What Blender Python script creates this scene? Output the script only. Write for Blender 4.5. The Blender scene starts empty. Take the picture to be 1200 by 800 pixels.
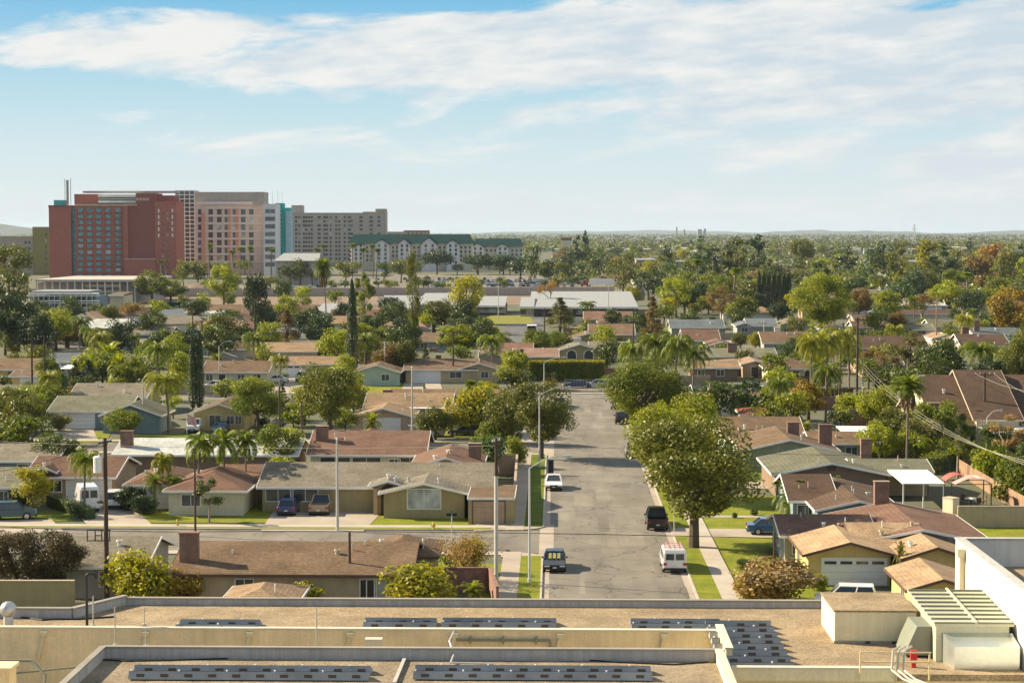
import bpy, math, random
from math import sin, cos, pi, radians, atan, sqrt
from mathutils import Vector
random.seed(7)
C = bpy.context.scene.collection
F = 2200.0; CH = 28.0; HZ = 271.0; VPX = 650.0
PITCH = atan((400-HZ)/F); YAW = atan((VPX-600)*cos(PITCH)/F)
FWD = Vector((-sin(YAW)*cos(PITCH), cos(YAW)*cos(PITCH), -sin(PITCH)))
RGT = Vector((cos(YAW), sin(YAW), 0)); UPV = RGT.cross(FWD)
def ray(px, py): return FWD + RGT*((px-600)/F) + UPV*((400-py)/F)
def G(px, py, z=0.0):                      # a point of the photograph that lies at height z
    r = ray(px, py); t = (z-CH)/r.z
    return Vector((r.x*t, r.y*t, z))
def AT(px, py, Y):                         # a point of the photograph that lies at distance Y
    r = ray(px, py); t = Y/r.y
    return Vector((r.x*t, Y, CH+r.z*t))
def PPM(py): return (py-HZ)/CH

# ---------------------------------------------------------------- materials
def nodes(name):
    m = bpy.data.materials.new(name); m.use_nodes = True
    nt = m.node_tree; b = nt.nodes['Principled BSDF']
    return m, nt, b
def N(nt, t, **kw):
    n = nt.nodes.new(t)
    for k, v in kw.items(): setattr(n, k, v)
    return n
def tex_noise(nt, scale, detail=3, rough=.55, src=None):
    n = N(nt, 'ShaderNodeTexNoise'); n.inputs['Scale'].default_value = scale
    n.inputs['Detail'].default_value = detail; n.inputs['Roughness'].default_value = rough
    if src is not None: nt.links.new(src, n.inputs['Vector'])
    return n.outputs['Fac']
def remap(nt, fac, a, b, lo=.3, hi=.7):
    r = N(nt, 'ShaderNodeMapRange'); r.inputs['From Min'].default_value = lo; r.inputs['From Max'].default_value = hi
    r.inputs['To Min'].default_value = a; r.inputs['To Max'].default_value = b
    nt.links.new(fac, r.inputs['Value']); return r.outputs['Result']
def mul(nt, a, b):
    m = N(nt, 'ShaderNodeMath', operation='MULTIPLY')
    for i, s in enumerate((a, b)):
        if isinstance(s, (int, float)): m.inputs[i].default_value = s
        else: nt.links.new(s, m.inputs[i])
    return m.outputs[0]
def colmul(nt, col, fac):
    m = N(nt, 'ShaderNodeVectorMath', operation='SCALE')
    if isinstance(col, (tuple, list)): m.inputs[0].default_value = col[:3]
    else: nt.links.new(col, m.inputs[0])
    nt.links.new(fac, m.inputs['Scale']); return m.outputs[0]
def mixc(nt, fac, a, b):
    m = N(nt, 'ShaderNodeMix', data_type='RGBA')
    if isinstance(fac, (int, float)): m.inputs[0].default_value = fac
    else: nt.links.new(fac, m.inputs[0])
    for i, s in ((6, a), (7, b)):
        if isinstance(s, (tuple, list)): m.inputs[i].default_value = (*s[:3], 1)
        else: nt.links.new(s, m.inputs[i])
    return m.outputs[2]
def pos(nt): return N(nt, 'ShaderNodeNewGeometry').outputs['Position']
def bump(nt, b, h, strength=.3, dist=.02):
    n = N(nt, 'ShaderNodeBump'); n.inputs['Strength'].default_value = strength; n.inputs['Distance'].default_value = dist
    nt.links.new(h, n.inputs['Height']); nt.links.new(n.outputs[0], b.inputs['Normal'])
MATS = {}
def plain(name, col, rough=.7, metal=0.0, var=.12, scale=1.5, spec=.3, fine=.06):
    if name in MATS: return MATS[name]
    m, nt, b = nodes(name); p = pos(nt)
    f = mul(nt, remap(nt, tex_noise(nt, scale*.25, 4, src=p), 1-var, 1+var), remap(nt, tex_noise(nt, scale*9, 2, src=p), 1-fine, 1+fine))
    nt.links.new(colmul(nt, col, f), b.inputs['Base Color'])
    b.inputs['Roughness'].default_value = rough; b.inputs['Metallic'].default_value = metal
    b.inputs['Specular IOR Level'].default_value = spec
    MATS[name] = m; return m
def roofmat(name, col, tile=False, stripe=.08, patch=.24):
    m, nt, b = nodes(name); p = pos(nt)
    w = N(nt, 'ShaderNodeTexWave', wave_type='BANDS', bands_direction='X' if tile else 'Z')
    w.inputs['Scale'].default_value = 1.1 if tile else 3.4; w.inputs['Distortion'].default_value = .6
    w.inputs['Detail'].default_value = 2; w.inputs['Detail Scale'].default_value = 3
    nt.links.new(p, w.inputs['Vector'])
    oi = N(nt, 'ShaderNodeObjectInfo').outputs['Random']
    f = remap(nt, w.outputs['Fac'], 1-stripe, 1+stripe, 0, 1)
    f = mul(nt, f, remap(nt, tex_noise(nt, .35, 5, .65, src=p), 1-patch, 1+patch))
    f = mul(nt, f, remap(nt, tex_noise(nt, 5.5, 4, .8, src=p), .68, 1.3))
    f = mul(nt, f, remap(nt, oi, .9, 1.12, 0, 1))
    vor = N(nt, 'ShaderNodeTexVoronoi'); vor.inputs['Scale'].default_value = 5; nt.links.new(p, vor.inputs['Vector'])
    sep = N(nt, 'ShaderNodeSeparateColor'); nt.links.new(vor.outputs['Color'], sep.inputs[0])
    f = mul(nt, f, remap(nt, sep.outputs[0], .86, 1.14, 0, 1))
    warm = mixc(nt, remap(nt, tex_noise(nt, .9, 3, src=p), 0, .35), col, (col[0]*.8, col[1]*.95, col[2]*.9))
    nt.links.new(colmul(nt, warm, f), b.inputs['Base Color'])
    b.inputs['Roughness'].default_value = .95; b.inputs['Specular IOR Level'].default_value = .12
    bump(nt, b, w.outputs['Fac'], .2, .012)
    MATS[name] = m; return m
def stucco(name, col, streak=.1):
    m, nt, b = nodes(name); p = pos(nt)
    s = N(nt, 'ShaderNodeSeparateXYZ'); nt.links.new(p, s.inputs[0])
    f = mul(nt, remap(nt, tex_noise(nt, .7, 5, .6, src=p), .88, 1.08), remap(nt, tex_noise(nt, 12, 2, src=p), .93, 1.07))
    cmb = N(nt, 'ShaderNodeCombineXYZ')
    nt.links.new(mul(nt, s.outputs[0], 3.), cmb.inputs[0]); nt.links.new(mul(nt, s.outputs[1], 3.), cmb.inputs[1]); nt.links.new(mul(nt, s.outputs[2], .25), cmb.inputs[2])
    f = mul(nt, f, remap(nt, tex_noise(nt, 1., 4, .7, src=cmb.outputs[0]), 1-streak, 1.03))
    nt.links.new(colmul(nt, col, f), b.inputs['Base Color'])
    b.inputs['Roughness'].default_value = .92; b.inputs['Specular IOR Level'].default_value = .15
    bump(nt, b, tex_noise(nt, 25, 2, src=p), .15, .01)
    MATS[name] = m; return m
def leafmat(name, col, trans=.38, hue=.25, tip=None):
    m, nt, b = nodes(name)
    g = N(nt, 'ShaderNodeNewGeometry'); oi = N(nt, 'ShaderNodeObjectInfo').outputs['Random']
    r = g.outputs['Random Per Island']
    tip = tip or (col[0]*1.75, col[1]*1.38, col[2]*.8)
    n = tex_noise(nt, .45, 2, src=g.outputs['Position'])
    c = mixc(nt, remap(nt, n, 0, 1), col, tip)
    f = mul(nt, remap(nt, r, .7, 1.3, 0, 1), remap(nt, oi, 1-hue*.6, 1+hue, 0, 1))
    c = colmul(nt, c, f)
    nt.links.new(c, b.inputs['Base Color']); b.inputs['Roughness'].default_value = .5
    b.inputs['Specular IOR Level'].default_value = .35
    t = N(nt, 'ShaderNodeBsdfTranslucent')
    tc = mixc(nt, .5, c, colmul(nt, (1.3*col[0]+.02, 1.25*col[1]+.03, col[2]*.4), f))
    nt.links.new(tc, t.inputs['Color'])
    mx = N(nt, 'ShaderNodeMixShader'); mx.inputs[0].default_value = trans
    nt.links.new(b.outputs[0], mx.inputs[1]); nt.links.new(t.outputs[0], mx.inputs[2])
    nt.links.new(mx.outputs[0], nt.nodes['Material Output'].inputs['Surface'])
    MATS[name] = m; return m
def glass(name, col=(.03, .04, .05), rough=.12):
    m, nt, b = nodes(name)
    p = pos(nt); f = remap(nt, tex_noise(nt, .6, 2, src=p), .5, 1.7)
    nt.links.new(colmul(nt, col, f), b.inputs['Base Color'])
    b.inputs['Roughness'].default_value = rough; b.inputs['Specular IOR Level'].default_value = .8
    MATS[name] = m; return m

def asphalt(name, base=(.185, .168, .142)):
    m, nt, b = nodes(name); p = pos(nt)
    sc = N(nt, 'ShaderNodeMapping'); sc.inputs['Scale'].default_value = (1, .12, 1); nt.links.new(p, sc.inputs[0])
    f = mul(nt, remap(nt, tex_noise(nt, .35, 5, .6, src=sc.outputs[0]), .82, 1.14), remap(nt, tex_noise(nt, .12, 4, .6, src=p), .84, 1.14))
    f = mul(nt, f, remap(nt, tex_noise(nt, 14, 2, .8, src=p), .86, 1.14))
    # rectangular patches of a newer surface
    br = N(nt, 'ShaderNodeTexBrick'); br.inputs['Scale'].default_value = .12; br.inputs['Mortar Size'].default_value = .0
    br.inputs['Color1'].default_value = (.9, .9, .9, 1); br.inputs['Color2'].default_value = (1.08, 1.08, 1.08, 1); br.inputs['Bias'].default_value = .3
    mp = N(nt, 'ShaderNodeMapping'); mp.inputs['Rotation'].default_value = (0, 0, pi/2); nt.links.new(p, mp.inputs[0])
    nt.links.new(mp.outputs[0], br.inputs['Vector'])
    # cracks
    wp = N(nt, 'ShaderNodeVectorMath', operation='ADD')
    nz = N(nt, 'ShaderNodeTexNoise'); nz.inputs['Scale'].default_value = .5; nt.links.new(p, nz.inputs[0])
    sc2 = N(nt, 'ShaderNodeVectorMath', operation='SCALE'); sc2.inputs['Scale'].default_value = 3.; nt.links.new(nz.outputs['Color'], sc2.inputs[0])
    nt.links.new(p, wp.inputs[0]); nt.links.new(sc2.outputs[0], wp.inputs[1])
    v = N(nt, 'ShaderNodeTexVoronoi', feature='DISTANCE_TO_EDGE'); v.inputs['Scale'].default_value = .16
    nt.links.new(wp.outputs[0], v.inputs['Vector'])
    cr = remap(nt, v.outputs['Distance'], .55, 1., .0, .02)
    f = mul(nt, f, cr)
    # light sealed line and stains down the middle
    s = N(nt, 'ShaderNodeSeparateXYZ'); nt.links.new(wp.outputs[0], s.inputs[0])
    f = mul(nt, f, remap(nt, tex_noise(nt, .8, 4, .75, src=p), 1., 1.22, .6, .75))
    c = colmul(nt, base, f)
    mm = N(nt, 'ShaderNodeVectorMath', operation='MULTIPLY'); nt.links.new(c, mm.inputs[0]); nt.links.new(br.outputs['Color'], mm.inputs[1])
    nt.links.new(mm.outputs[0], b.inputs['Base Color']); b.inputs['Roughness'].default_value = .9; b.inputs['Specular IOR Level'].default_value = .2
    bump(nt, b, tex_noise(nt, 30, 2, src=p), .2, .01)
    MATS[name] = m; return m
def grass(name, c1, c2, c3):
    m, nt, b = nodes(name); p = pos(nt)
    c = mixc(nt, remap(nt, tex_noise(nt, .35, 4, .6, src=p), 0, 1), c1, c2)
    c = mixc(nt, remap(nt, tex_noise(nt, 1.3, 4, .7, src=p), 0, .9, .5, .72), c, c3)
    f = remap(nt, tex_noise(nt, 9, 3, .8, src=p), .62, 1.38)
    nt.links.new(colmul(nt, c, f), b.inputs['Base Color']); b.inputs['Roughness'].default_value = .9
    b.inputs['Specular IOR Level'].default_value = .1
    bump(nt, b, tex_noise(nt, 14, 3, src=p), .8, .06)
    MATS[name] = m; return m
def gravel(name, col):
    m, nt, b = nodes(name); p = pos(nt)
    v = N(nt, 'ShaderNodeTexVoronoi'); v.inputs['Scale'].default_value = 17; nt.links.new(p, v.inputs['Vector'])
    sep = N(nt, 'ShaderNodeSeparateColor'); nt.links.new(v.outputs['Color'], sep.inputs[0])
    f = mul(nt, remap(nt, sep.outputs[0], .7, 1.28, 0, 1), remap(nt, tex_noise(nt, .45, 6, .7, src=p), .66, 1.2))
    f = mul(nt, f, remap(nt, tex_noise(nt, 6., 4, .8, src=p), .78, 1.18))
    f = mul(nt, f, remap(nt, tex_noise(nt, 2.2, 3, .7, src=p), 1.0, .72, .58, .72))
    nt.links.new(colmul(nt, col, f), b.inputs['Base Color']); b.inputs['Roughness'].default_value = .95
    b.inputs['Specular IOR Level'].default_value = .1
    bump(nt, b, v.outputs['Distance'], .7, .03)
    MATS[name] = m; return m
def brickmat(name, c1, c2, mortar, scale=3.2):
    m, nt, b = nodes(name); p = pos(nt)
    s = N(nt, 'ShaderNodeSeparateXYZ'); nt.links.new(p, s.inputs[0])
    a = N(nt, 'ShaderNodeMath', operation='ADD'); nt.links.new(s.outputs[0], a.inputs[0]); nt.links.new(s.outputs[1], a.inputs[1])
    cb = N(nt, 'ShaderNodeCombineXYZ'); nt.links.new(a.outputs[0], cb.inputs[0]); nt.links.new(s.outputs[2], cb.inputs[1])
    t = N(nt, 'ShaderNodeTexBrick'); t.inputs['Scale'].default_value = scale; t.inputs['Mortar Size'].default_value = .03
    t.inputs['Color1'].default_value = (*c1, 1); t.inputs['Color2'].default_value = (*c2, 1); t.inputs['Mortar'].default_value = (*mortar, 1)
    nt.links.new(cb.outputs[0], t.inputs['Vector'])
    nt.links.new(colmul(nt, t.outputs['Color'], remap(nt, tex_noise(nt, 1.5, 4, src=p), .75, 1.2)), b.inputs['Base Color'])
    b.inputs['Roughness'].default_value = .9
    MATS[name] = m; return m
def carpaint(name, col, metal=.2):
    m, nt, b = nodes(name); p = pos(nt)
    nt.links.new(colmul(nt, col, remap(nt, tex_noise(nt, 2.5, 3, src=p), .93, 1.06)), b.inputs['Base Color'])
    b.inputs['Roughness'].default_value = .28; b.inputs['Metallic'].default_value = metal
    b.inputs['Coat Weight'].default_value = .6; b.inputs['Coat Roughness'].default_value = .06
    MATS[name] = m; return m

ROOFS = dict(brown=(.155, .102, .066), redbrown=(.155, .090, .066), dark=(.075, .066, .066), grey=(.18, .155, .12), tan=(.26, .175, .11),
             green=(.14, .135, .095), pink=(.24, .15, .115), pale=(.42, .42, .40), umber=(.10, .064, .046), black=(.04, .042, .05), olive=(.15, .14, .10), bluegrey=(.12, .135, .15))
for k, c in ROOFS.items(): roofmat('roof_'+k, c)
roofmat('roof_tile', (.33, .225, .14), stripe=.07, patch=.28)
roofmat('roof_redtile', (.27, .10, .06), tile=True, stripe=.22)
WALLS = dict(beige=(.48, .39, .25), khaki=(.36, .30, .16), yellow=(.64, .48, .20), white=(.66, .65, .62), pinkish=(.50, .39, .31), blue=(.20, .26, .29),
             tan=(.40, .29, .20), grey=(.36, .36, .34), cream=(.60, .54, .40), brown=(.24, .17, .12), lightblue=(.45, .55, .62), sage=(.30, .33, .24), mint=(.42, .50, .42))
for k, c in WALLS.items(): stucco('wall_'+k, c)
plain('trim_white', (.78, .77, .73), .5); plain('trim_brown', (.12, .07, .05), .6); plain('trim_tan', (.5, .42, .3), .6)
plain('garage_white', (.76, .76, .76), .45, var=.04); plain('door_dark', (.05, .035, .03), .4)
glass('glass'); glass('glass_teal', (.07, .24, .27), .3); glass('glass_pale', (.35, .38, .38), .3)
brickmat('brick', (.225, .10, .068), (.17, .075, .05), (.3, .24, .2)); brickmat('block_wall', (.38, .29, .2), (.33, .25, .18), (.3, .24, .18), 1.6)
brickmat('red_block', (.25, .13, .1), (.21, .11, .085), (.24, .16, .12), 1.6)
plain('metal_grey', (.5, .5, .5), .4, .6); plain('galv', (.55, .56, .55), .5, .3); plain('pole_concrete', (.50, .47, .42), .8); plain('wood_pole', (.075, .05, .038), .9)
plain('black_metal', (.03, .03, .03), .5); plain('wire', (.02, .02, .02), .6); plain('wire_light', (.36, .33, .29), .6)
plain('bark', (.10, .075, .055), .95, scale=6); plain('bark_pale', (.28, .23, .18), .95, scale=6); plain('palm_bark', (.20, .16, .12), .95, scale=6); plain('palm_skirt', (.26, .17, .09), .95, var=.3, scale=8)
plain('tyre', (.02, .02, .02), .8); plain('rim', (.5, .5, .52), .3, .8); plain('lamp_red', (.35, .02, .02), .3); plain('lamp_clear', (.75, .75, .7), .2); plain('plate', (.7, .7, .65), .5); plain('black_plastic', (.025, .025, .028), .5)
plain('concrete', (.35, .30, .245), .9, var=.12, scale=1.2, fine=.1); plain('concrete_pale', (.40, .355, .295), .9, var=.1, fine=.09)
plain('dirt', (.20, .145, .10), .95, var=.25, scale=.8); plain('dirt_dark', (.12, .095, .075), .95, var=.25); plain('wood_fence', (.30, .195, .125), .9, var=.2, scale=3); plain('wood_dark', (.12, .08, .05), .9, var=.2)
asphalt('asphalt'); asphalt('asphalt_old', (.185, .165, .135))
grass('lawn', (.12, .16, .016), (.215, .23, .022), (.28, .22, .06)); grass('lawn_green', (.07, .115, .014), (.13, .165, .018), (.2, .19, .05)); grass('field', (.16, .175, .035), (.22, .215, .045), (.24, .19, .07))
gravel('roof_gravel', (.33, .255, .165)); gravel('roof_gravel_dark', (.29, .235, .165))
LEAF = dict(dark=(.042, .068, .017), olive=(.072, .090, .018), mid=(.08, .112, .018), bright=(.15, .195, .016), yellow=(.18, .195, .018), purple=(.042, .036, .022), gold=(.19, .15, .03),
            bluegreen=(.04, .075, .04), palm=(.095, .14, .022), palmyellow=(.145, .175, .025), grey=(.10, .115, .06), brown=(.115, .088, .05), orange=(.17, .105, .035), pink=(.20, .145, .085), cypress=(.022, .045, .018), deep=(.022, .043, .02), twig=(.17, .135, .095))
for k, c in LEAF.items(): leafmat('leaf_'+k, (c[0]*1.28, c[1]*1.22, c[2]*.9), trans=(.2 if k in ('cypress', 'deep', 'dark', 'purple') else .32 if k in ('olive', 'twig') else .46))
for k, c in dict(white=(.75, .75, .75), silver=(.45, .46, .47), black=(.012, .012, .015), navy=(.02, .04, .14), blue=(.04, .12, .26), tan=(.32, .26, .19), darkgrey=(.06, .065, .07), red=(.35, .03, .03), bluegreen=(.03, .09, .13)).items():
    carpaint('paint_'+k, c, 0 if k == 'white' else .3)

# ---------------------------------------------------------------- mesh building
class MB:
    def __init__(s, o=(0, 0, 0)): s.v = []; s.f = []; s.m = []; s.o = Vector(o); s.k = 0
    def add(s, vs, fs, k=None):
        n = len(s.v); s.v += [tuple(Vector(p)-s.o) for p in vs]; s.f += [tuple(i+n for i in f) for f in fs]; s.m += [s.k if k is None else k]*len(fs)
    def poly(s, pts, k=None): s.add(pts, [tuple(range(len(pts)))], k)
    def hexa(s, b, t, k=None):   # four bottom points, four top points, both counter-clockwise seen from above
        s.add(list(b)+list(t), [(3, 2, 1, 0), (4, 5, 6, 7), (0, 1, 5, 4), (1, 2, 6, 5), (2, 3, 7, 6), (3, 0, 4, 7)], k)
    def box(s, x0, x1, y0, y1, z0, z1, k=None):
        if x0 > x1: x0, x1 = x1, x0
        if y0 > y1: y0, y1 = y1, y0
        s.hexa([(x0, y0, z0), (x1, y0, z0), (x1, y1, z0), (x0, y1, z0)], [(x0, y0, z1), (x1, y0, z1), (x1, y1, z1), (x0, y1, z1)], k)
    def slab(s, pts, th, k=None):   # a thick sheet below a planar outline
        n = len(pts); lo = [(p[0], p[1], p[2]-th) for p in pts]
        s.add(list(pts)+lo, [tuple(range(n)), tuple(range(2*n-1, n-1, -1))]+[(i, i+n, (i+1) % n+n, (i+1) % n) for i in range(n)], k)
    def beam(s, a, b, w, h=None, k=None):   # square bar between two points
        a = Vector(a); b = Vector(b); d = (b-a); L = d.length
        if L < 1e-6: return
        d /= L; up = Vector((0, 0, 1)) if abs(d.z) < .95 else Vector((0, 1, 0))
        r = d.cross(up).normalized()*w/2; u = r.cross(d).normalized()*(h or w)/2
        s.hexa([a-r-u, a+r-u, b+r-u, b-r-u], [a-r+u, a+r+u, b+r+u, b-r+u], k)
    def cyl(s, a, b, r0, r1=None, n=8, k=None, cap=True):
        a = Vector(a); b = Vector(b); r1 = r0 if r1 is None else r1; d = (b-a).normalized()
        up = Vector((0, 0, 1)) if abs(d.z) < .95 else Vector((0, 1, 0))
        r = d.cross(up).normalized(); u = r.cross(d)
        vs = [a+(r*cos(2*pi*i/n)+u*sin(2*pi*i/n))*r0 for i in range(n)]+[b+(r*cos(2*pi*i/n)+u*sin(2*pi*i/n))*r1 for i in range(n)]
        fs = [(i, (i+1) % n, (i+1) % n+n, i+n) for i in range(n)]
        if cap: fs += [tuple(range(n-1, -1, -1)), tuple(range(n, 2*n))]
        s.add(vs, fs, k)
    def tube(s, pts, r, n=6, k=None):
        for i in range(len(pts)-1):
            ra = r[i] if isinstance(r, (list, tuple)) else r; rb = r[i+1] if isinstance(r, (list, tuple)) else r
            s.cyl(pts[i], pts[i+1], ra, rb, n, k, cap=True)
    def ball(s, c, r, k=None, nu=10, nv=6, sz=1.0):
        c = Vector(c); vs = []; fs = []
        for j in range(nv+1):
            t = pi*j/nv
            for i in range(nu):
                a = 2*pi*i/nu; vs.append(c+Vector((r*sin(t)*cos(a), r*sin(t)*sin(a), r*sz*cos(t))))
        for j in range(nv):
            for i in range(nu): fs.append((j*nu+i, (j+1)*nu+i, (j+1)*nu+(i+1) % nu, j*nu+(i+1) % nu))
        s.add(vs, fs, k)
    def mesh(s, name, mats, smooth=False):
        me = bpy.data.meshes.new(name); me.from_pydata(s.v, [], s.f)
        if not isinstance(mats, (list, tuple)): mats = [mats]
        for m in mats: me.materials.append(MATS[m] if isinstance(m, str) else m)
        if len(mats) > 1: me.polygons.foreach_set('material_index', s.m)
        if smooth: me.polygons.foreach_set('use_smooth', [True]*len(s.f))
        me.update(); return me
    def build(s, name, mats, parent=None, smooth=False, **tags):
        o = bpy.data.objects.new(name, s.mesh(name, mats, smooth)); C.objects.link(o)
        if parent is not None: o.parent = parent
        else: o.location = s.o
        for k, v in tags.items(): o[k] = v
        return o
def thing(name, label, cat, loc=(0, 0, 0), rz=0.0, group=None):
    o = bpy.data.objects.new(name, None); C.objects.link(o); o.empty_display_size = .5
    o.location = loc; o.rotation_euler = (0, 0, rz); o['label'] = label; o['category'] = cat
    if group: o['group'] = group
    return o
def tag(o, label, cat, group=None, kind=None):
    o['label'] = label; o['category'] = cat
    if group: o['group'] = group
    if kind: o['kind'] = kind
    return o
def instance(name, me, parent, mat=None, loc=(0, 0, 0)):
    o = bpy.data.objects.new(name, me); C.objects.link(o); o.parent = parent; o.location = loc
    if mat:
        o.material_slots[0].link = 'OBJECT'; o.material_slots[0].material = MATS[mat]
    return o
def sheet(name, pts, mat, kind='structure', **kw):   # pts: world points of one flat piece of ground
    b = MB(); b.poly(pts); o = b.build(name, mat); o['kind'] = kind
    for k, v in kw.items(): o[k] = v
    return o
HAZE = 3.0e-5; SKY_STR = .05; EXPO = 1.16
CLOUD_SEED = 3.3
# ---------------------------------------------------------------- houses
FOOT = []
def fbox(b, P, a, n, s0, s1, z0, z1, n0, n1, k=None):
    P = Vector(P); a = Vector(a); n = Vector(n)
    q = lambda s, t, z: P+a*s+n*t+Vector((0, 0, z))
    b.hexa([q(s0, n1, z0), q(s1, n1, z0), q(s1, n0, z0), q(s0, n0, z0)], [q(s0, n1, z1), q(s1, n1, z1), q(s1, n0, z1), q(s0, n0, z1)], k)
def window(root, o, P, a, n, s, w, z, h, mat='glass', frame='trim_white', panes=2):
    b = MB(o); t = .08
    fbox(b, P, a, n, s-t, s+w+t, z-t, z, .0, .07); fbox(b, P, a, n, s-t, s+w+t, z+h, z+h+t, .0, .07)
    fbox(b, P, a, n, s-t, s, z, z+h, .0, .07); fbox(b, P, a, n, s+w, s+w+t, z, z+h, .0, .07)
    for i in range(1, panes): fbox(b, P, a, n, s+w*i/panes-.03, s+w*i/panes+.03, z, z+h, .012, .065)
    f = b.build('window', frame, root)
    g = MB(o); fbox(g, P, a, n, s, s+w, z, z+h, .0, .01); g.build('pane', mat, f)
    return f
def garage(root, o, P, a, n, s, w, z=0.04, h=2.1, mat='garage_white', lights=False):
    b = MB(o); t = .1
    fbox(b, P, a, n, s-t, s, z, z+h+t, 0, .06); fbox(b, P, a, n, s+w, s+w+t, z, z+h+t, 0, .06); fbox(b, P, a, n, s, s+w, z+h, z+h+t, 0, .06)
    g = MB(o)
    for i in range(4): fbox(g, P, a, n, s, s+w, z+h*i/4+.01, z+h*(i+1)/4-.015, .0, .035)
    d = g.build('garage_door', mat, root)
    b.build('frame', 'trim_white' if mat == 'garage_white' else 'trim_brown', d)
    if lights:
        l = MB(o)
        for i in range(4): fbox(l, P, a, n, s+w*(i+.12)/4, s+w*(i+.88)/4, z+h*.8, z+h*.92, .036, .042)
        l.build('door_window', 'glass', d)
    return d
def door(root, o, P, a, n, s, w=.95, z=.05, h=2.05, mat='door_dark'):
    b = MB(o); fbox(b, P, a, n, s, s+w, z, z+h, 0, .04); d = b.build('door', mat, root)
    b = MB(o); fbox(b, P, a, n, s-.08, s, z, z+h+.08, 0, .07); fbox(b, P, a, n, s+w, s+w+.08, z, z+h+.08, 0, .07); fbox(b, P, a, n, s, s+w, z+h, z+h+.08, 0, .07)
    b.build('frame', 'trim_white', d)
    return d
def house(label, blocks, roof='brown', wall='beige', rot=0.0, trim='trim_white', feats=(), chim=(), vents=2, name='house', cat='house', group=None, ze=2.55, seed=None, shift=0):
    """blocks: (kind, x0, x1, ye, depth, pitch[, eave height[, overhang]]): pixel ends and pixel height of the front eave line."""
    rnd = random.Random(hash(label) if seed is None else seed)
    rnd = random.Random(sum(ord(c)*(i+1) for i, c in enumerate(label)))
    WS, RS, TS = [], [], []; info = []
    for bi, bl in enumerate(blocks):
        W = MB(); R = MB(); T = MB(); WS.append(W); RS.append(R); TS.append(T)
        kind, x0, x1, ye, dep, tp = bl[:6]; e = bl[6] if len(bl) > 6 else ze; oh = bl[7] if len(bl) > 7 else .5
        a = G(x0, ye, e); c = G(x1, ye, e); X0, X1 = a.x, c.x; Y0 = (a.y+c.y)/2; Y1 = Y0+dep; e += .013*bi
        xm, ym = (X0+X1)/2, (Y0+Y1)/2; hy, hx = dep/2, (X1-X0)/2
        wx0, wx1, wy0, wy1 = X0+oh, X1-oh, Y0+oh, Y1-oh; tw = e+tp*oh-.14
        if kind == 'side':
            zr = e+tp*hy
            ol = [(X0, Y0, e), (X1, Y0, e), (X1, ym, zr), (X1, Y1, e), (X0, Y1, e), (X0, ym, zr)]
            tops = [[ol[0], ol[1], ol[2], ol[5]], [ol[5], ol[2], ol[3], ol[4]]]
            W.box(wx0, wx1, wy0, wy1, 0, tw)
            for wx in (wx0, wx1): W.add([(wx, wy0, tw), (wx, wy1, tw), (wx, ym, zr-.14), (wx+(.1 if wx == wx0 else -.1), ym, zr-.14), (wx+(.1 if wx == wx0 else -.1), wy0, tw), (wx+(.1 if wx == wx0 else -.1), wy1, tw)], [(0, 1, 2), (4, 5, 3), (0, 4, 3, 2), (1, 2, 3, 5)])
        elif kind == 'front':
            zr = e+tp*hx
            ol = [(X0, Y0, e), (xm, Y0, zr), (X1, Y0, e), (X1, Y1, e), (xm, Y1, zr), (X0, Y1, e)]
            tops = [[ol[0], ol[1], ol[4], ol[5]], [ol[1], ol[2], ol[3], ol[4]]]
            W.box(wx0, wx1, wy0, wy1, 0, tw)
            for wy in (wy0, wy1): W.add([(wx0, wy, tw), (wx1, wy, tw), (xm, wy, zr-.14), (xm, wy+(.1 if wy == wy0 else -.1), zr-.14), (wx0, wy+(.1 if wy == wy0 else -.1), tw), (wx1, wy+(.1 if wy == wy0 else -.1), tw)], [(0, 1, 2), (4, 5, 3), (0, 4, 3, 2), (1, 2, 3, 5)])
        elif kind == 'hip':
            h = min(hx, hy); zr = e+tp*h
            ol = [(X0, Y0, e), (X1, Y0, e), (X1, Y1, e), (X0, Y1, e)]
            p, q = ((X0+h, ym, zr), (X1-h, ym, zr)) if hx >= hy else ((xm, Y0+h, zr), (xm, Y1-h, zr))
            if hx >= hy: tops = [[ol[0], ol[1], q, p], [ol[1], ol[2], q], [ol[2], ol[3], p, q], [ol[3], ol[0], p]]
            else: tops = [[ol[0], ol[1], p], [ol[1], ol[2], q, p], [ol[2], ol[3], q], [ol[3], ol[0], p, q]]
            W.box(wx0, wx1, wy0, wy1, 0, tw)
        else:  # flat
            zr = e; ol = [(X0, Y0, e), (X1, Y0, e), (X1, Y1, e+tp*dep), (X0, Y1, e+tp*dep)]; tops = [ol]; W.box(wx0, wx1, wy0, wy1, 0, e-.15)
        for t in tops: R.slab(t, .11)
        n = len(ol)
        for i in range(n):
            p, q = Vector(ol[i]), Vector(ol[(i+1) % n]); d = (q-p); d.z = 0
            if d.length < .01: continue
            nn = Vector((d.y, -d.x, 0)).normalized()*.05; th = .2
            T.add([p+Vector((0, 0, .015)), q+Vector((0, 0, .015)), q-Vector((0, 0, th)), p-Vector((0, 0, th)), p+nn+Vector((0, 0, .015)), q+nn+Vector((0, 0, .015)), q+nn-Vector((0, 0, th)), p+nn-Vector((0, 0, th))],
                  [(4, 7, 6, 5), (0, 1, 2, 3), (0, 4, 5, 1), (3, 2, 6, 7), (0, 3, 7, 4), (1, 5, 6, 2)])
        info.append(dict(kind=kind, X0=X0, X1=X1, Y0=Y0, Y1=Y1, e=e, zr=zr, xm=xm, ym=ym, w=(wx0, wx1, wy0, wy1), tp=tp, hx=hx, hy=hy))
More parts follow.
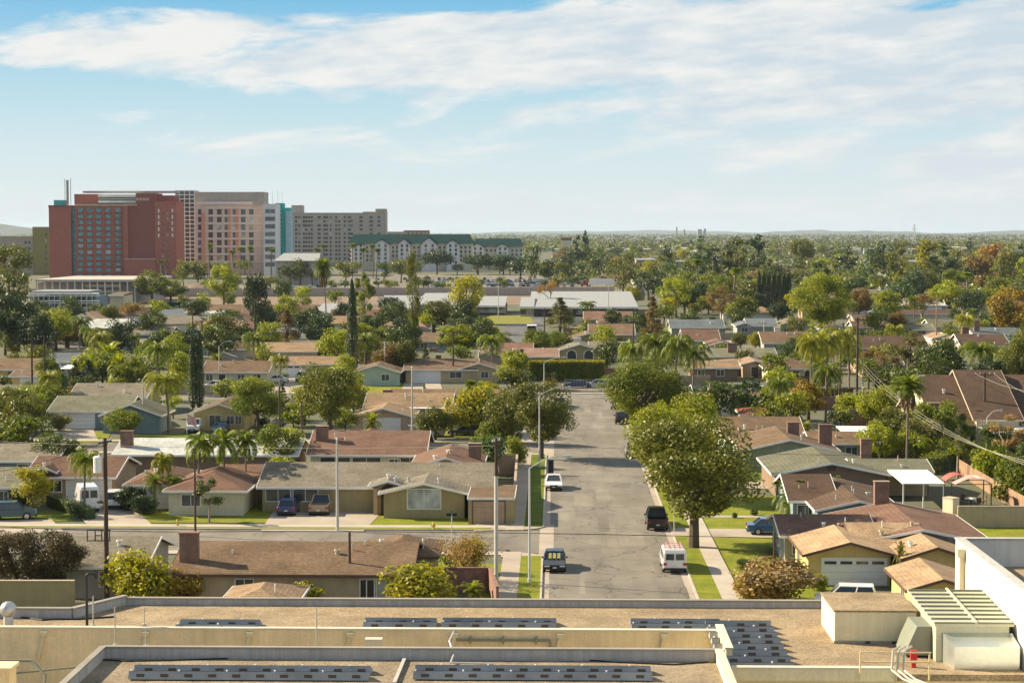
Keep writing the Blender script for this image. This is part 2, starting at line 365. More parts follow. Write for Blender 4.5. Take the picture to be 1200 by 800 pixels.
    i0 = info[0]; o = Vector((i0['xm'], i0['Y0'], 0)); FOOT.extend((q['X0']-.8, q['X1']+.8, q['Y0']-1.2, q['Y1']+1) for q in info)
    root = thing(name, label, cat, o, radians(rot), group)
    for b in WS+RS+TS: b.v = [(v[0]-o.x, v[1]-o.y, v[2]) for v in b.v]
    for b in WS: b.build('wall', 'wall_'+wall, root)
    rfs = [b.build('roof', 'roof_'+roof, root) for b in RS]
    for b, f_ in zip(TS, rfs): b.build('fascia', trim, f_)
    for f in feats:
        ty, bi, face, s, w = f[:5]; I = info[bi]; wx0, wx1, wy0, wy1 = I['w']
        if face == 'f': P, a, n, L = (wx0, wy0, 0), (1, 0, 0), (0, -1, 0), wx1-wx0
        elif face == 'l': P, a, n, L = (wx0, wy1, 0), (0, -1, 0), (-1, 0, 0), wy1-wy0
        else: P, a, n, L = (wx1, wy0, 0), (0, 1, 0), (1, 0, 0), wy1-wy0
        s = max(.15, min(L-w-.15, s*L-w/2)); rest = f[5:]
        if ty == 'win': window(root, o, P, a, n, s, w, *(rest or (1.0, 1.1)))
        elif ty == 'garage': garage(root, o, P, a, n, s, w, *rest)
        elif ty == 'door': door(root, o, P, a, n, s, w)
        elif ty == 'vent':
            b = MB(o); fbox(b, P, a, n, s, s+w, rest[0], rest[0]+rest[1], 0, .04); b.build('gable_vent', rest[2] if len(rest) > 2 else 'trim_brown', root)
        elif ty == 'arch':
            b = MB(o); P = Vector(P); a = Vector(a); n = Vector(n); pts = [(s, .8), (s+w, .8)]+[(s+w/2+w/2*cos(t*pi/8), 1.7+w/2*sin(t*pi/8)) for t in range(9)]
            c = Vector((s+w/2, 0, 1.5)); fr = b
            lo = [P+a*(c.x+(u-c.x)*1.15)+n*.05+Vector((0, 0, 1.5+(z-1.5)*1.13)) for u, z in pts]; fr.add(lo+[q-n*.05 for q in lo], [tuple(range(len(lo)))]+[(i, i+len(lo), (i+1) % len(lo)+len(lo), (i+1) % len(lo)) for i in range(len(lo))])
            fw = fr.build('window', 'trim_white', root)
            g = MB(o); g.poly([P+a*u+n*.06+Vector((0, 0, z)) for u, z in pts]); g.build('pane', 'glass', fw)
    def roofz(I, x, y):
        k = I['kind']
        if k == 'side': return I['e']+I['tp']*(I['hy']-abs(y-I['ym']))
        if k == 'front': return I['e']+I['tp']*(I['hx']-abs(x-I['xm']))
        if k == 'hip': return I['e']+I['tp']*max(0, min(I['hy']-abs(y-I['ym']), I['hx']-abs(x-I['xm'])))
        return I['e']
    for c in chim:   # (block, u, v, width, rise, material)
        bi, u, v, w, rise = c[:5]; I = info[bi]; x = I['X0']+(I['X1']-I['X0'])*u; y = I['Y0']+(I['Y1']-I['Y0'])*v
        b = MB(o); z1 = max(roofz(I, x, y), I['zr']-.4)+rise; b.box(x-w/2, x+w/2, y-.35, y+.35, .0, z1); b.box(x-w/2-.06, x+w/2+.06, y-.41, y+.41, z1, z1+.12)
        ch = b.build('chimney', c[5] if len(c) > 5 else 'brick', rfs[bi])
    for i in range(vents):
        I = rnd.choice(info)
        if I['kind'] == 'flat': continue
        x = I['X0']+(I['X1']-I['X0'])*rnd.uniform(.2, .8); y = I['Y0']+(I['Y1']-I['Y0'])*rnd.uniform(.12, .45); z = roofz(I, x, y)
        b = MB(o); r = rnd.choice((.06, .06, .12, .16)); h = rnd.uniform(.25, .6); b.cyl((x, y, z-.1), (x, y, z+h), r, r, 8)
        if r > .1: b.cyl((x, y, z+h*.7), (x, y, z+h), r*1.6, r*1.5, 8)
        b.build('roof_vent', rnd.choice(('galv', 'trim_white', 'trim_tan')), rfs[info.index(I)])
    root_info[label] = info
    return root
root_info = {}
# ---------------------------------------------------------------- plants
PR = random.Random(11)
def rv(r):
    while True:
        v = Vector((r.uniform(-1, 1), r.uniform(-1, 1), r.uniform(-1, 1)))
        if .05 < v.length < 1: return v.normalized()
def leaf(b, c, nrm, s, r, asp=.62):
    t = nrm.cross(rv(r))
    if t.length < .05: return
    t.normalize(); u = nrm.cross(t)*s*asp; t = t*s
    b.add([c-t*.5, c+u*.5+t*.05, c+t*.5, c-u*.5-t*.05], [(0, 1, 2, 3)])
def crown_mesh(name, r, n, size, h0, h1, w, lobes=14, lr=.3, flat=1.0, shape='round', hollow=.55):
    b = MB(); cs = []
    H = h1-h0
    for i in range(lobes):
        for _ in range(30):
            p = Vector((r.uniform(-1, 1), r.uniform(-1, 1), r.uniform(-1, 1)))
            if hollow < p.length < 1.0: break
        k = r.uniform(.7, 1.25)
        if shape == 'umbrella': p.z = abs(p.z)*.8-.1
        if shape == 'cone':
            z = r.random(); a = r.uniform(0, 2*pi); q = (1-z)*.8; p = Vector((q*cos(a), q*sin(a), z*2-1)); k = .45+.6*(1-z)
        c = Vector((p.x*w/2*(1-lr*.7), p.y*w/2*(1-lr*.7), h0+H/2+p.z*H/2*(1-lr*.6))); cs.append((c, w/2*lr*k*1.5))
    for i in range(n):
        c, R = cs[i % lobes] if r.random() < .8 else r.choice(cs)
        d = rv(r); q = d*R*(r.random()**.35); q.z *= .72*flat
        nn = (d*.8+rv(r)*.9+Vector((0, 0, .35))).normalized()
        leaf(b, c+q, nn, size*r.uniform(.6, 1.35), r)
    return b, cs
def trunk_mb(r, cs, h0, rad, nlimb=7):
    b = MB(); pts = [Vector((0, 0, -.1)), Vector((r.uniform(-.1, .1), r.uniform(-.1, .1), h0*.5)), Vector((r.uniform(-.3, .3), r.uniform(-.3, .3), h0))]
    b.cyl(pts[0], pts[1], rad*1.25, rad, 8); b.cyl(pts[1], pts[2], rad, rad*.85, 8)
    for c, R in sorted(cs, key=lambda t: r.random())[:nlimb]:
        m = pts[2].lerp(c, .5)+Vector((0, 0, -.1*R)); s = pts[1].lerp(pts[2], r.uniform(.5, 1))
        b.tube([s, m, c], [rad*.6, rad*.36, rad*.12], 6)
        c2 = c+rv(r)*R*.7; b.tube([m, c2], [rad*.25, rad*.06], 5)
    return b
PROTO = {}
def tree_proto(key, n, size, H=10, W=9, h0=2.2, lobes=14, lr=.3, var=1, rad=.28, barkm='bark', lvl=None, **kw):
    L = []
    for i in range(var):
        r = random.Random(key+str(i)); b, cs = crown_mesh(key, r, n, size, h0, H, W, lobes, lr, **kw)
        L.append([('crown', b.mesh('crown', 'leaf_mid'), True), ('trunk', trunk_mb(r, cs, h0+(H-h0)*.25, rad, 9 if n > 2000 else 4).mesh('trunk', barkm), False)])
    PROTO[key] = (L, H, W)
tree_proto('broad', 20000, .25, lobes=34, lr=.24, var=3, rad=.3)
tree_proto('broadm', 4200, .46, lobes=22, lr=.27, var=5, rad=.3)
tree_proto('broadf', 800, .85, lobes=11, lr=.36, var=6, rad=.3)
tree_proto('round', 6500, .33, H=6, W=7, h0=1.2, lobes=26, lr=.3, var=2, rad=.25)
tree_proto('airy', 3000, .42, H=12, W=8, h0=3, lobes=16, lr=.2, var=3, rad=.25, barkm='bark_pale')
tree_proto('tall', 4200, .5, H=18, W=9, h0=3, lobes=30, lr=.24, var=3, rad=.35, barkm='bark_pale')
tree_proto('tallf', 900, .95, H=18, W=8, h0=3, lobes=16, lr=.28, var=4, rad=.35, barkm='bark_pale')
tree_proto('umbrella', 5200, .75, H=11, W=16, h0=3.2, lobes=20, lr=.26, var=2, rad=.35, shape='umbrella')
tree_proto('conifer', 6000, .32, H=12, W=9, h0=1.2, lobes=60, lr=.2, var=2, rad=.28, shape='cone', flat=.4)
tree_proto('bush', 4200, .17, H=2.2, W=2.6, h0=.1, lobes=20, lr=.34, var=4, rad=.07, hollow=.3)
tree_proto('bushm', 700, .3, H=2.2, W=2.8, h0=.1, lobes=12, lr=.4, var=3, rad=.07, hollow=.3)
tree_proto('sparse', 3200, .13, H=3, W=4, h0=.5, lobes=20, lr=.28, var=2, rad=.1, hollow=.3)
def cypress_proto(key, n, size, H, W):
    L = []
    for i in range(2):
        r = random.Random(key+str(i)); b = MB()
        for j in range(n):
            z = r.random()**.85; prof = W/2*min(1, z*6+.35)*(1-z**2.2)**.6*(1+.12*sin(z*31+j % 3)); a = r.uniform(0, 2*pi); R = prof*r.uniform(.7, 1.05)
            d = Vector((cos(a), sin(a), r.uniform(.2, 1.2))).normalized(); leaf(b, Vector((R*cos(a), R*sin(a), .3+z*(H-.3))), (Vector((cos(a), sin(a), .3))+rv(r)*.6).normalized(), size*r.uniform(.6, 1.3), r)
        t = MB(); t.cyl((0, 0, -.1), (0, 0, H*.8), .16, .04)
        L.append([('crown', b.mesh('crown', 'leaf_cypress'), True), ('trunk', t.mesh('trunk', 'bark'), False)])
    PROTO[key] = (L, H, W)
cypress_proto('cypress', 4500, .22, 10, 1.8)
def frond(b, r, base, az, el, L, droop, lw, ll, n=14, k=None, hang=.8):
    p = Vector(base); e = el; pts = [p.copy()]
    st = L/n
    for i in range(n):
        p = p+Vector((cos(az)*cos(e), sin(az)*cos(e), sin(e)))*st; e -= droop*(.4+1.2*i/n)/n*2; pts.append(p.copy())
    side = Vector((-sin(az), cos(az), 0))
    for i in range(1, n+1):
        d = (pts[i]-pts[i-1]).normalized(); q = pts[i]; m = ll*(sin(pi*min(1, (i+1.5)/(n+1.8)))**.6)
        for s in (-1, 1):
            for jj in range(2):
                qq = q-d*st*.5*jj
                tip = qq+(side*s*(1-hang*.55)+d*.55+Vector((0, 0, -hang*r.uniform(.5, 1.2)))).normalized()*m*r.uniform(.8, 1.15); w = d*lw
                b.add([qq-w*.5, qq+w*.5, tip+w*.25, tip-w*.2], [(0, 1, 2, 3)], k)
    for i in range(n): b.beam(pts[i], pts[i+1], .05*(1-i/n)+.015, None, k)
def palm_proto(key, H, nf, L, droop, lw, ll, rad, bend=.3, skirt=False, hang=.8, shaft=False, n=14, wide=None):
    P = []
    for i in range(3):
        r = random.Random(key+str(i)); b = MB(); top = Vector((r.uniform(-bend, bend), r.uniform(-bend, bend), H-L*.45))
        for j in range(nf):
            az = 2*pi*j*.618+r.uniform(-.2, .2); el = 1.35-1.7*(j/nf)+r.uniform(-.12, .12)
            frond(b, r, top, az, el, L*r.uniform(.85, 1.1), droop*r.uniform(.8, 1.2), lw, ll, n, hang=hang)
        t = MB(); mid = Vector((top.x*.2, top.y*.3, top.z*.5)); t.tube([Vector((0, 0, -.1)), mid, top], [rad*1.2, rad, rad*.85], 8)
        pt = [('fronds', b.mesh('fronds', 'leaf_palm'), True), ('trunk', t.mesh('trunk', 'palm_bark'), False)]
        if skirt:
            s = MB()
            for j in range(240):
                z = r.random(); a = r.uniform(0, 2*pi); R = rad+.55*sin(pi*(.15+.8*z)); c = top+Vector((R*cos(a), R*sin(a), -2.2+2.1*z)); s.add([c, c+Vector((.12*sin(a), .12*cos(a), .1)), c+Vector((.1*cos(a), .1*sin(a), -.8)), c+Vector((.02, .05, -.7))], [(0, 1, 2, 3)])
            pt.append(('dead_frond_skirt', s.mesh('skirt', 'palm_skirt'), False))
        if shaft:
            s = MB(); s.cyl(top-Vector((0, 0, 1.1)), top+Vector((0, 0, .3)), rad*1.05, rad*.5, 8); pt.append(('crownshaft', s.mesh('crownshaft', 'leaf_bright'), False))
        P.append(pt)
    PROTO[key] = (P, H, wide or L*1.7)
palm_proto('queen', 9, 26, 3.9, 1.55, .11, 1.0, .17, .5)
palm_proto('king', 7, 17, 2.8, 1.4, .13, .8, .13, .3, shaft=True, hang=.55)
palm_proto('date', 5, 34, 2.6, 1.3, .06, .5, .25, .1, hang=.25)
palm_proto('fan', 12, 50, 2.3, .9, .16, .6, .12, .5, skirt=True, hang=.3, n=7)
palm_proto('fanf', 16, 26, 1.9, .9, .3, .7, .25, .8, hang=.3, n=5)
palm_proto('clump', 2.4, 30, 2.2, 1.0, .13, .5, .05, .1, hang=.2, n=9)
# bare deciduous tree
def bare_proto():
    P = []
    for i in range(3):
        r = random.Random('bare'+str(i)); t = MB(); c = MB()
        def grow(p, d, L, rad, lv):
            q = p+d*L; t.cyl(p, q, rad, rad*.7, 5, cap=False)
            if lv == 0:
                for _ in range(5): leaf(c, q+rv(r)*.5, rv(r), .38, r, .5)
                return
            for _ in range(3 if lv > 1 else 4): grow(q, (d+rv(r)*.62+Vector((0, 0, .12))).normalized(), L*r.uniform(.62, .82), rad*.58, lv-1)
        grow(Vector((0, 0, -.1)), Vector((0, 0, 1)), 2.6, .26, 5)
        P.append([('trunk', t.mesh('trunk', 'bark_pale'), False), ('crown', c.mesh('crown', 'leaf_twig'), True)])
    PROTO['bare'] = (P, 9.5, 9)
bare_proto()
TN = {}
def plant(kind, base, h, w, leafm, label, cat='tree', name=None, group=None, var=None, rz=None, lean=(0, 0)):
    L, H, W = PROTO[kind]; i = TN.get(kind, 0); TN[kind] = i+1
    parts = L[(i if var is None else var) % len(L)]
    nm = name or {'broad': 'tree', 'broadm': 'tree', 'broadf': 'tree', 'round': 'round_tree', 'airy': 'tree', 'tall': 'eucalyptus_tree', 'tallf': 'eucalyptus_tree', 'umbrella': 'umbrella_pine', 'conifer': 'conifer_tree', 'bush': 'bush', 'bushm': 'bush', 'sparse': 'bush', 'cypress': 'cypress_tree', 'queen': 'palm_tree', 'king': 'palm_tree', 'date': 'palm_tree', 'fan': 'palm_tree', 'fanf': 'palm_tree', 'clump': 'tropical_plant', 'bare': 'bare_tree'}[kind]
    root = thing(nm, label, cat, base, PR.uniform(0, 6.28) if rz is None else rz, group)
    root.scale = (w/W, w/W, h/H); root.rotation_euler.x, root.rotation_euler.y = lean
    for pn, me, col in parts:
        instance(pn if nm != 'bush' or pn != 'crown' else 'foliage', me, root, 'leaf_'+leafm if col else None)
    return root
def T(kind, cx, by, ty, wpx, leafm, label, cat=None, group=None, name=None, hm=None, **kw):
    """centre, ground line, top and width of the crown as measured in the photograph"""
    b = G(cx, by); h = hm or AT(cx, ty, b.y).z; w = wpx/PPM(by)
    if cat is None: cat = 'palm tree' if kind in ('queen', 'king', 'date', 'fan', 'fanf') else ('bush' if kind in ('bush', 'bushm', 'sparse', 'clump') else 'tree')
    return plant(kind, b, h, w, leafm, label, cat, group=group, name=name, **kw)
def hedge(label, pts, h, w, leafm, n=2600, size=.16, cat='hedge', group=None, topm=None):
    b = MB(pts[0]); tb = MB(pts[0]); r = random.Random(label)
    segs = [(Vector(pts[i]), Vector(pts[i+1])) for i in range(len(pts)-1)]; tot = sum((q-p).length for p, q in segs)
    core = MB(pts[0])
    for p, q in segs:
        d = (q-p); L = d.length; d.normalize(); s = Vector((-d.y, d.x, 0)); core.beam(p+Vector((0, 0, h*.45)), q+Vector((0, 0, h*.45)), w*.8, h*.86)
        for i in range(int(n*L/tot)):
            t = r.random()*L; k = r.random()
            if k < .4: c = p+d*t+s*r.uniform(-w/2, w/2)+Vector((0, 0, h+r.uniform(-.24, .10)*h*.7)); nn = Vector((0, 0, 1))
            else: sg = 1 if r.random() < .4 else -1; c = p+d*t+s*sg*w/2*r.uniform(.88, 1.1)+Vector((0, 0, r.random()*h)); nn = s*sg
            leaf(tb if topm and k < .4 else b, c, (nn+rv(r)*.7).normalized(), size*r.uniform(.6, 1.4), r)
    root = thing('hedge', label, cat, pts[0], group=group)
    if topm: tb.build('sunlit_top', 'leaf_'+topm, root)  # yellower top leaves put the sunlit top into the leaf colour
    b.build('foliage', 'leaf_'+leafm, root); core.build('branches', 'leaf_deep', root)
    return root
# ---------------------------------------------------------------- vehicles (front faces +Y)
VEH = {}
def vehicle_meshes(kind):
    if kind in VEH: return VEH[kind]
    S = dict(
        sedan=dict(L=4.7, W=1.82, prof=[(2.3, .28), (2.36, .5), (2.28, .68), (1.25, .9), (1.0, .93), (-1.55, .98), (-2.25, .95), (-2.34, .75), (-2.32, .3)], cab=(1.12, -1.75, .25, -1.05, .93, 1.43), wy=(1.42, -1.38), r=.33),
        suv=dict(L=4.7, W=1.9, prof=[(2.25, .35), (2.32, .6), (2.25, .9), (1.2, 1.08), (-2.25, 1.08), (-2.33, .9), (-2.3, .38)], cab=(1.15, -2.2, .45, -1.95, 1.07, 1.74), wy=(1.4, -1.4), r=.38),
        hatch=dict(L=4.3, W=1.8, prof=[(2.1, .3), (2.16, .55), (2.08, .75), (1.2, .95), (-1.95, 1.0), (-2.12, .85), (-2.12, .3)], cab=(1.2, -1.95, .3, -1.6, .94, 1.5), wy=(1.3, -1.3), r=.33),
        pickup=dict(L=5.5, W=1.95, prof=[(2.65, .4), (2.74, .65), (2.66, 1.0), (1.5, 1.13), (-.55, 1.13), (-.56, .75), (-2.72, .75), (-2.74, .4)], cab=(1.45, -.6, .75, -.35, 1.12, 1.82), wy=(1.75, -1.75), r=.4),
        van=dict(L=5.7, W=2.0, prof=[(2.75, .4), (2.84, .7), (2.75, 1.05), (2.1, 1.25), (1.35, 2.15), (1.1, 2.5), (.8, 2.62), (-2.7, 2.62), (-2.82, 2.4), (-2.84, .45)], cab=None, wy=(1.8, -1.7), r=.36),
        minivan=dict(L=4.9, W=1.95, prof=[(2.35, .38), (2.44, .65), (2.35, .95), (1.75, 1.12), (1.1, 1.75), (.75, 1.92), (-2.3, 1.95), (-2.42, 1.75), (-2.44, .4)], cab=None, wy=(1.5, -1.45), r=.35))[kind]
    hw = S['W']/2; prof = S['prof']; n = len(prof); b = MB()
    cy = sum(p[0] for p in prof)/n; cz = sum(p[1] for p in prof)/n
    vs = []
    tall = kind in ('van', 'minivan')
    for x, sh in ((-hw, .05), (-(hw-.09), 0), (hw-.09, 0), (hw, .05)):
        for (y, z) in prof:
            xx = x*(1-.07*max(0, z-1.1)) if tall else x
            vs.append((xx, y-(.05 if y > cy else -.05)*(sh > 0), z-(.06 if z > cz else -.03)*(sh > 0)))
    fs = [tuple(range(n-1, -1, -1)), tuple(range(3*n, 4*n))]
    for s in range(3):
        for i in range(n): fs.append((s*n+i, s*n+(i+1) % n, (s+1)*n+(i+1) % n, (s+1)*n+i))
    b.add(vs, fs)
    parts = []
    if S['cab']:
        yb0, yb1, yt0, yt1, zb, zt = S['cab']; wb = hw-.07; wt = hw-.26; g = MB()
        bot = [(-wb, yb1, zb-.04), (wb, yb1, zb-.04), (wb, yb0, zb-.04), (-wb, yb0, zb-.04)]; top = [(-wt, yt1, zt), (wt, yt1, zt), (wt, yt0, zt), (-wt, yt0, zt)]
        g.hexa(bot, top)
        b.slab([(-wt-.03, yt1-.05, zt+.05), (0, yt1-.07, zt+.075), (wt+.03, yt1-.05, zt+.05), (wt+.03, yt0+.05, zt+.04), (0, yt0+.08, zt+.075), (-wt-.03, yt0+.05, zt+.04)], .06)
        for p, q in zip(bot, top): b.beam(Vector(p)+Vector((0, 0, .02)), Vector(q)+Vector((0, 0, .02)), .09)
        for s in (-1, 1): b.beam((s*wb, (yb0+yb1)/2-.1, zb), (s*wt, (yt0+yt1)/2-.1, zt+.02), .08)
        parts.append(('window_glass', g.mesh('window_glass', 'glass'), None))
        if kind == 'pickup':
            for s in (-1, 1): b.box(s*(hw-.1), s*hw*.99, -2.72, -.6, .74, 1.14)
            b.box(-hw+.1, hw-.1, -2.73, -2.64, .74, 1.13); q = MB(); q.box(-hw+.11, hw-.11, -2.63, -.62, .76, .8); parts.append(('cargo_bed', q.mesh('cargo_bed', 'black_plastic'), None))
    else:
        g = MB(); z1 = prof[4][1]; 
        a, c = prof[3], prof[4]; wt = hw*(1-.07*max(0, c[1]-1.1))-.14
        dy, dz = c[0]-a[0], c[1]-a[1]; L = sqrt(dy*dy+dz*dz); ny, nz = dz/L*.015, -dy/L*.015
        g.add([(-hw+.13, a[0]+ny+dy*.08, a[1]+nz+dz*.08), (hw-.13, a[0]+ny+dy*.08, a[1]+nz+dz*.08), (wt, c[0]+ny-dy*.06, c[1]+nz-dz*.06), (-wt, c[0]+ny-dy*.06, c[1]+nz-dz*.06)], [(0, 1, 2, 3)])
        parts.append(('windscreen', g.mesh('windscreen', 'glass'), None))
        yr = prof[-1][0]; zt = prof[-2][1]-.1; zb = zt-.75 if kind == 'van' else zt-.5
        for s in (-1, 1):
            g = MB(); g.add([(s*.07, yr-.01, zb), (s*(hw-.22), yr-.01, zb), (s*(hw-.26), yr+(.0 if kind == 'minivan' else .0)-.012, zt), (s*.07, yr-.012, zt)], [(0, 1, 2, 3)])
            parts.append(('rear_window', g.mesh('rear_window', 'glass'), None))
            g = MB(); zz = 1.15; g.add([(s*(hw+.004), 1.2, zz), (s*(hw+.004), .35, zz), (s*(hw*(1-.03)+.004), .35, zz+.55), (s*(hw*(1-.03)+.004), .75, zz+.55)], [(0, 1, 2, 3)])
            parts.append(('side_window', g.mesh('side_window', 'glass'), None))
            if kind == 'minivan':
                g = MB(); g.add([(s*(hw+.004), .2, zz), (s*(hw+.004), -2.0, zz), (s*(hw*(1-.035)+.004), -1.95, zz+.5), (s*(hw*(1-.035)+.004), .2, zz+.5)], [(0, 1, 2, 3)])
                parts.append(('side_window', g.mesh('side_window', 'glass'), None))
    for s in (-1, 1): b.box(s*(hw+.0), s*(hw+.17), .75, .87, 1.0, 1.14)
    bm_ = b.mesh('body', ['paint_white']); parts.insert(0, ('body', bm_, 'paint'))
    bp = MB(); bp.box(-hw+.05, hw-.05, prof[0][0]-.02, prof[1][0]+.04, .3, .5); parts.append(('bumper', bp.mesh('bumper', 'black_plastic'), None)); bp = MB(); bp.box(-hw+.05, hw-.05, prof[-1][0]-.06, prof[-1][0]+.03, .3, .5)
    parts.append(('bumper', bp.mesh('bumper', 'black_plastic'), None))
    gr = MB(); gr.box(-.4, .4, prof[1][0]-.05, prof[1][0]+.02, .52, .66); parts.append(('grille', gr.mesh('grille', 'black_plastic'), None))
    for s in (-1, 1):
        h = MB(); zf = prof[2][1]-.1; h.box(s*(hw-.5), s*(hw-.07), prof[2][0]-.1, prof[2][0]+.07, zf-.12, zf+.04); parts.append(('headlight', h.mesh('headlight', 'lamp_clear'), None))
        h = MB(); zr = .82 if kind != 'van' else 1.1; h.box(s*(hw-.3), s*(hw-.03), prof[-1][0]-.05, prof[-1][0]+.08, zr-.1, zr+.1); parts.append(('taillight', h.mesh('taillight', 'lamp_red'), None))
    p = MB(); p.box(-.16, .16, prof[-1][0]-.08, prof[-1][0], .55, .65); p.box(-.16, .16, prof[1][0], prof[1][0]+.06, .42, .52); parts.append(('number_plate', p.mesh('number_plate', 'plate'), None))
    r = S['r']; w = MB(); w.cyl((-.1, 0, 0), (.1, 0, 0), r, r, 16); ri = MB(); ri.cyl((-.108, 0, 0), (.108, 0, 0), r*.6, r*.6, 12)
    ar = MB(); ar.cyl((-.06, 0, 0), (.06, 0, 0), r*1.14, r*1.14, 16)
    parts.append(('WHEELS', (w.mesh('wheel', 'tyre'), ri.mesh('rim', 'rim'), ar.mesh('wheel_arch', 'black_plastic'), [(s*(hw-.09), y, r) for s in (-1, 1) for y in S['wy']]), None))
    VEH[kind] = parts; return parts
def vehicle(kind, paint, label, loc, rz, name, cat, group=None):
    root = thing(name, label, cat, loc, rz, group)
    for nm, me, k in vehicle_meshes(kind):
        if nm == 'WHEELS':
            w, ri, ar, ps = me
            for q in ps:
                o = instance('wheel', w, root, None, q); instance('rim', ri, o); instance('wheel_arch', ar, root, None, (q[0]-(.03 if q[0] > 0 else -.03), q[1], q[2]))
        else: instance(nm, me, root, 'paint_'+paint if k else None)
    return root
def V(kind, paint, label, cx, by, rz=0, name='parked_car', cat='car', group=None):
    """cx, by: centre and lowest line of the vehicle in the photograph"""
    g = G(cx, by); half = {'sedan': 2.35, 'suv': 2.3, 'hatch': 2.15, 'pickup': 2.75, 'van': 2.85, 'minivan': 2.45}[kind]
    c = abs(cos(radians(rz)))*half+abs(sin(radians(rz)))*.9
    g.y += c; g.z = .012
    return vehicle(kind, paint, label, g, radians(rz), name, cat, group)
# ---------------------------------------------------------------- street furniture
def street_lamp(label, base, h, arm, dirx, r=.11, mat='galv', group=None):
    root = thing('street_lamp', label, 'street lamp', base, group=group)
    b = MB(); b.cyl((0, 0, -.1), (0, 0, h-.6), r, r*.6, 10); b.cyl((0, 0, 0), (0, 0, .4), r*1.6, r*1.4, 10); b.build('pole', mat, root)
    b = MB(); pts = [Vector((dirx*arm*t, 0, h-.6+.95*sin(min(1, t*1.15)*pi/2))) for t in (0, .12, .3, .5, .75, 1)]; b.tube(pts, .045, 6); b.build('arm', mat, root)
    b = MB(); e = pts[-1]; b.hexa([(e.x-dirx*.05, -.1, e.z-.06), (e.x+dirx*.7, -.14, e.z-.05), (e.x+dirx*.7, .14, e.z-.05), (e.x-dirx*.05, .1, e.z-.06)], [(e.x-dirx*.05, -.07, e.z+.07), (e.x+dirx*.6, -.1, e.z+.13), (e.x+dirx*.6, .1, e.z+.13), (e.x-dirx*.05, .07, e.z+.07)])
    hd = b.build('lamp_head', 'galv', root); b = MB(); b.ball((e.x+dirx*.45, 0, e.z-.05), .12, sz=.6); b.build('lens', 'lamp_clear', hd)
    return root
def utility_pole(label, base, h, r=.15, mat='wood_pole', arms=1, lower=None, transformer=False, adir=(1, 0, 0), aw=1.2, group=None, name='utility_pole', cat='utility pole', thin=False):
    root = thing(name, label, cat, base, group=group)
    b = MB()
    if lower: b.cyl((0, 0, lower), (0, 0, h), r*.9, r*.7, 10); l = MB(); l.cyl((0, 0, -.1), (0, 0, lower), r*1.1, r, 10); l.build('lower_pole', 'pole_concrete', root)
    else: b.cyl((0, 0, -.1), (0, 0, h), r, r*.7, 10)
    b.build('pole', mat, root); a = Vector(adir)
    for i in range(arms):
        z = h-.3-1.0*i; b = MB(); b.beam(-a*aw+Vector((0, 0, z)), a*aw+Vector((0, 0, z)), .1, .12); b.beam(a*aw*.5+Vector((0, 0, z)), Vector((0, 0, z-.6)), .04); b.beam(-a*aw*.5+Vector((0, 0, z)), Vector((0, 0, z-.6)), .04); ca = b.build('crossarm', mat, root)
        for t in (-.9, -.45, .45, .9):
            b = MB(); p = a*aw*t+Vector((0, 0, z+.06)); b.cyl(p, p+Vector((0, 0, .2)), .05, .04, 6); b.build('insulator', 'galv', ca)
    if transformer:
        b = MB(); p = Vector((-.55, -.1, h-2.6)); b.cyl(p, p+Vector((0, 0, 1.15)), .33, .33, 14); b.cyl(p+Vector((0, 0, 1.15)), p+Vector((0, 0, 1.25)), .35, .2, 14); b.cyl(p+Vector((.1, 0, 1.2)), p+Vector((.1, 0, 1.45)), .05, .04); b.build('transformer', 'trim_white', root)
    return root
def wire(label, a, b, sag, r=.022, mat='wire', group=None, n=16, cat='wire', name='power_line'):
    a, b = Vector(a), Vector(b); m = MB(a)
    pts = [a.lerp(b, i/n)-Vector((0, 0, sag*4*(i/n)*(1-i/n))) for i in range(n+1)]
    m.tube(pts, r, 5); o = m.build(name, mat); tag(o, label, cat, group); return o
def wall_run(name, label, pts, h, th, mat, cap=None, cat='wall', group=None, plank=False):
    root = thing(name, label, cat, pts[0], group=group); b = MB(pts[0]); c = MB(pts[0])
    for p, q in zip(pts, pts[1:]):
        p, q = Vector(p), Vector(q)
        if plank:
            d = q-p; n = max(1, int(d.length/.6)); 
            for i in range(n):
                a0 = p+d*i/n; a1 = p+d*(i+.94)/n; b.beam(a0+Vector((0, 0, h/2)), a1+Vector((0, 0, h/2)), .03+.01*(i % 2), h-.02*(i % 3))
            c.beam(p+Vector((0, 0, h*.25)), q+Vector((0, 0, h*.25)), .09, .09); c.beam(p+Vector((0, 0, h*.8)), q+Vector((0, 0, h*.8)), .09, .09)
        else:
            b.beam(p+Vector((0, 0, h/2)), q+Vector((0, 0, h/2)), th, h); c.beam(p+Vector((0, 0, h+.04)), q+Vector((0, 0, h+.04)), th+.08, .08)
    b.build('boards' if plank else 'wall_panel', mat, root); c.build('rail' if plank else 'coping', cap or mat, root)
    return root
def fence_open(label, pts, h, mat='black_metal', group=None, post=2.4, step=.35, name='fence'):
    root = thing(name, label, 'fence', pts[0], group=group); b = MB(pts[0]); 
    for p, q in zip(pts, pts[1:]):
        p, q = Vector(p), Vector(q); d = q-p; n = int(d.length/step)
        for i in range(n+1): x = p+d*i/max(1, n); b.beam(x, x+Vector((0, 0, h)), .03)
        for z in (.15, h-.08): b.beam(p+Vector((0, 0, z)), q+Vector((0, 0, z)), .04)
        m = int(d.length/post)
        for i in range(m+1):
            x = p+d*i/max(1, m); c = MB(pts[0]); c.beam(x, x+Vector((0, 0, h+.1)), .08); c.build('post', mat, root)
    b.build('railing', mat, root); return root
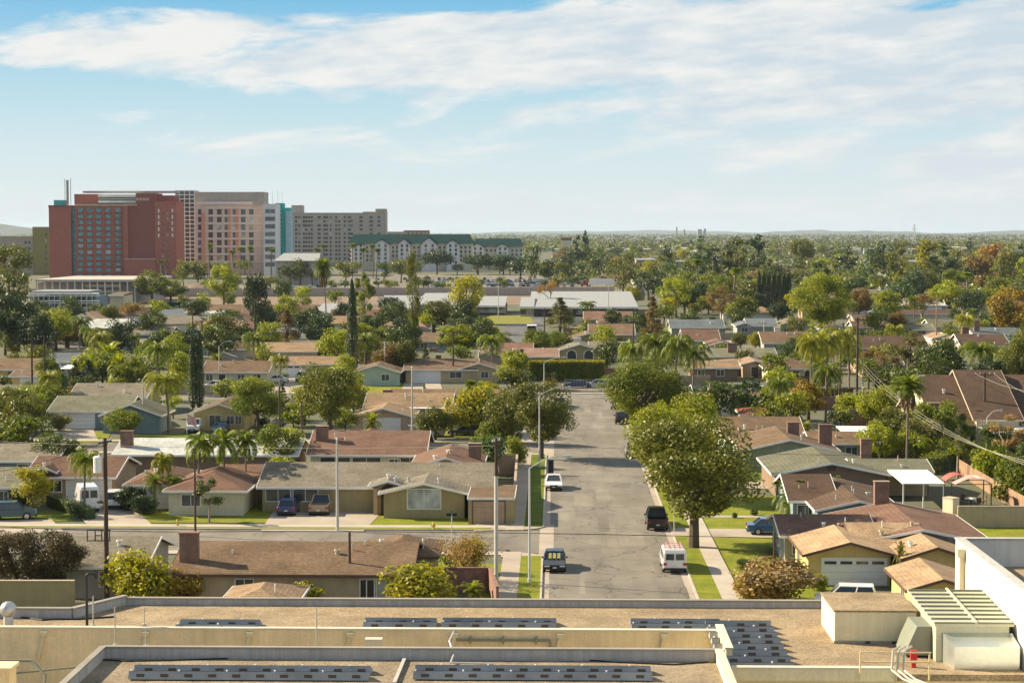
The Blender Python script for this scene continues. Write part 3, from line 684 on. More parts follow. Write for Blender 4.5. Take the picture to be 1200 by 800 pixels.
# ---------------------------------------------------------------- the ground
def rect(name, x0, x1, y0, y1, z, mat, **kw): return sheet(name, [(x0, y0, z), (x1, y0, z), (x1, y1, z), (x0, y1, z)], mat, **kw)
def pxs(name, pts, z, mat, **kw): return sheet(name, [G(x, y, z) for x, y in pts], mat, **kw)
m, nt, bb = nodes('ground_mix'); p = pos(nt)
cc = mixc(nt, remap(nt, tex_noise(nt, .05, 5, .6, src=p), 0, 1), (.12, .105, .065), (.05, .08, .02))
cc = mixc(nt, remap(nt, tex_noise(nt, .4, 4, .6, src=p), 0, .6), cc, (.11, .105, .085))
nt.links.new(colmul(nt, cc, remap(nt, tex_noise(nt, 4, 3, src=p), .8, 1.2)), bb.inputs['Base Color']); bb.inputs['Roughness'].default_value = 1
MATS['ground_mix'] = m
g = sheet('ground', [(-12000, -190, 0), (12000, -190, 0), (12000, 24500, 0), (-12000, 24500, 0)], 'ground_mix')
asphalt('asphalt_shaded', (.115, .115, .115))  # darker copy for the far road, its shade put into the colour
KL, KR = -.95, 10.9
RD1 = (162.5, 174.5); RD2 = (236, 247); RD3 = (311, 322)
rect('main_road', KL, KR, 60, 322, .012, 'asphalt')
rect('cross_road', -140, KL, *RD1, .012, 'asphalt')
rect('cross_road', -140, KL, *RD2, .012, 'asphalt_old')
rect('cross_road', -170, KL, *RD3, .012, 'asphalt_old')
rect('cross_road', KR, 150, *RD3, .012, 'asphalt_old')
rect('far_road', -14.5, -3, 440, 640, .03, 'asphalt_shaded')
rect('far_road', -180, 200, 452, 461, .045, 'asphalt_old')
rect('far_road', -420, 300, 880, 892, .04, 'asphalt_old')
asphalt('asphalt_patch', (.16, .145, .122)); asphalt('asphalt_pale', (.215, .195, .16))
def kerb(x0, x1, y0, y1):
    b = MB(); b.box(x0, x1, y0, y1, 0, .14); o = b.build('kerb', 'concrete_pale'); o['kind'] = 'structure'
# right side of the main street
for x0, x1, y0, y1 in ((KR-.55, KR, 60, 311), (KL, KL+.55, 60, 160), (KL, KL+.55, 178, 233), (KL, KL+.55, 250, 309), (KL-.4, KL+.9, 160, 178), (KL-.4, KL+.9, 233, 250)): rect('gutter', x0, x1, y0, y1, .018, 'concrete')
rr = random.Random(8)
for k in range(26):
    x = rr.uniform(KL+.8, KR-2.5); y = rr.uniform(142, 305); w, d = rr.uniform(.8, 2.6), rr.uniform(2, 14); rect('road_patch', x, x+w, y, y+d, .0155+.0002*k, rr.choice(('asphalt_patch', 'asphalt_pale')))
kerb(KR, KR+.16, 60, 171); kerb(KR, KR+.16, 176, 205); kerb(KR, KR+.16, 209, 311)
def slab_(name, x0, x1, y0, y1, z, mat):
    b = MB(); b.box(x0, x1, y0, y1, -.05, z); o = b.build(name, mat); o['kind'] = 'structure'; return o
z = .12
slab_('sidewalk', 12.8, 14.4, 60, 311, z, 'concrete_pale')
for y0, y1 in ((60, 171), (176, 205), (209, 240), (244, 311)): slab_('grass_verge', KR+.16, 12.8, y0, y1, z-.01, 'lawn')
for y0, y1 in ((171, 176), (205, 209), (240, 244)): slab_('driveway', KR, 12.8, y0, y1, z-.02, 'concrete')
# left side of the main street
for y0, y1 in ((60, 160.5), (176.5, 234), (249, 309)):
    kerb(KL-.16, KL, y0, y1); slab_('grass_verge', KL-1.9, KL-.16, y0, y1, z-.01, 'lawn_green' if y0 > 170 else 'lawn'); slab_('sidewalk', -4.4, KL-1.9, y0-2, y1+2, z, 'concrete')
# corner ramps and cross street edges
for y0, y1 in (RD1, RD2):
    b = MB(); b.box(-140, -4.6, y1, y1+.16, 0, .14); b.box(-140, -4.6, y0-.16, y0, 0, .14); o = b.build('kerb', 'concrete_pale'); o['kind'] = 'structure'
    slab_('grass_verge', -140, -6, y1+.16, y1+1.2, z-.01, 'lawn'); slab_('sidewalk', -140, -4.4, y1+1.2, y1+2.6, z, 'concrete_pale')
    slab_('sidewalk', -140, -4.4, y0-1.6, y0-.16, z, 'concrete_pale')
for (x, y) in ((-.95, RD1[1]), (-.95, RD1[0]), (-.95, RD2[1]), (-.95, RD2[0])):
    s = 1 if y in (RD1[1], RD2[1]) else -1; b = MB(); pts = [(-4.6, y, .1)]+[(-.95-3.6*(1-sin(t)), y+s*3.6*(1-cos(t))*.7, .1) for t in [k*pi/12 for k in range(7)]]+[(-.95, y+s*2.6, .1), (-4.6, y+s*2.6, .1)]
    b.slab(pts if s > 0 else pts[::-1], .12); o = b.build('corner_ramp', 'concrete'); o['kind'] = 'structure'
b = MB(); b.box(-170, 60, RD3[1], RD3[1]+.16, 0, .14); o = b.build('kerb', 'concrete_pale'); o['kind'] = 'structure'
slab_('sidewalk', -170, 60, RD3[1]+.16, RD3[1]+1.8, z, 'concrete_pale')
# lawns and drives
rect('lawn', 14.4, 24, 60, 171, .03, 'lawn'); rect('driveway', 14.4, 34, 171, 176, .04, 'concrete'); rect('lawn', 14.4, 26, 176, 183, .03, 'lawn'); rect('front_path', 14.4, 28, 183, 184.4, .05, 'concrete')
rect('lawn', 14.4, 24, 184.4, 198, .032, 'lawn'); rect('driveway', 14.4, 24, 204, 210, .04, 'concrete'); rect('lawn', 14.4, 24, 210, 238, .03, 'lawn_green'); rect('driveway', 14.4, 24, 239, 245, .04, 'concrete')
pxs('lawn', [(150, 612), (318, 612), (316, 588), (140, 588)], .05, 'lawn'); pxs('lawn', [(428, 619.5), (595, 619), (598, 602), (440, 604)], .05, 'lawn')
pxs('lawn', [(0, 612), (86, 610), (80, 598), (0, 598)], .05, 'lawn_green')
pxs('driveway', [(305, 622), (426, 622), (455, 592), (322, 596)], .075, 'concrete'); pxs('driveway', [(105, 617), (178, 614), (150, 590), (84, 596)], .075, 'concrete')
pxs('driveway', [(-10, 628), (75, 622), (60, 608), (-10, 609)], .075, 'concrete')
pxs('driveway', [(555, 622), (610, 620), (610, 606), (560, 606)], .08, 'concrete')
pxs('yard', [(500, 690), (560, 690), (560, 650), (500, 650)], .05, 'lawn'); pxs('yard', [(560, 720), (585, 720), (588, 660), (560, 660)], .06, 'lawn')
pxs('lawn', [(60, 519), (125, 519), (130, 506), (50, 506)], .05, 'lawn'); pxs('lawn', [(140, 519), (240, 519), (240, 508), (140, 508)], .05, 'lawn_green')
pxs('lawn', [(500, 512), (600, 512), (604, 501), (500, 501)], .05, 'lawn'); pxs('lawn', [(300, 512), (345, 512), (350, 500), (300, 500)], .05, 'lawn')
pxs('lawn', [(420, 460), (480, 460), (480, 450), (420, 450)], .05, 'lawn'); pxs('driveway', [(470, 460), (520, 460), (515, 446), (474, 446)], .06, 'concrete'); pxs('driveway', [(310, 460), (362, 460), (358, 442), (315, 442)], .06, 'concrete')
pxs('driveway', [(62, 516), (115, 516), (108, 499), (64, 499)], .06, 'concrete'); pxs('driveway', [(425, 516), (470, 516), (468, 503), (428, 503)], .06, 'concrete')
pxs('lawn', [(1060, 625), (1200, 640), (1210, 610), (1100, 600)], .05, 'lawn')
pxs('sports_field', [(180, 368), (430, 366), (430, 359), (180, 360)], .06, 'field'); pxs('lawn', [(552, 380), (625, 379), (622, 370), (560, 370)], .06, 'field')
pxs('dirt_field', [(-60, 357), (735, 357), (725, 345.5), (-60, 347)], .05, 'dirt'); pxs('dirt_field', [(-60, 347), (725, 345.5), (715, 338), (-60, 339)], .07, 'dirt_dark')
pxs('parking_lot', [(380, 337.6), (712, 337), (700, 321), (390, 322)], .09, 'asphalt_old'); pxs('parking_lot', [(180, 343), (300, 343), (300, 334), (180, 334)], .09, 'asphalt_old')
# ---------------------------------------------------------------- the houses, nearest first
# right of the street
house('yellow stucco house with a white double garage door at the office roof edge', [('front', 941, 1052, 650, 9, .27), ('side', 1000, 1090, 641, 10, .25), ('front', 1056, 1142, 655, 9, .32), ('front', 1062, 1150, 692, 9, .3, 2.4)],
      roof='tile', wall='yellow', trim='trim_brown', feats=[('garage', 0, 'f', .56, 5.0, .05, 2.1, 'garage_white', True), ('win', 0, 'l', .3, 1.4), ('win', 2, 'f', .3, 1.2), ('win', 3, 'l', .6, 1.2)], vents=4)
house('dark brown roofed house with a brick chimney behind the yellow house', [('front', 996, 1168, 637, 16, .2), ('side', 914, 1030, 628, 10, .22)], roof='redbrown', wall='grey',
      feats=[('win', 1, 'f', .2, 1.6), ('win', 1, 'l', .5, 1.5)], chim=[(0, .44, .98, 1.3, 1.9)], vents=6)
house('dark brown hip-roofed house with blue-grey walls and a white patio cover behind it', [('side', 924, 984, 587, 13, .27), ('front', 955, 1060, 598, 16, .22)], roof='umber', wall='blue',
      feats=[('win', 0, 'f', .3, 1.4), ('win', 0, 'f', .75, 1.8, .7, 1.4), ('door', 0, 'f', .52, 1)], vents=6)
house('grey-green roofed house with a wide dark gable beside the tall thin palm', [('front', 905, 1045, 556, 15, .2), ('side', 1000, 1095, 553, 9, .2)], roof='green', wall='brown', trim='trim_white', feats=[('vent', 0, 'f', .5, .9, 2.9, .5)], chim=[(0, .93, .75, 1.2, 1.6)], vents=5)
house('tan-brown roofed house with two brick chimneys behind the grey-green roof', [('front', 868, 985, 528, 15, .23), ('side', 950, 1018, 520, 10, .2)], roof='brown', wall='sage', feats=[('win', 1, 'f', .3, 1.8), ('win', 1, 'f', .75, 1.3)], chim=[(0, .62, .6, 1.4, 1.3), (0, .9, .3, 1.5, 1.6)], vents=4)
house('brown gabled house with a planted light green wall right of the magnolia', [('side', 846, 945, 512, 14, .27)], roof='brown', wall='mint', feats=[('win', 0, 'f', .25, 1.8), ('win', 0, 'f', .6, 1.6)], vents=4)
house('blue-walled house with a low reddish gable behind the green street tree', [('front', 812, 864, 472, 12, .22), ('side', 855, 895, 470, 9, .2)], roof='redbrown', wall='blue', feats=[('garage', 0, 'f', .55, 4.0)], vents=1)
house('small red tile-roofed lean-to house beside the blue-walled house', [('hip', 868, 914, 486, 9, .2)], roof='redtile', wall='tan', feats=[('win', 0, 'f', .4, 1.2)], vents=0)
house('near-black roofed low house between the tan house and the blue-walled house', [('side', 813, 892, 461, 12, .16)], roof='black', wall='grey', vents=3)
house('orange-brown roofed house with a brown wall and one white window right of the drooping palm', [('side', 808, 868, 431, 11, .18), ('hip', 842, 884, 425, 8, .15)], roof='tan', wall='brown', feats=[('win', 0, 'f', .62, 1.4), ('win', 0, 'f', .2, 1.2)], vents=1)
house('long low olive-green roofed house with one brick chimney', [('side', 808, 912, 418, 14, .2)], roof='olive', wall='beige', chim=[(0, .5, .25, 1.9, 1.5)], vents=3, feats=[('win', 0, 'f', .7, 1.5)])
house('tile-roofed house with a white gabled porch beside the orange-brown roof', [('front', 868, 902, 427, 12, .28)], roof='tan', wall='tan', feats=[('door', 0, 'f', .5, 1.4)], vents=1)
house('cream house with a peaked brown roof left of the yellow-fronded palms', [('hip', 897, 962, 432, 13, .32)], roof='brown', wall='cream', trim='trim_white', feats=[('win', 0, 'f', .2, 1.2), ('win', 0, 'f', .55, 1.3), ('door', 0, 'f', .8, 1.2), ('win', 0, 'l', .5, 1.2)])
house('big brown steep-roofed building with cream gable ends on the right edge', [('side', 1092, 1143, 497, 26, .42, 3.0), ('side', 1141, 1200, 492, 26.3, .42, 3.65), ('side', 1198, 1290, 497, 26, .42, 3.0), ('side', 1066, 1094, 491, 12, .4, 2.6)], roof='umber', wall='cream', trim='trim_tan', name='building', cat='building', chim=[(0, .06, .02, 1.6, -2.4), (2, .3, .02, 1.6, -2.4)], vents=5)
house('dark brown two-storey house with tan walls behind the bare pinkish tree', [('side', 1003, 1090, 408, 14, .3, 5.0), ('side', 1010, 1060, 427, 9, .3, 2.6)], roof='umber', wall='tan', feats=[('win', 0, 'f', .2, 1.4, 3.2, 1.1), ('win', 0, 'f', .55, 1.4, 3.2, 1.1)], vents=3)
house('white-walled house with a dark green roof left of the small queen palm', [('side', 1064, 1096, 386, 11, .25), ('side', 1090, 1128, 383, 14, .25)], roof='green', wall='white', feats=[('win', 0, 'f', .5, 2.4)], vents=1)
house('white house with two brown pitched roofs beyond the small queen palm', [('front', 1092, 1125, 397, 13, .3), ('front', 1108, 1148, 402, 11, .3)], roof='tan', wall='white', feats=[('win', 1, 'f', .5, 1.5)], vents=1)
house('white house with a dark roof and red brick chimney at the right edge', [('side', 1126, 1185, 405, 15, .3)], roof='umber', wall='white', chim=[(0, .32, .8, 1.6, 1.6)], feats=[('win', 0, 'f', .15, 1.4), ('win', 0, 'f', .6, 2)], vents=1)
house('blue-grey roofed house with paired brick chimneys at the far right', [('side', 1140, 1200, 391, 13, .2)], roof='bluegrey', wall='white', chim=[(0, .12, .2, 1.4, 2.2)], vents=1)
house('long flat brown roofed house under the wide bare-trunked tree', [('side', 1040, 1130, 368, 16, .14), ('side', 1000, 1060, 374, 12, .2)], roof='umber', wall='cream', vents=1)
house('lilac-white walled house with a brown roof left of the cluster of dark roofs', [('front', 962, 1000, 385, 16, .22)], roof='brown', wall='lightblue', vents=1)
house('low dark-roofed house with a small white gable in the middle of the right side', [('side', 1000, 1050, 384, 14, .22), ('front', 1022, 1044, 384, 9, .35)], roof='umber', wall='white', feats=[('win', 1, 'f', .5, 1)], vents=2)
house('pale sage gabled house right of the row of palm trunks at the street', [('front', 830, 862, 405, 14, .3), ('side', 800, 845, 399, 16, .28)], roof='redbrown', wall='mint', feats=[('win', 0, 'f', .3, 1.2), ('win', 0, 'f', .65, 1.2)], vents=2)
house('grey-roofed house with a pale hipped front gable below the orange tree', [('side', 785, 850, 384, 15, .25), ('front', 812, 852, 383, 10, .3)], roof='bluegrey', wall='sage', feats=[('win', 1, 'f', .4, 2), ('win', 0, 'f', .2, 1.2)], vents=2)
house('house with a dark roof and a pale triangular gable left of the lime plants', [('front', 862, 884, 382, 12, .35), ('side', 875, 912, 382, 13, .28)], roof='bluegrey', wall='grey', feats=[('win', 0, 'f', .5, 1.6)], vents=1)
house('grey gabled house with white bargeboards beside the round bright tree', [('front', 908, 952, 382, 14, .3)], roof='grey', wall='sage', feats=[('win', 0, 'f', .3, 1.2), ('win', 0, 'f', .7, 1.2)], vents=1)
house('brown-roofed house with a white chimney above the cream peaked house', [('side', 893, 955, 402, 15, .3)], roof='brown', wall='grey', chim=[(0, .42, .9, 1.4, 1, 'wall_white')], feats=[('win', 0, 'f', .3, 2), ('win', 0, 'f', .8, 1.6)], vents=2)
# middle, beyond the end of the street
house('khaki house with two white arched windows behind the clipped hedge', [('front', 653, 706, 411, 14, .3), ('side', 690, 735, 410, 12, .25)], roof='grey', wall='khaki', feats=[('arch', 0, 'f', .3, 1.9), ('arch', 0, 'f', .72, 1.9), ('win', 1, 'f', .6, 1.4)], chim=[(0, .46, .8, 1.6, .7, 'wall_white')])
house('brown-roofed house with a pale gable behind the arched-window house', [('front', 665, 716, 398, 14, .3), ('side', 690, 745, 392, 18, .25)], roof='brown', wall='khaki', vents=3)
house('long brown-roofed house between the dark round conifer and the brown conifer', [('side', 684, 742, 374, 18, .22), ('hip', 700, 738, 378, 12, .3)], roof='redbrown', wall='tan', vents=3)
house('low house with pinkish roof under the green trees at the road end', [('side', 600, 655, 418, 13, .22)], roof='pink', wall='tan', feats=[('win', 0, 'f', .3, 1.4)], vents=2)
house('brown gabled house with white bargeboards left of the lime tree', [('front', 553, 592, 418, 14, .32), ('side', 580, 625, 410, 12, .2)], roof='redbrown', wall='pinkish', vents=2)
# left of the street, from the camera outwards
house('long mauve-brown roofed house with a brick chimney directly behind the office parapet', [('side', 195, 484, 673, 13, .22), ('hip', 420, 514, 652, 8, .3)], roof='brown', wall='beige', trim='trim_brown',
      feats=[('win', 0, 'f', .30, 1.3), ('door', 0, 'f', .83, 1), ('win', 0, 'f', .93, 2.8, .3, 2.0, 'glass_pale', 'trim_white', 4), ('win', 1, 'r', .4, 1.2), ('win', 1, 'f', .8, 1.1)], chim=[(0, .065, .2, 1.4, 1.6)], vents=7)
house('small light brown roofed shed with a skylight below the mauve-brown roof', [('hip', 250, 345, 712, 8, .3, 2.2)], roof='tan', wall='beige', vents=1, name='outbuilding', cat='outbuilding')
house('grey-roofed house with a pale side wall beside the dark utility pole', [('side', 60, 172, 664, 11, .27)], roof='grey', wall='grey', feats=[('win', 0, 'r', .3, 1.2), ('win', 0, 'f', .6, 1.4)], vents=1)
house('long green-beige house with a front gable and an arched entrance porch', [('side', 300, 580, 571, 13, .27), ('front', 443, 550, 578, 8, .23), ('front', 431, 478, 570, 4, .3, 2.9)], roof='grey', wall='khaki',
      feats=[('win', 0, 'f', .07, 2.4, 1.1, 1.2), ('win', 0, 'f', .19, 2.4, 1.1, 1.2), ('win', 1, 'f', .5, 3.2, 1.0, 1.9, 'glass_pale')], vents=6)
house('brown hip-roofed house with dark picture windows behind the green-beige house', [('side', 358, 500, 533, 14, .3), ('hip', 385, 470, 527, 12, .42, 2.7), ('front', 478, 566, 549, 13, .3)], roof='redbrown', wall='cream',
      feats=[('win', 0, 'f', .22, 3.4, .6, 1.6), ('win', 0, 'f', .5, 3.2, .6, 1.6), ('win', 0, 'f', .75, 1.2, 1, 1), ('win', 0, 'f', .92, 2.6, .6, 1.6), ('vent', 2, 'f', .5, 1.2, 2.55, .8, 'wood_fence')], chim=[(0, .1, .3, 1.4, 1.1), (2, .86, .5, 1.4, 1.1)], vents=6)
house('pinkish house with a wide white garage door behind the brown hip roof', [('front', 411, 486, 488, 9, .27), ('side', 425, 530, 477, 13, .24)], roof='tan', wall='pinkish', feats=[('garage', 0, 'f', .48, 5.0, .05, 2.2)], vents=4)
house('long dark-brown roofed house with a brick chimney at its left end', [('side', 452, 600, 471, 13, .22), ('side', 520, 590, 482, 8, .2)], roof='brown', wall='brown', chim=[(0, .01, .1, 1.4, .6)], vents=4)
house('beige house with a pale blue garage door and a right-hand front gable', [('side', 472, 560, 433, 13, .25), ('front', 535, 587, 433, 9, .3)], roof='brown', wall='beige', feats=[('garage', 0, 'f', .3, 5.0, .05, 2.2), ('win', 0, 'f', .72, 2.2), ('win', 1, 'f', .65, 1.3), ('door', 1, 'f', .12, 1)], chim=[(0, .44, .6, 1.0, .8)], vents=2)
house('brown house with white garage door and square lights left of the big oak', [('side', 312, 400, 427, 12, .2), ('side', 300, 372, 412, 13, .25)], roof='tan', wall='cream', feats=[('garage', 0, 'f', .35, 5.2, .05, 2.3, 'garage_white', True)], vents=2)
house('house with a white triangular gable between the big oak and the light pole', [('front', 412, 470, 436, 14, .3)], roof='brown', wall='mint', feats=[('win', 0, 'f', .7, 1.4)], vents=2)
house('tan long house with a brown roof right of the cypress pair', [('side', 234, 315, 436, 13, .25)], roof='brown', wall='cream', feats=[('win', 0, 'f', .1, 1.2), ('door', 0, 'f', .3, 1.2), ('win', 0, 'f', .6, 1.3), ('win', 0, 'f', .85, 1.3)], vents=3)
house('yellow gabled house with a long slanting white bargeboard right of the weeping palm', [('front', 222, 290, 484, 14, .33)], roof='brown', wall='yellow', feats=[('win', 0, 'f', .42, 1.6, .7, 1.5), ('win', 0, 'f', .72, 1), ('win', 0, 'f', .88, .8)], vents=2)
house('greenish-grey roofed house with a white garage door behind the lawn', [('side', 54, 150, 482, 13, .26), ('front', 115, 190, 487, 9, .36)], roof='green', wall='blue', feats=[('garage', 0, 'f', .35, 5.0, .05, 2.2), ('win', 0, 'f', .75, 1.5)], vents=2)
house('grey-brown roofed house partly behind the yellow shrubs', [('side', 78, 172, 466, 13, .27)], roof='grey', wall='beige', vents=3)
house('long low pale grey roofed house with a brick chimney and three king palms in front', [('side', 130, 350, 533, 11, .25)], roof='pale', wall='brown', trim='trim_white', chim=[(0, .055, .25, 1.4, 1.4)], vents=3)
house('reddish-brown hip-roofed house with a cream front wall behind the trio of palms', [('hip', 143, 210, 568, 12, .3), ('hip', 190, 290, 575, 13, .33), ('side', 250, 305, 563, 9, .25)], roof='redbrown', wall='cream', feats=[('win', 0, 'f', .4, 1.8), ('win', 1, 'f', .3, 1.8), ('win', 2, 'f', .6, 1.3), ('garage', 0, 'f', .75, 2.6)], vents=4)
house('brown house with a small orange gable behind the white van', [('side', 26, 136, 559, 12, .25), ('front', 38, 66, 553, 5, .45, 3)], roof='redbrown', wall='tan', feats=[('garage', 0, 'f', .75, 4.6), ('win', 0, 'f', .3, 1.6)], vents=2)
house('dark grey roofed house with white posts on the left edge', [('side', -60, 66, 540, 12, .22)], roof='grey', wall='blue', feats=[('win', 0, 'f', .75, 2.4), ('door', 0, 'f', .9, 1)], vents=2)
house('olive-roofed house at the left edge beside the dark blue car', [('side', -80, 28, 571, 12, .22)], roof='olive', wall='beige', feats=[('win', 0, 'f', .8, 1.6), ('door', 0, 'f', .93, 1)], vents=2)
house('brown roofed house on the far left behind the round tree', [('side', -40, 50, 433, 13, .26), ('side', 10, 56, 441, 8, .2)], roof='brown', wall='yellow', feats=[('win', 0, 'f', .6, 1.5), ('garage', 1, 'f', .5, 3)], vents=2)
house('mossy grey roofed house at the left edge above the dark leafy tree', [('side', -60, 30, 466, 12, .25)], roof='green', wall='brown', vents=1)
house('pale grey long-roofed house with a white gable behind the dark bushes', [('side', 50, 110, 424, 12, .24), ('front', 78, 122, 425, 12, .22)], roof='bluegrey', wall='lightblue', chim=[(0, .85, .7, 2.0, .9)], feats=[('win', 0, 'f', .3, 1.4)], vents=2)
house('pale blue two-storey gabled house left of the thin utility pole', [('front', 208, 250, 391, 13, .3, 4.8)], roof='bluegrey', wall='lightblue', feats=[('win', 0, 'f', .45, 2.2, 2.4, 1.6)], vents=1)
house('white gabled house with a brown roof below the sports field', [('side', 280, 330, 372, 14, .28), ('front', 282, 310, 374, 8, .4)], roof='redbrown', wall='white', chim=[(0, .1, .8, 1.6, 1.6, 'wall_white')], feats=[('win', 0, 'f', .3, 2)], vents=1)
house('grey-roofed house with a white-framed window left of the tall cypress', [('side', 352, 425, 396, 14, .22), ('side', 338, 372, 404, 8, .2)], roof='green', wall='cream', feats=[('win', 1, 'f', .65, 2)], vents=1)
house('house with a white gable and a red brick chimney right of the tall cypress', [('front', 430, 466, 375, 13, .3), ('side', 372, 440, 376, 13, .2)], roof='umber', wall='white', chim=[(0, .3, .9, 3.6, .8)], vents=1)
house('dark-roofed low house under the round clipped tree', [('side', 460, 550, 400, 15, .22), ('side', 420, 480, 410, 12, .25)], roof='brown', wall='grey', feats=[('win', 0, 'f', .4, 1.6)], vents=2)
house('turquoise-fronted house with grey-green roofs', [('side', 485, 560, 421, 13, .24)], roof='green', wall='mint', chim=[(0, .3, .4, 1, .6)], vents=2)
house('long brown-roofed house behind the banana plants', [('side', 125, 200, 392, 14, .24), ('side', 140, 175, 402, 8, .2)], roof='grey', wall='blue', feats=[('win', 1, 'f', .6, 2)], vents=2)
house('white-walled house with grey roof above the bare tree', [('side', 100, 150, 381, 13, .25)], roof='umber', wall='white', feats=[('win', 0, 'f', .5, 2.4), ('win', 0, 'f', .85, 1.5)], vents=1)
house('low sand-coloured house right of the bare tree', [('side', 185, 252, 378, 15, .2)], roof='green', wall='beige', feats=[('win', 0, 'f', .25, 2), ('win', 0, 'f', .8, 1.5)], vents=1)
house('brown low house between the pale blue gabled house and the dark conifer', [('side', 245, 300, 409, 13, .24)], roof='umber', wall='grey', vents=2)
house('brown long house behind the dark conifer', [('side', 296, 352, 389, 14, .24)], roof='bluegrey', wall='grey', vents=1)
house('khaki flat-roofed garage beside the street, right of the green-beige house', [('flat', 548, 603, 583, 9, .0, 2.6, .05)], roof='brown', wall='khaki', feats=[('garage', 0, 'f', .45, 3.0, .05, 2.2, 'wall_tan')], vents=0, name='garage', cat='garage')
# open-sided patio covers
def patio(label, x0, x1, ye, dep, col='trim_white', zz=2.5, tilt=.25):
    a = G(x0, ye, zz); c = G(x1, ye, zz); root = thing('patio_cover', label, 'patio cover', (a.x, a.y, 0)); w = c.x-a.x
    b = MB(); b.slab([(0, 0, zz), (w, 0, zz), (w, dep, zz+tilt), (0, dep, zz+tilt)], .12); b.build('roof', col, root)
    for x in (.1, w/2, w-.1):
        b = MB(); b.box(x-.06, x+.06, .1, .22, 0, zz-.13); b.build('post', 'trim_white', root)
    b = MB(); b.box(0.02, w-.02, dep-.2, dep-.1, 0, zz); b.build('back_wall', 'wall_beige', root)
patio('white flat patio cover beside the dark brown roof and its brick chimney', 1058, 1107, 566, 9)
patio('white flat patio cover behind the grey-green roof', 992, 1036, 510, 9)
patio('small grey-white patio cover behind the big brown roof', 1075, 1110, 464, 5)
patio('white slanting patio roof between the pinkish house and the dark-brown roof', 478, 520, 478, 7)
patio('white flat carport roof at the right edge beside a brick pier', 1160, 1215, 508, 8)
patio('white flat patio cover at the left of the dark bushes', 68, 84, 432, 7)
# porch of the long green-beige house
i = root_info['long green-beige house with a front gable and an arched entrance porch'][2]; wx0, wx1, wy0, wy1 = i['w']
r_ = [o for o in bpy.data.objects if o.get('label', '').startswith('long green-beige')][0]; o_ = r_.location
b = MB(o_); xm = i['xm']; b.box(xm-.75, xm+.75, wy0-.03, wy0+.0, .02, 2.35); b.cyl((xm, wy0-.03, 2.3), (xm, wy0, 2.3), .75, .75, 16); b.build('entrance', 'door_dark', r_)
for s in (-1, 1):
    b = MB(o_); b.box(xm+s*1.25-.2, xm+s*1.25+.2, wy0-.3, wy0-.01, 0, 2.7); b.build('porch_column', 'wall_tan', r_)
# ---------------------------------------------------------------- trees and plants placed from the photograph
T('broad', 813, 642, 489, 164, 'olive', 'big round magnolia over the right pavement by the black pickup')
T('broad', 790, 585, 459, 112, 'bright', 'bright green tree right behind the big magnolia')
T('broad', 756, 512, 416, 98, 'mid', 'wide dense green tree overhanging the far right pavement')
T('broad', 634, 538, 446, 86, 'olive', 'olive-brown street tree left of the road beside a tall lamp')
T('round', 592, 520, 458, 50, 'olive', 'dull green tree just left of the olive-brown street tree')
T('bush', 604, 548, 512, 28, 'bright', 'yellow-green bush beside the block wall left of the street')
T('bush', 780, 545, 470, 40, 'bright', 'upright light green shrub against the left side of the magnolia')
T('bush', 762, 512, 470, 50, 'mid', 'shrub along the right kerb behind the silver car')
T('bush', 742, 492, 466, 40, 'bright', 'low shrub by the right kerb next to the black SUV')
T('bush', 822, 505, 466, 46, 'bright', 'bright shrub in front of the brown planted house')
T('queen', 768, 470, 387, 52, 'palm', 'bright queen palm rising above the wide green street tree')
T('queen', 738, 468, 398, 40, 'palm', 'left queen palm above the wide green street tree')
T('queen', 812, 475, 400, 48, 'palm', 'queen palm with hanging fronds right of the wide green tree')
T('queen', 790, 480, 388, 50, 'palm', 'tall queen palm with a dense green head beside the drooping one')
T('queen', 950, 470, 388, 46, 'palmyellow', 'left palm of the yellow-fronded cluster')
T('queen', 968, 468, 384, 52, 'palmyellow', 'middle palm of the yellow-fronded cluster')
T('queen', 984, 465, 380, 50, 'palmyellow', 'right palm of the yellow-fronded cluster')
T('queen', 995, 462, 392, 44, 'palm', 'green palm behind the yellow-fronded cluster')
T('fan', 1062, 560, 443, 46, 'palm', 'tall thin palm with a brown dead skirt behind the brick chimney', var=0)
T('airy', 1122, 562, 478, 44, 'mid', 'slim sparse tree with a pale trunk before the big brown building')
T('round', 1112, 490, 444, 50, 'mid', 'round green tree in front of the big brown roof')
T('bush', 1160, 565, 518, 46, 'bright', 'yellow-green shrub behind the wooden fence')
T('bush', 1186, 590, 532, 52, 'mid', 'dark green shrub right behind the wooden fence at the edge')
T('airy', 1180, 545, 486, 60, 'twig', 'bare twiggy tree at the right edge by the carport')
T('round', 1030, 500, 453, 50, 'bright', 'lime-green rounded tree left of the tall thin palm')
T('round', 1086, 520, 470, 56, 'mid', 'dark green bushy tree behind the tall thin palm')
T('bush', 1048, 525, 490, 55, 'mid', 'low green shrubs beside the white patio cover')
T('bush', 1000, 490, 462, 44, 'bright', 'bright shrub below the yellow-fronded palms')
T('tall', 1064, 470, 384, 50, 'grey', 'tall grey-green tree beside the pole in the right middle')
T('broadm', 1098, 476, 396, 66, 'dark', 'dark broad tree right of the tall grey-green tree')
T('bare', 1026, 455, 400, 44, 'brown', 'pinkish bare tree in front of the two-storey dark house')
T('broad', 1196, 468, 383, 56, 'olive', 'big olive tree cut by the right edge of the view')
T('queen', 1150, 462, 398, 58, 'palm', 'queen palm low in front of the right edge olive tree')
T('queen', 1128, 412, 366, 32, 'palmyellow', 'small queen palm by the white houses on the right')
T('broadm', 1158, 470, 415, 50, 'deep', 'dark tree behind the big brown roof at right')
T('clump', 924, 608, 566, 44, 'palm', 'green spiky palm clump left of the dark brown hip roof')
T('clump', 926, 612, 586, 28, 'palm', 'small green fan clump by the blue-grey wall')
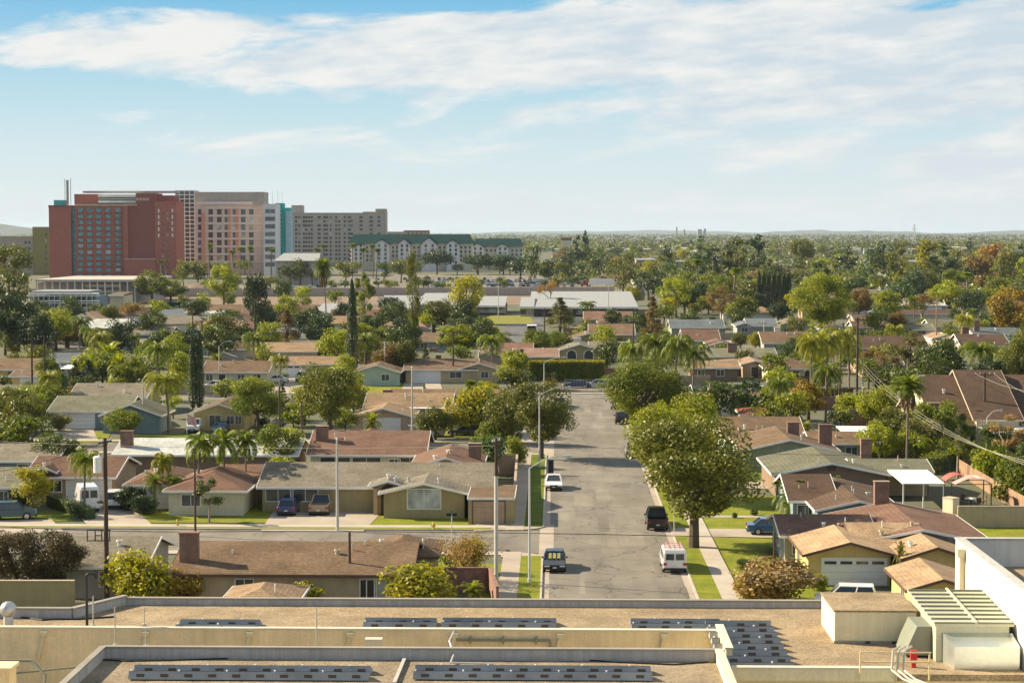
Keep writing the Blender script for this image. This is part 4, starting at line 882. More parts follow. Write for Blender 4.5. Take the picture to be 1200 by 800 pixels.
T('bush', 908, 706, 654, 92, 'twig', 'wide brown-grey twiggy bush by the pavement before the yellow house')
T('bush', 880, 704, 668, 40, 'gold', 'dry golden bush at the pavement end of the lawn')
T('bush', 960, 692, 672, 22, 'bright', 'small green bush against the yellow house corner')
T('bush', 1066, 700, 676, 34, 'bright', 'lime plant between the garage and the right wing of the yellow house')
T('clump', 1055, 690, 640, 18, 'grey', 'climbing vine on the right edge of the yellow garage')
T('bush', 874, 668, 654, 24, 'dark', 'small dark bush in the right front lawn')
T('bush', 884, 604, 593, 10, 'dark', 'tiny shrub in the lawn behind the magnolia')
T('bush', 861, 607, 600, 7, 'dark', 'tiniest shrub in the lawn behind the magnolia')
hedge('bright yellow-green clipped hedge leading away from the grey-green roof', [G(1086, 556), G(1112, 549), G(1098, 528)], 2.2, 2.0, 'bright', 3500, .2)
hedge('low clipped hedge behind the wide dark gable', [G(1026, 536), G(1090, 536)], 1.6, 1.4, 'mid', 3000, .2)
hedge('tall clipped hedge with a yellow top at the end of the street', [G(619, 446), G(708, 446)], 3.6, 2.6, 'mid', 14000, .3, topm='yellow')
hedge('line of small conical shrubs along the light green wall', [G(860, 524), G(905, 524)], 1.5, .7, 'dark', 1500, .2)
# left of the street, front
T('broad', 18, 706, 616, 78, 'purple', 'dark purple-leaved tree at the left edge above the office roof')
T('broad', 66, 708, 622, 74, 'purple', 'right one of the two dark purple-leaved trees')
T('bush', 162, 716, 648, 88, 'yellow', 'large yellow-green bush right of the dark utility pole', cat='bush')
T('bush', 214, 712, 668, 52, 'gold', 'smaller golden-brown bush right of the large yellow-green bush')
T('bush', 355, 716, 680, 48, 'yellow', 'round yellow-green bush before the windows of the mauve-brown roofed house')
T('bush', 494, 716, 660, 100, 'yellow', 'widest yellow-green bush right of the curtained window')
T('bush', 465, 700, 664, 36, 'yellow', 'upright yellow bush at the left of the widest bush')
T('sparse', 545, 684, 626, 74, 'pink', 'pinkish sparse flowering shrub by the corner house')
T('bush', 553, 672, 628, 30, 'yellow', 'yellow-green top of the shrub above the red block wall')
T('clump', 554, 706, 683, 34, 'palm', 'spiky agave-like plant behind the red block wall')
T('queen', 99, 602, 524, 48, 'palm', 'queen palm directly in front of the white van')
T('king', 191, 595, 530, 36, 'palmyellow', 'yellow-green feather palm left of the trio')
T('date', 181, 598, 554, 34, 'palm', 'short bushy palm on the front lawn by the driveway')
T('king', 205, 598, 556, 30, 'palm', 'second short palm beside the bushy one')
T('king', 232, 592, 506, 46, 'palm', 'left palm of the trio before the pale grey roof')
T('king', 263, 590, 502, 48, 'palm', 'middle palm of the trio before the pale grey roof')
T('king', 288, 588, 502, 44, 'palm', 'right palm of the trio before the pale grey roof')
T('airy', 245, 612, 552, 40, 'dark', 'small dark pruned tree on the lawn by the street pole', hm=4.6)
T('bush', 150, 598, 568, 30, 'deep', 'dark shrub between the white SUV and the lawn')
T('bush', 168, 602, 580, 36, 'deep', 'low dark shrub at the edge of the lawn by the driveway')
T('broadm', 38, 604, 549, 52, 'yellow', 'bright yellow-green small tree by the brown house with the orange gable', hm=5)
T('bush', 22, 600, 580, 40, 'deep', 'dark shrub under the bright yellow-green small tree')
hedge('low dark hedge beside the white van drive', [G(60, 592), G(106, 609)], 1.2, 1.2, 'dark', 2200, .16)
T('broadm', 70, 560, 506, 58, 'dark', 'dark green tree between the left grey roof and the pale roof')
T('broadm', 27, 520, 462, 62, 'olive', 'broad leafy tree at the left edge by the lawn')
T('bush', 70, 505, 484, 26, 'grey', 'grey-green shrub at the lawn corner by the garage')
T('round', 143, 512, 480, 46, 'mid', 'bright green round shrub before the greenish-grey house')
T('bush', 84, 474, 450, 40, 'gold', 'yellow-orange shrub before the grey-brown roof')
T('bush', 62, 474, 450, 34, 'yellow', 'yellow-green shrub left of the yellow-orange one')
T('bush', 125, 470, 456, 28, 'olive', 'round olive bush on the right side of the grey-brown roof')
T('round', 55, 450, 417, 32, 'mid', 'round green tree beside the two dark poles')
T('round', 36, 480, 448, 34, 'mid', 'green tree between the left poles and mossy roof')
T('conifer', 88, 452, 419, 26, 'deep', 'leftmost of the dark juniper bushes', hm=4.5)
T('conifer', 104, 452, 415, 28, 'deep', 'middle one of the dark juniper bushes', hm=5)
T('conifer', 120, 452, 420, 26, 'deep', 'rightmost of the dark juniper bushes', hm=4.5)
T('queen', 118, 440, 386, 38, 'palmyellow', 'tallest light green palm behind the dark junipers')
T('clump', 128, 448, 404, 40, 'bright', 'banana plants below the tallest light green palm')
T('clump', 140, 456, 418, 34, 'bright', 'second banana clump beside the dark junipers')
T('bush', 150, 458, 425, 44, 'mid', 'leafy bush beside the banana clump')
T('queen', 183, 462, 397, 50, 'palm', 'upper queen palm behind the weeping palm')
T('queen', 198, 507, 432, 66, 'palmyellow', 'big weeping yellow-fronded queen palm by the lamp', var=0)
T('bush', 170, 470, 442, 44, 'deep', 'dark bush behind the weeping palm')
T('cypress', 226, 480, 392, 11, 'cypress', 'left cypress of the dark pair', group=None)
T('cypress', 234, 480, 388, 12, 'cypress', 'right cypress of the dark pair')
T('cypress', 413, 443, 327, 15, 'cypress', 'tallest single dark cypress in the middle left')
T('bush', 212, 450, 412, 30, 'bright', 'light green bush left of the cypress pair')
T('broad', 302, 508, 440, 64, 'mid', 'dense oak left of the biggest oak')
T('broad', 386, 518, 422, 80, 'olive', 'biggest oak in the left middle')
T('round', 415, 490, 443, 34, 'yellow', 'yellowish tree against the right side of the biggest oak')
T('bush', 405, 450, 416, 28, 'bright', 'bright green bush above the biggest oak')
T('broadm', 328, 556, 496, 62, 'mid', 'feathery green tree left of the brown hip roof')
T('bush', 330, 570, 535, 40, 'bright', 'light shrub under the feathery green tree')
T('round', 540, 490, 464, 36, 'deep', 'very dark round bush right of the pinkish garage house')

T('fan', 551, 490, 446, 17, 'palm', 'little palm in front of the dark-brown roof', var=1)
T('round', 510, 515, 480, 46, 'olive', 'olive small tree by the parked cars behind the brown hip roof', hm=4.6)
T('bush', 550, 508, 488, 44, 'bluegreen', 'blue-green rounded bush next to the olive small tree')
T('bush', 578, 520, 492, 44, 'mid', 'green bush behind the brown gable right end')
T('bush', 570, 545, 510, 40, 'mid', 'green bush between the brown gable and the utility pole')
T('bush', 600, 510, 482, 34, 'mid', 'green bush below the dull green tree')
T('round', 572, 478, 448, 32, 'yellow', 'yellow-green tree at the right end of the dark-brown roof')
T('broadm', 600, 456, 408, 40, 'bright', 'lime-green tree before the clipped hedge')
T('queen', 606, 456, 412, 30, 'palm', 'palm among the lime-green tree')

T('round', 458, 446, 402, 44, 'brown', 'rounded brown-leaved tree behind the light pole')
T('round', 474, 446, 400, 34, 'olive', 'olive half of the tree beside the brown-leaved one')
T('bush', 463, 450, 430, 26, 'deep', 'dark bush beside the pale blue garage door')
T('bush', 443, 448, 436, 18, 'mid', 'small green bush at the white triangular gable')
T('round', 508, 392, 352, 60, 'olive', 'dense round clipped tree in front of the school', hm=None)
T('broadm', 534, 418, 380, 56, 'bright', 'bright green tree below the round clipped tree')
T('broadm', 546, 418, 386, 40, 'mid', 'darker green tree next to the bright green one')
T('bush', 445, 410, 384, 40, 'mid', 'green bush right of the tall cypress')
T('round', 452, 408, 386, 36, 'mid', 'bushy tree between the tall cypress and the telephone pole')
T('tall', 485, 425, 282, 18, 'olive', 'tallest slender pine-like tree in the middle of the view')
T('fan', 383, 400, 306, 24, 'palm', 'tall palm left of the tall cypress', var=2)
T('airy', 426, 398, 314, 30, 'mid', 'tall sparse bright tree right of the tall cypress')
T('broadm', 547, 380, 320, 44, 'yellow', 'bright yellow-green tree at the dirt field right of the tall pine', hm=None)
T('broadm', 262, 364, 307, 38, 'bright', 'bright green tree before the pink hotel')
T('broadm', 302, 405, 313, 34, 'deep', 'tall dark tree right of the bright green hotel tree')
T('conifer', 336, 412, 360, 46, 'brown', 'wide dark brown conifer left of the tall cypress')
T('round', 364, 392, 360, 44, 'dark', 'dark round tree behind the dark brown conifer')
T('clump', 392, 424, 394, 42, 'deep', 'dark agave-like plants at the foot of the tall cypress')
T('clump', 282, 420, 396, 36, 'deep', 'dark fan plants right of the pale blue gabled house')
T('bush', 262, 398, 370, 28, 'brown', 'brown shrubs behind the pale blue gabled house')
T('queen', 272, 382, 362, 22, 'palmyellow', 'small light palm by the white gabled house')
T('bare', 153, 402, 345, 48, 'brown', 'bare brown tree before the motel')
T('round', 128, 386, 358, 28, 'mid', 'small green tree beside the motel')
T('round', 174, 402, 374, 42, 'dark', 'dark round tree in front of the low sand-coloured house')
T('broadm', 16, 420, 342, 66, 'deep', 'dark spreading tree below the eucalyptus at the left edge')
T('round', 45, 422, 368, 44, 'deep', 'second dark spreading tree at the left')
T('tall', 14, 402, 268, 56, 'olive', 'tall eucalyptus at the left edge')
T('round', 80, 408, 378, 46, 'brown', 'brownish tree behind the pale grey roof')
T('broadm', 178, 356, 316, 40, 'mid', 'green tree in front of the red hotel base')
T('broadm', 200, 355, 326, 40, 'mid', 'lower green tree at the red hotel base')
T('round', 145, 352, 333, 16, 'dark', 'small dark tree by the motel end wall')
# middle distance right
T('conifer', 764, 415, 343, 44, 'brown', 'brownish conifer rising behind the brown roofs')
T('conifer', 656, 392, 346, 50, 'grey', 'grey-green wide conifer beside the parked truck')
T('bare', 645, 366, 326, 28, 'orange', 'thin tree with orange leaves in front of the white school roof')
T('round', 742, 358, 334, 24, 'yellow', 'small yellow-green tree at the end of the white school roof')
T('broadm', 792, 372, 322, 40, 'bright', 'bright green open tree right of the trailer truck')
T('round', 818, 366, 330, 26, 'dark', 'dark tree right of the bright green open tree')
T('tall', 846, 376, 332, 38, 'brown', 'rusty brown tree in the middle right')
T('round', 815, 368, 350, 26, 'yellow', 'yellow bush at the foot of the rusty brown tree')
T('broad', 962, 396, 320, 66, 'bright', 'big round bright green tree in the middle right')
T('round', 912, 378, 354, 26, 'deep', 'dark round bush left of the big bright tree')
T('broadm', 1040, 378, 336, 36, 'bright', 'flat-topped bright tree by the long flat roof')
T('bare', 1080, 382, 338, 46, 'brown', 'wide bare tree over the long flat roof')
T('queen', 1071, 382, 345, 22, 'palm', 'small palm under the wide bare tree')
T('broadm', 1136, 376, 340, 38, 'deep', 'dark dense tree at right behind the long flat roof')
T('broadm', 1190, 400, 334, 66, 'gold', 'golden-olive tree mass at the right edge')
T('queen', 1172, 400, 352, 40, 'palm', 'dark palm in front of the golden-olive tree')
T('round', 1006, 376, 336, 34, 'brown', 'brownish tree right of the big bright tree')
T('round', 1052, 396, 366, 24, 'brown', 'brown bush by the low dark-roofed house')
T('clump', 912, 402, 382, 14, 'bright', 'lime plants by the grey gabled house')
T('round', 885, 412, 388, 18, 'yellow', 'lime round bush above the cream peaked house')
T('round', 868, 408, 390, 22, 'olive', 'olive tree by the pale sage gabled house')
T('bush', 932, 440, 410, 20, 'mid', 'dark green bush above the cream peaked house')
T('clump', 905, 478, 456, 30, 'bright', 'lime banana plants behind the tan-brown roof')
T('round', 630, 420, 384, 40, 'mid', 'green tree at the far road end on the right side')
T('round', 655, 415, 388, 30, 'mid', 'green tree next to the black truck at the far road')
T('queen', 690, 376, 352, 28, 'palm', 'low palm before the dark school wall')
# row of column cypresses
for i, x in enumerate((889, 895, 901, 907, 913, 919, 924)):
    T('cypress', x, 366, 317+(i % 3), 8, 'cypress', 'dark columnar cypress in the close row left of the big bright tree', group='columnar cypress row')
# pines before the green-roofed hotel
for x, w, t in ((512, 40, 293), (560, 42, 297), (590, 36, 298)):
    T('umbrella', x, 322, t, w, 'deep', {512: 'left flat-topped dark pine by the green-roofed hotel', 560: 'middle flat-topped dark pine by the green-roofed hotel', 590: 'right flat-topped dark pine by the green-roofed hotel'}[x], hm=None)
for i, x in enumerate((413, 425, 437, 441, 195, 189, 292, 274, 281, 245, 373, 380, 318)):
    T('fanf', x, 326 if x > 300 else 330, 286+(i*5) % 9 if x > 200 else 305, 9, 'palm', 'slender palm in the row before the hotels', group='palms before the hotels')
for i, (x, by, ty, w, k, c) in enumerate(((215, 340, 304, 22, 'broadf', 'mid'), (232, 340, 305, 24, 'broadf', 'olive'), (340, 335, 306, 26, 'broadf', 'dark'), (352, 334, 300, 22, 'broadf', 'olive'), (366, 334, 306, 22, 'broadf', 'grey'),
    (450, 330, 306, 22, 'broadf', 'dark'), (470, 332, 304, 26, 'broadf', 'olive'), (405, 336, 304, 28, 'broadf', 'olive'), (610, 330, 298, 32, 'broadf', 'deep'), (622, 334, 282, 22, 'broadf', 'dark'), (645, 334, 304, 26, 'broadf', 'dark'), (660, 330, 306, 26, 'broadf', 'olive'),
    (700, 325, 300, 24, 'broadf', 'dark'), (355, 358, 334, 22, 'broadf', 'bright'), (332, 366, 320, 22, 'broadf', 'dark'), (730, 345, 305, 30, 'broadf', 'grey'), (760, 352, 316, 40, 'broadf', 'deep'), (802, 310, 291, 20, 'broadf', 'yellow'))):
    T(k, x, by, ty, w, c, ['mid-distance leafy tree behind the dirt field and before the hotels', 'mid-distance tree beyond the parking lot'][x > 600], group=['leafy trees before the hotels', 'trees beyond the parking lot'][x > 600])
# ---------------------------------------------------------------- gardens between the houses
r = random.Random(21)
for o in bpy.data.objects:
    if o.get('category') in ('tree', 'bush', 'palm tree'): FOOT.append((o.location.x-1, o.location.x+1, o.location.y-1, o.location.y+1))
for x_, y_, w_, d_ in ((1138, 600, 9, 16), (1085, 566, 9, 12), (1014, 510, 8, 10), (1150, 612, 14, 10), (240, 510, 13, 10), (95, 512, 8, 8), (692, 432, 14, 6), (660, 425, 8, 6)):
    g = G(x_, y_); FOOT.append((g.x-w_, g.x+w_, g.y-9, g.y+d_))
def free(x, y, m=0):
    if KL-4.8 < x < KR+5 and y < 330: return False
    if x < KL and (RD1[0]-14 < y < RD1[1]+12 or RD2[0]-8 < y < RD2[1]+6): return False
    if RD3[0]-3 < y < RD3[1]+6 or 449 < y < 464: return False
    if 14 < x < 27 and y < 250: return False
    return not any(a-m < x < b+m and c-m < y < d+m for a, b, c, d in FOOT)
side = lambda x: 'left' if x < 5 else 'right'
gcnt = 0
for _ in range(6000):
    if gcnt >= 420: break
    py = 360+240*r.random()**1.5; px = r.uniform(-10, 1215); g = G(px, py)
    if py > 560 and px < 620: continue
    if py < 400 and px < 640 and r.random() < .45: continue
    if 440 < px < 760 and 345 < py < 372: continue
    if 575 < px < 650 and py < 408: continue
    if not free(g.x, g.y): continue
    k = r.choices(['broadf', 'bushm', 'bushm', 'round', 'queen', 'clump', 'broadm', 'conifer'], [5, 5, 3, 1.6, 1.1, .8, 2.2, .4])[0]
    h_ = {'broadf': r.uniform(3.5, 7.5), 'bushm': r.uniform(1.4, 3.2), 'round': r.uniform(3, 5), 'queen': r.uniform(6, 9), 'clump': r.uniform(2, 3.5), 'broadm': r.uniform(4, 7.5), 'conifer': r.uniform(4, 8)}[k]
    w = h_*{'queen': .75, 'clump': 1.0, 'conifer': .5, 'bushm': 1.3}.get(k, .95)
    if k in ('queen', 'clump'): c = r.choice(('palm', 'palm', 'palmyellow'))
    else: c = r.choices(['dark', 'olive', 'mid', 'bright', 'yellow', 'deep', 'gold', 'brown', 'grey', 'bluegreen'], [5, 4, 6, 4, 1.6, 3, .5, .5, 1, 1.5])[0]
    kn = {'broadf': 'garden tree', 'bushm': 'garden shrub', 'round': 'rounded garden tree', 'queen': 'feather palm', 'clump': 'spiky garden plant', 'broadm': 'garden tree', 'conifer': 'small conifer'}[k]
    cn = dict(dark='dark green', olive='olive', mid='green', bright='bright green', yellow='yellow-green', deep='very dark green', gold='golden', brown='brown', grey='grey-green', bluegreen='blue-green', palm='green', palmyellow='yellowish')[c]
    near = 'near' if py > 470 else 'farther'
    plant(k, g, h_, w, c, f"{cn} {kn} between the {near} houses {side(g.x)} of the street", {'bushm': 'bush', 'clump': 'plant', 'queen': 'palm tree'}.get(k, 'tree'), group=f"{cn} {kn}s between the {near} houses {side(g.x)} of the street")
    FOOT.append((g.x-w*.35, g.x+w*.35, g.y-w*.35, g.y+w*.35)); gcnt += 1
# back garden walls and fences
n_ = 0
for _ in range(1500):
    if n_ >= 46: break
    py = 372+180*r.random()**1.3; px = r.uniform(0, 1200); g = G(px, py); L_ = r.uniform(9, 18); horiz = r.random() < .55
    e = g+(Vector((L_, 0, 0)) if horiz else Vector((0, L_, 0)))
    if not all(free(g.x+(e.x-g.x)*t/8, g.y+(e.y-g.y)*t/8, .3) for t in range(9)): continue
    if py > 560 and px < 620 or 575 < px < 650 and py < 408: continue
    m = r.choice(('block_wall', 'wall_tan', 'wood_fence', 'wood_dark', 'wall_cream', 'red_block', 'wall_grey')); n_ += 1
    wd = m.startswith('wood'); t_ = {'block_wall': 'tan block', 'wall_tan': 'tan', 'wood_fence': 'orange-brown board', 'wood_dark': 'dark board', 'wall_cream': 'cream', 'red_block': 'dark red block', 'wall_grey': 'grey'}[m]
    wall_run('wooden_fence' if wd else 'garden_wall', f"{t_} {'fence' if wd else 'garden wall'} between back gardens {side(g.x)} of the street", [g, e], r.uniform(1.6, 2), .18, m, plank=wd, cat='fence' if wd else 'wall', group=f"{t_} boundaries between back gardens {side(g.x)} of the street")
    FOOT.append((g.x-.3, e.x+.3, g.y-.3, e.y+.3))
# lawns and paved yards
for _ in range(120):
    px = r.uniform(0, 1200); py = 380+150*r.random()**1.3; g = G(px, py); w, d = r.uniform(6, 14), r.uniform(4, 10)
    if not (free(g.x, g.y) and free(g.x+w, g.y) and free(g.x, g.y+d) and free(g.x+w, g.y+d)): continue
    if 575 < px < 650 and py < 408: continue
    rect('yard', g.x, g.x+w, g.y, g.y+d, .02+.0007*(_ % 20), r.choice(('lawn', 'lawn_green', 'lawn_green', 'concrete', 'dirt')))
# ---------------------------------------------------------------- hotels and other large buildings
for k, c in dict(hotel_red=(.42, .14, .10), hotel_darkred=(.30, .10, .08), hotel_pink=(.68, .52, .45), hotel_salmon=(.64, .28, .19), hotel_white=(.74, .72, .70), hotel_taupe=(.42, .36, .31), hotel_grey=(.47, .41, .36), hotel_cream=(.66, .60, .48),
                 ochre=(.30, .27, .10), teal=(.05, .46, .43), bluewhite=(.38, .56, .62), roof_teal=(.008, .04, .04), roofwhite=(.30, .315, .325), schooldark=(.12, .10, .09), tealwall=(.07, .20, .185), wallred=(.42, .12, .08)).items(): stucco(k, c)
glass('glass_mid', (.09, .11, .13)); glass('glass_curtain', (.3, .27, .22), .4)
class Bld:
    """a large building seen from far off: pixel x and y on its front plane at distance Y"""
    def __init__(s, name, label, cat, x, by, group=None):
        g = G(x, by); s.Y = g.y; s.o = Vector((g.x, g.y, 0)); s.root = thing(name, label, cat, s.o, group=group); s.n = 0; s.cache = {}; s.rr = random.Random(x)
    def P(s, px, py, dy=0): v = AT(px, py, s.Y+dy); return v
    def block(s, x0, x1, yt, yb, mat, dep=20, dy=0, name='wall', k=None):
        a = s.P(x0, yt, dy); c = s.P(x1, yb if yb else yt, dy); b = MB(s.o); z0 = c.z if yb else 0
        b.box(a.x, c.x, s.Y+dy, s.Y+dy+dep, z0, a.z); return b.build(name, mat, s.root)
    def win(s, px, py, w, h, mat, dy=0, name='window', split=True):
        """window centred on a pixel; w, h in metres"""
        v = s.P(px, py, dy)-s.o; key = (w, h, mat)
        if s.n >= 98: s.over = getattr(s, 'over', None) or MB(); s.over.box(v.x-w/2, v.x+w/2, v.y-.12, v.y, v.z-h/2, v.z+h/2); s.overm = mat; return
        if mat == 'glass' and s.rr.random() < .3: mat = s.rr.choice(('glass_mid', 'glass_mid', 'glass_pale', 'glass_curtain')); key = (w, h, mat)
        if key not in s.cache:
            b = MB(); b.box(-w/2, w/2, -.12, 0, -h/2, h/2); s.cache[key] = b.mesh('window', mat)
        instance(name, s.cache[key], s.root, None, v); s.n += 1
    def done(s):
        if getattr(s, 'over', None): o = s.over.build('windows', s.overm, s.root); o['kind'] = 'stuff'; o.name = 'window_rows'
# red hotel
h = Bld('hotel', 'tall red-brick hotel tower with teal window columns and a roof mast', 'hotel', 120, 326)
h.block(57, 83, 243, None, 'hotel_red', 18); h.block(56.5, 83.5, 240.5, 243, 'hotel_darkred', 18.4, -.3, 'cornice'); h.block(63, 75, 234.5, 240.5, 'teal', 8, 5, 'roof_drum')
h.block(83, 88, 243, None, 'glass_teal', 10, 3, 'glass_strip'); h.block(88, 146, 241, None, 'hotel_red', 22, 0); h.block(88, 160, 239.3, 241, 'trim_tan', 23, -.4, 'cornice')
h.block(146, 181, 238, None, 'hotel_darkred', 24, .8); h.block(144.5, 149, 241, None, 'hotel_red', 3, -2.5); h.block(145.5, 181, 304, None, 'hotel_red', 20, -6); h.block(145.5, 181.3, 303, 304, 'trim_tan', 20.5, -6.3, 'cornice')
h.block(181, 206, 236, None, 'hotel_red', 24, .4); h.block(87, 115, 227.5, 240, 'hotel_red', 14, 6, 'penthouse'); h.block(115, 159, 228, 231, 'trim_white', 15, 4, 'louvre'); h.block(115, 159, 232.4, 234, 'trim_tan', 15, 4, 'louvre'); h.block(115, 159, 235.2, 237.6, 'trim_white', 15, 4, 'louvre')
h.block(159, 184, 226.5, 238, 'hotel_darkred', 16, 4, 'penthouse'); h.block(184, 204, 229, 237, 'hotel_darkred', 16, 6, 'penthouse'); h.block(116, 158, 228.5, 240, 'hotel_taupe', 14, 7, 'penthouse'); h.block(97, 206, 223.8, 226, 'hotel_taupe', 10, 18, 'roof_slab')
for x in (75.6, 82.3): h.block(x, x+.7, 209.5, 240, 'black_metal', .7, 3, 'mast')
h.block(77.5, 80, 211, 240, 'hotel_taupe', 1.6, 3.2, 'mast')
for x in (89.2, 99.6, 110.4, 121.2, 132.6, 144.5): h.block(x-.9, x+.9, 243, None, 'hotel_red', .5, -.5, 'pilaster')
for i in range(12): h.block(90, 144, 249.6+7*i, 250.5+7*i, 'hotel_darkred', .3, -.3, 'floor_band')
for i in range(12):
    for x in (94.5, 105, 115.8, 126.7, 138.5): h.win(x, 246.3+7*i, 2.9, 2.1, 'glass_pale' if (int(x)+i*3) % 7 == 0 and i > 3 else 'glass_teal')
for i in range(5):
    for x in (186, 202): h.win(x, 247+7.2*i, .8, 2.2, 'trim_white', .4)
for i in range(12):
    for x in (191, 196.5): h.win(x, 250+6.3*i, 1.0, 1.4, 'glass', .4)
for x in (161, 165, 169, 173): h.win(x, 233.5, 1.6, 1.6, 'trim_tan', 4)
h.done()
# white gridded glass tower
h = Bld('office_tower', 'slim glass office tower with a white grid behind the red hotel', 'tower', 216, 321)
h.block(205, 228, 223, None, 'glass', 16)
for x in (205.3, 210, 216, 222, 227.6): h.block(x-.35, x+.35, 223, None, 'hotel_white', .5, -.55, 'mullion')
for i in range(18): h.block(205, 228, 223+4.9*i, 223.8+4.9*i, 'hotel_white', .3, -.3, 'floor_band')
# pink hotel
h = Bld('hotel', 'pale pink hotel block with square white-framed windows and a taupe top', 'hotel', 268, 322)
h.block(228, 309, 238, None, 'hotel_pink', 24); h.block(228, 309, 225, 238, 'hotel_taupe', 20, 3, 'upper_storey'); h.block(232.5, 308, 236.5, 239, 'hotel_white', 3, -1, 'cornice'); h.block(236, 239.6, 249, None, 'hotel_salmon', 1, -1.1, 'pilaster')
for x in (246.5, 256, 265.2, 275, 284.5, 294, 303.5): pass
for i in range(8):
    h.block(240, 309, 243.2+9*i, 244.4+9*i, 'hotel_white', .5, -.6, 'floor_band')
    for j, x in enumerate((234, 247, 257, 266.5, 276, 285, 294.5)):
        if 3 <= j <= 4: h.win(x-1.6, 248.3+9*i, 1.8, 3.4, 'glass'); h.win(x+1.8, 248.3+9*i, 2.2, 3.8, 'hotel_salmon')
        else: h.win(x, 248.3+9*i, 2.9 if j else 2, 3.4, 'glass')
h.done()
h = Bld('hotel', 'white curved hotel wing with wide strip windows between pink and teal towers', 'hotel', 316, 323)
h.block(308.5, 323, 239, None, 'hotel_white', 20); h.block(296, 309.4, 225, 240, 'hotel_taupe', 12, 6, 'penthouse')
for i in range(8): h.win(316.5, 256.5-9+8.9*i, 6.2, 2.6, 'glass')
# teal tower
h = Bld('tower', 'narrow teal glass tower between the white wing and the grey hotel', 'tower', 327, 322)
h.block(322.5, 331, 238, None, 'teal', 12); h.block(331, 339.5, 243.5, None, 'teal', 10, 1); h.block(334.5, 340.5, 247, None, 'bluewhite' if 'bluewhite' in MATS else 'hotel_white', 8, -.5, 'stair_panel')
for i in range(15):
    h.block(322.6, 331, 242+5*i, 242.6+5*i, 'roof_teal', .2, -.2, 'floor_band')
for x in (319, 325.5, 330.5): h.block(x, x+.35, 224, 240, 'galv', .3, 3, 'antenna')
# grey slab hotel
h = Bld('hotel', 'long grey hotel slab with rows of small dark windows', 'hotel', 395, 312)
h.block(341, 449.5, 250.5, None, 'hotel_grey', 20); h.block(449.5, 451.5, 248, None, 'hotel_taupe', 20, .5); h.block(341, 449.5, 249.3, 250.7, 'hotel_taupe', 20.6, -.4, 'cornice'); h.block(341.5, 354, 240.5, 250, 'hotel_grey', 14, 3, 'penthouse'); h.block(440, 451.6, 244.7, 250, 'hotel_taupe', 16, 1, 'penthouse'); h.block(425, 440, 248, 250, 'hotel_grey', 12, 3, 'penthouse')
for i in range(11):
    for j, x in enumerate((347, 350.8, 356, 358.8, 362, 365.3, 374, 380.2, 383, 387.5, 394, 397.7, 404, 409.5, 412.6, 423, 435, 444)):
        h.win(x, 254.6+4.85*i, (2.6 if j in (6, 13, 15, 16, 17) else 1.7), 1.7, 'glass')
    if i: h.block(341.2, 449, 252.1+4.85*i, 252.5+4.85*i, 'hotel_taupe', .3, -.25, 'floor_band')
h.done()
# ochre building
h = Bld('building', 'ochre-green slab building at the left of the red hotel', 'building', 48, 322); h.block(38, 57, 267, None, 'ochre', 20); h.block(38, 57, 265.8, 267.3, 'hotel_taupe', 20.5, -.3, 'cornice')
for i in range(6): h.win(36+18, 275+7*i, .8, 1.8, 'glass')
h = Bld('building', 'low brown building at the left edge behind the eucalyptus', 'building', 20, 322); h.block(-10, 38, 277.5, None, 'hotel_taupe', 20)
for i in range(4):
    for x in (30, 34.5): h.win(x, 284+7*i, 1.6, 1.8, 'glass')
h.block(-10, 38, 276.6, 277.6, 'trim_tan', 20.5, -.3, 'cornice')
# green-roofed hotel
def gabled_hotel(label, x0, x1, yr, ye, by, gables, ridge_dep=18):
    h = Bld('hotel', label, 'hotel', (x0+x1)/2, by); h.block(x0+2, x1-2, ye, None, 'hotel_cream', ridge_dep-1, .5)
    a = h.P(x0, ye); c = h.P(x1, ye); t = h.P(x0, yr); b = MB(h.o); Y = h.Y; e = a.z; zr = t.z; in_ = (zr-e)*.5
    b.add([(a.x, Y-1, e), (c.x, Y-1, e), (c.x-in_, Y+ridge_dep/2, zr), (a.x+in_, Y+ridge_dep/2, zr), (c.x, Y+ridge_dep+1, e), (a.x, Y+ridge_dep+1, e)], [(0, 1, 2, 3), (1, 4, 2), (4, 5, 3, 2), (5, 0, 3)]); rf = b.build('roof', 'roof_teal', h.root)
    for gx, gw, gt in gables:
        p = h.P(gx, gt); q = h.P(gx-gw/2, ye); w2 = p.x-q.x; ze = e-.5; d0 = Y-4
        b = MB(h.o); b.add([(p.x-w2, d0, 0), (p.x+w2, d0, 0), (p.x+w2, d0, ze), (p.x, d0, p.z-.6), (p.x-w2, d0, ze), (p.x-w2, d0+5, 0), (p.x+w2, d0+5, 0), (p.x+w2, d0+5, ze), (p.x, d0+5, p.z-.6), (p.x-w2, d0+5, ze)], [(0, 1, 2, 3, 4), (5, 9, 8, 7, 6), (0, 4, 9, 5), (1, 6, 7, 2)]); b.build('gable_bay', 'hotel_white', h.root)
        b = MB(h.o); b.slab([(p.x-w2-.6, d0-.7, ze-.2), (p.x, d0-.7, p.z), (p.x, d0+12, p.z), (p.x-w2-.6, d0+12, ze-.2)], .4); b.slab([(p.x, d0-.7, p.z), (p.x+w2+.6, d0-.7, ze-.2), (p.x+w2+.6, d0+12, ze-.2), (p.x, d0+12, p.z)], .4); b.build('gable_roof', 'roof_teal', rf)
        for i in range(5): 
            for dx in (-.22, .22): h.win(gx+gw*dx, ye+3+4.9*i, 1.5, 2.0, 'glass', -4)
    for i in range(4):
        n = int((x1-x0)/5)
        for j in range(n): h.win(x0+5*(j+.5), ye+5+4.9*i, 1.4, 1.8, 'glass', .5)
    h.done(); return h
gabled_hotel('cream hotel with a long dark green roof and white gables', 408, 555, 274.5, 285, 318, [(448, 17, 280), (474, 14, 279), (503, 18, 277.5), (531, 15, 280.5), (420, 13, 286)])
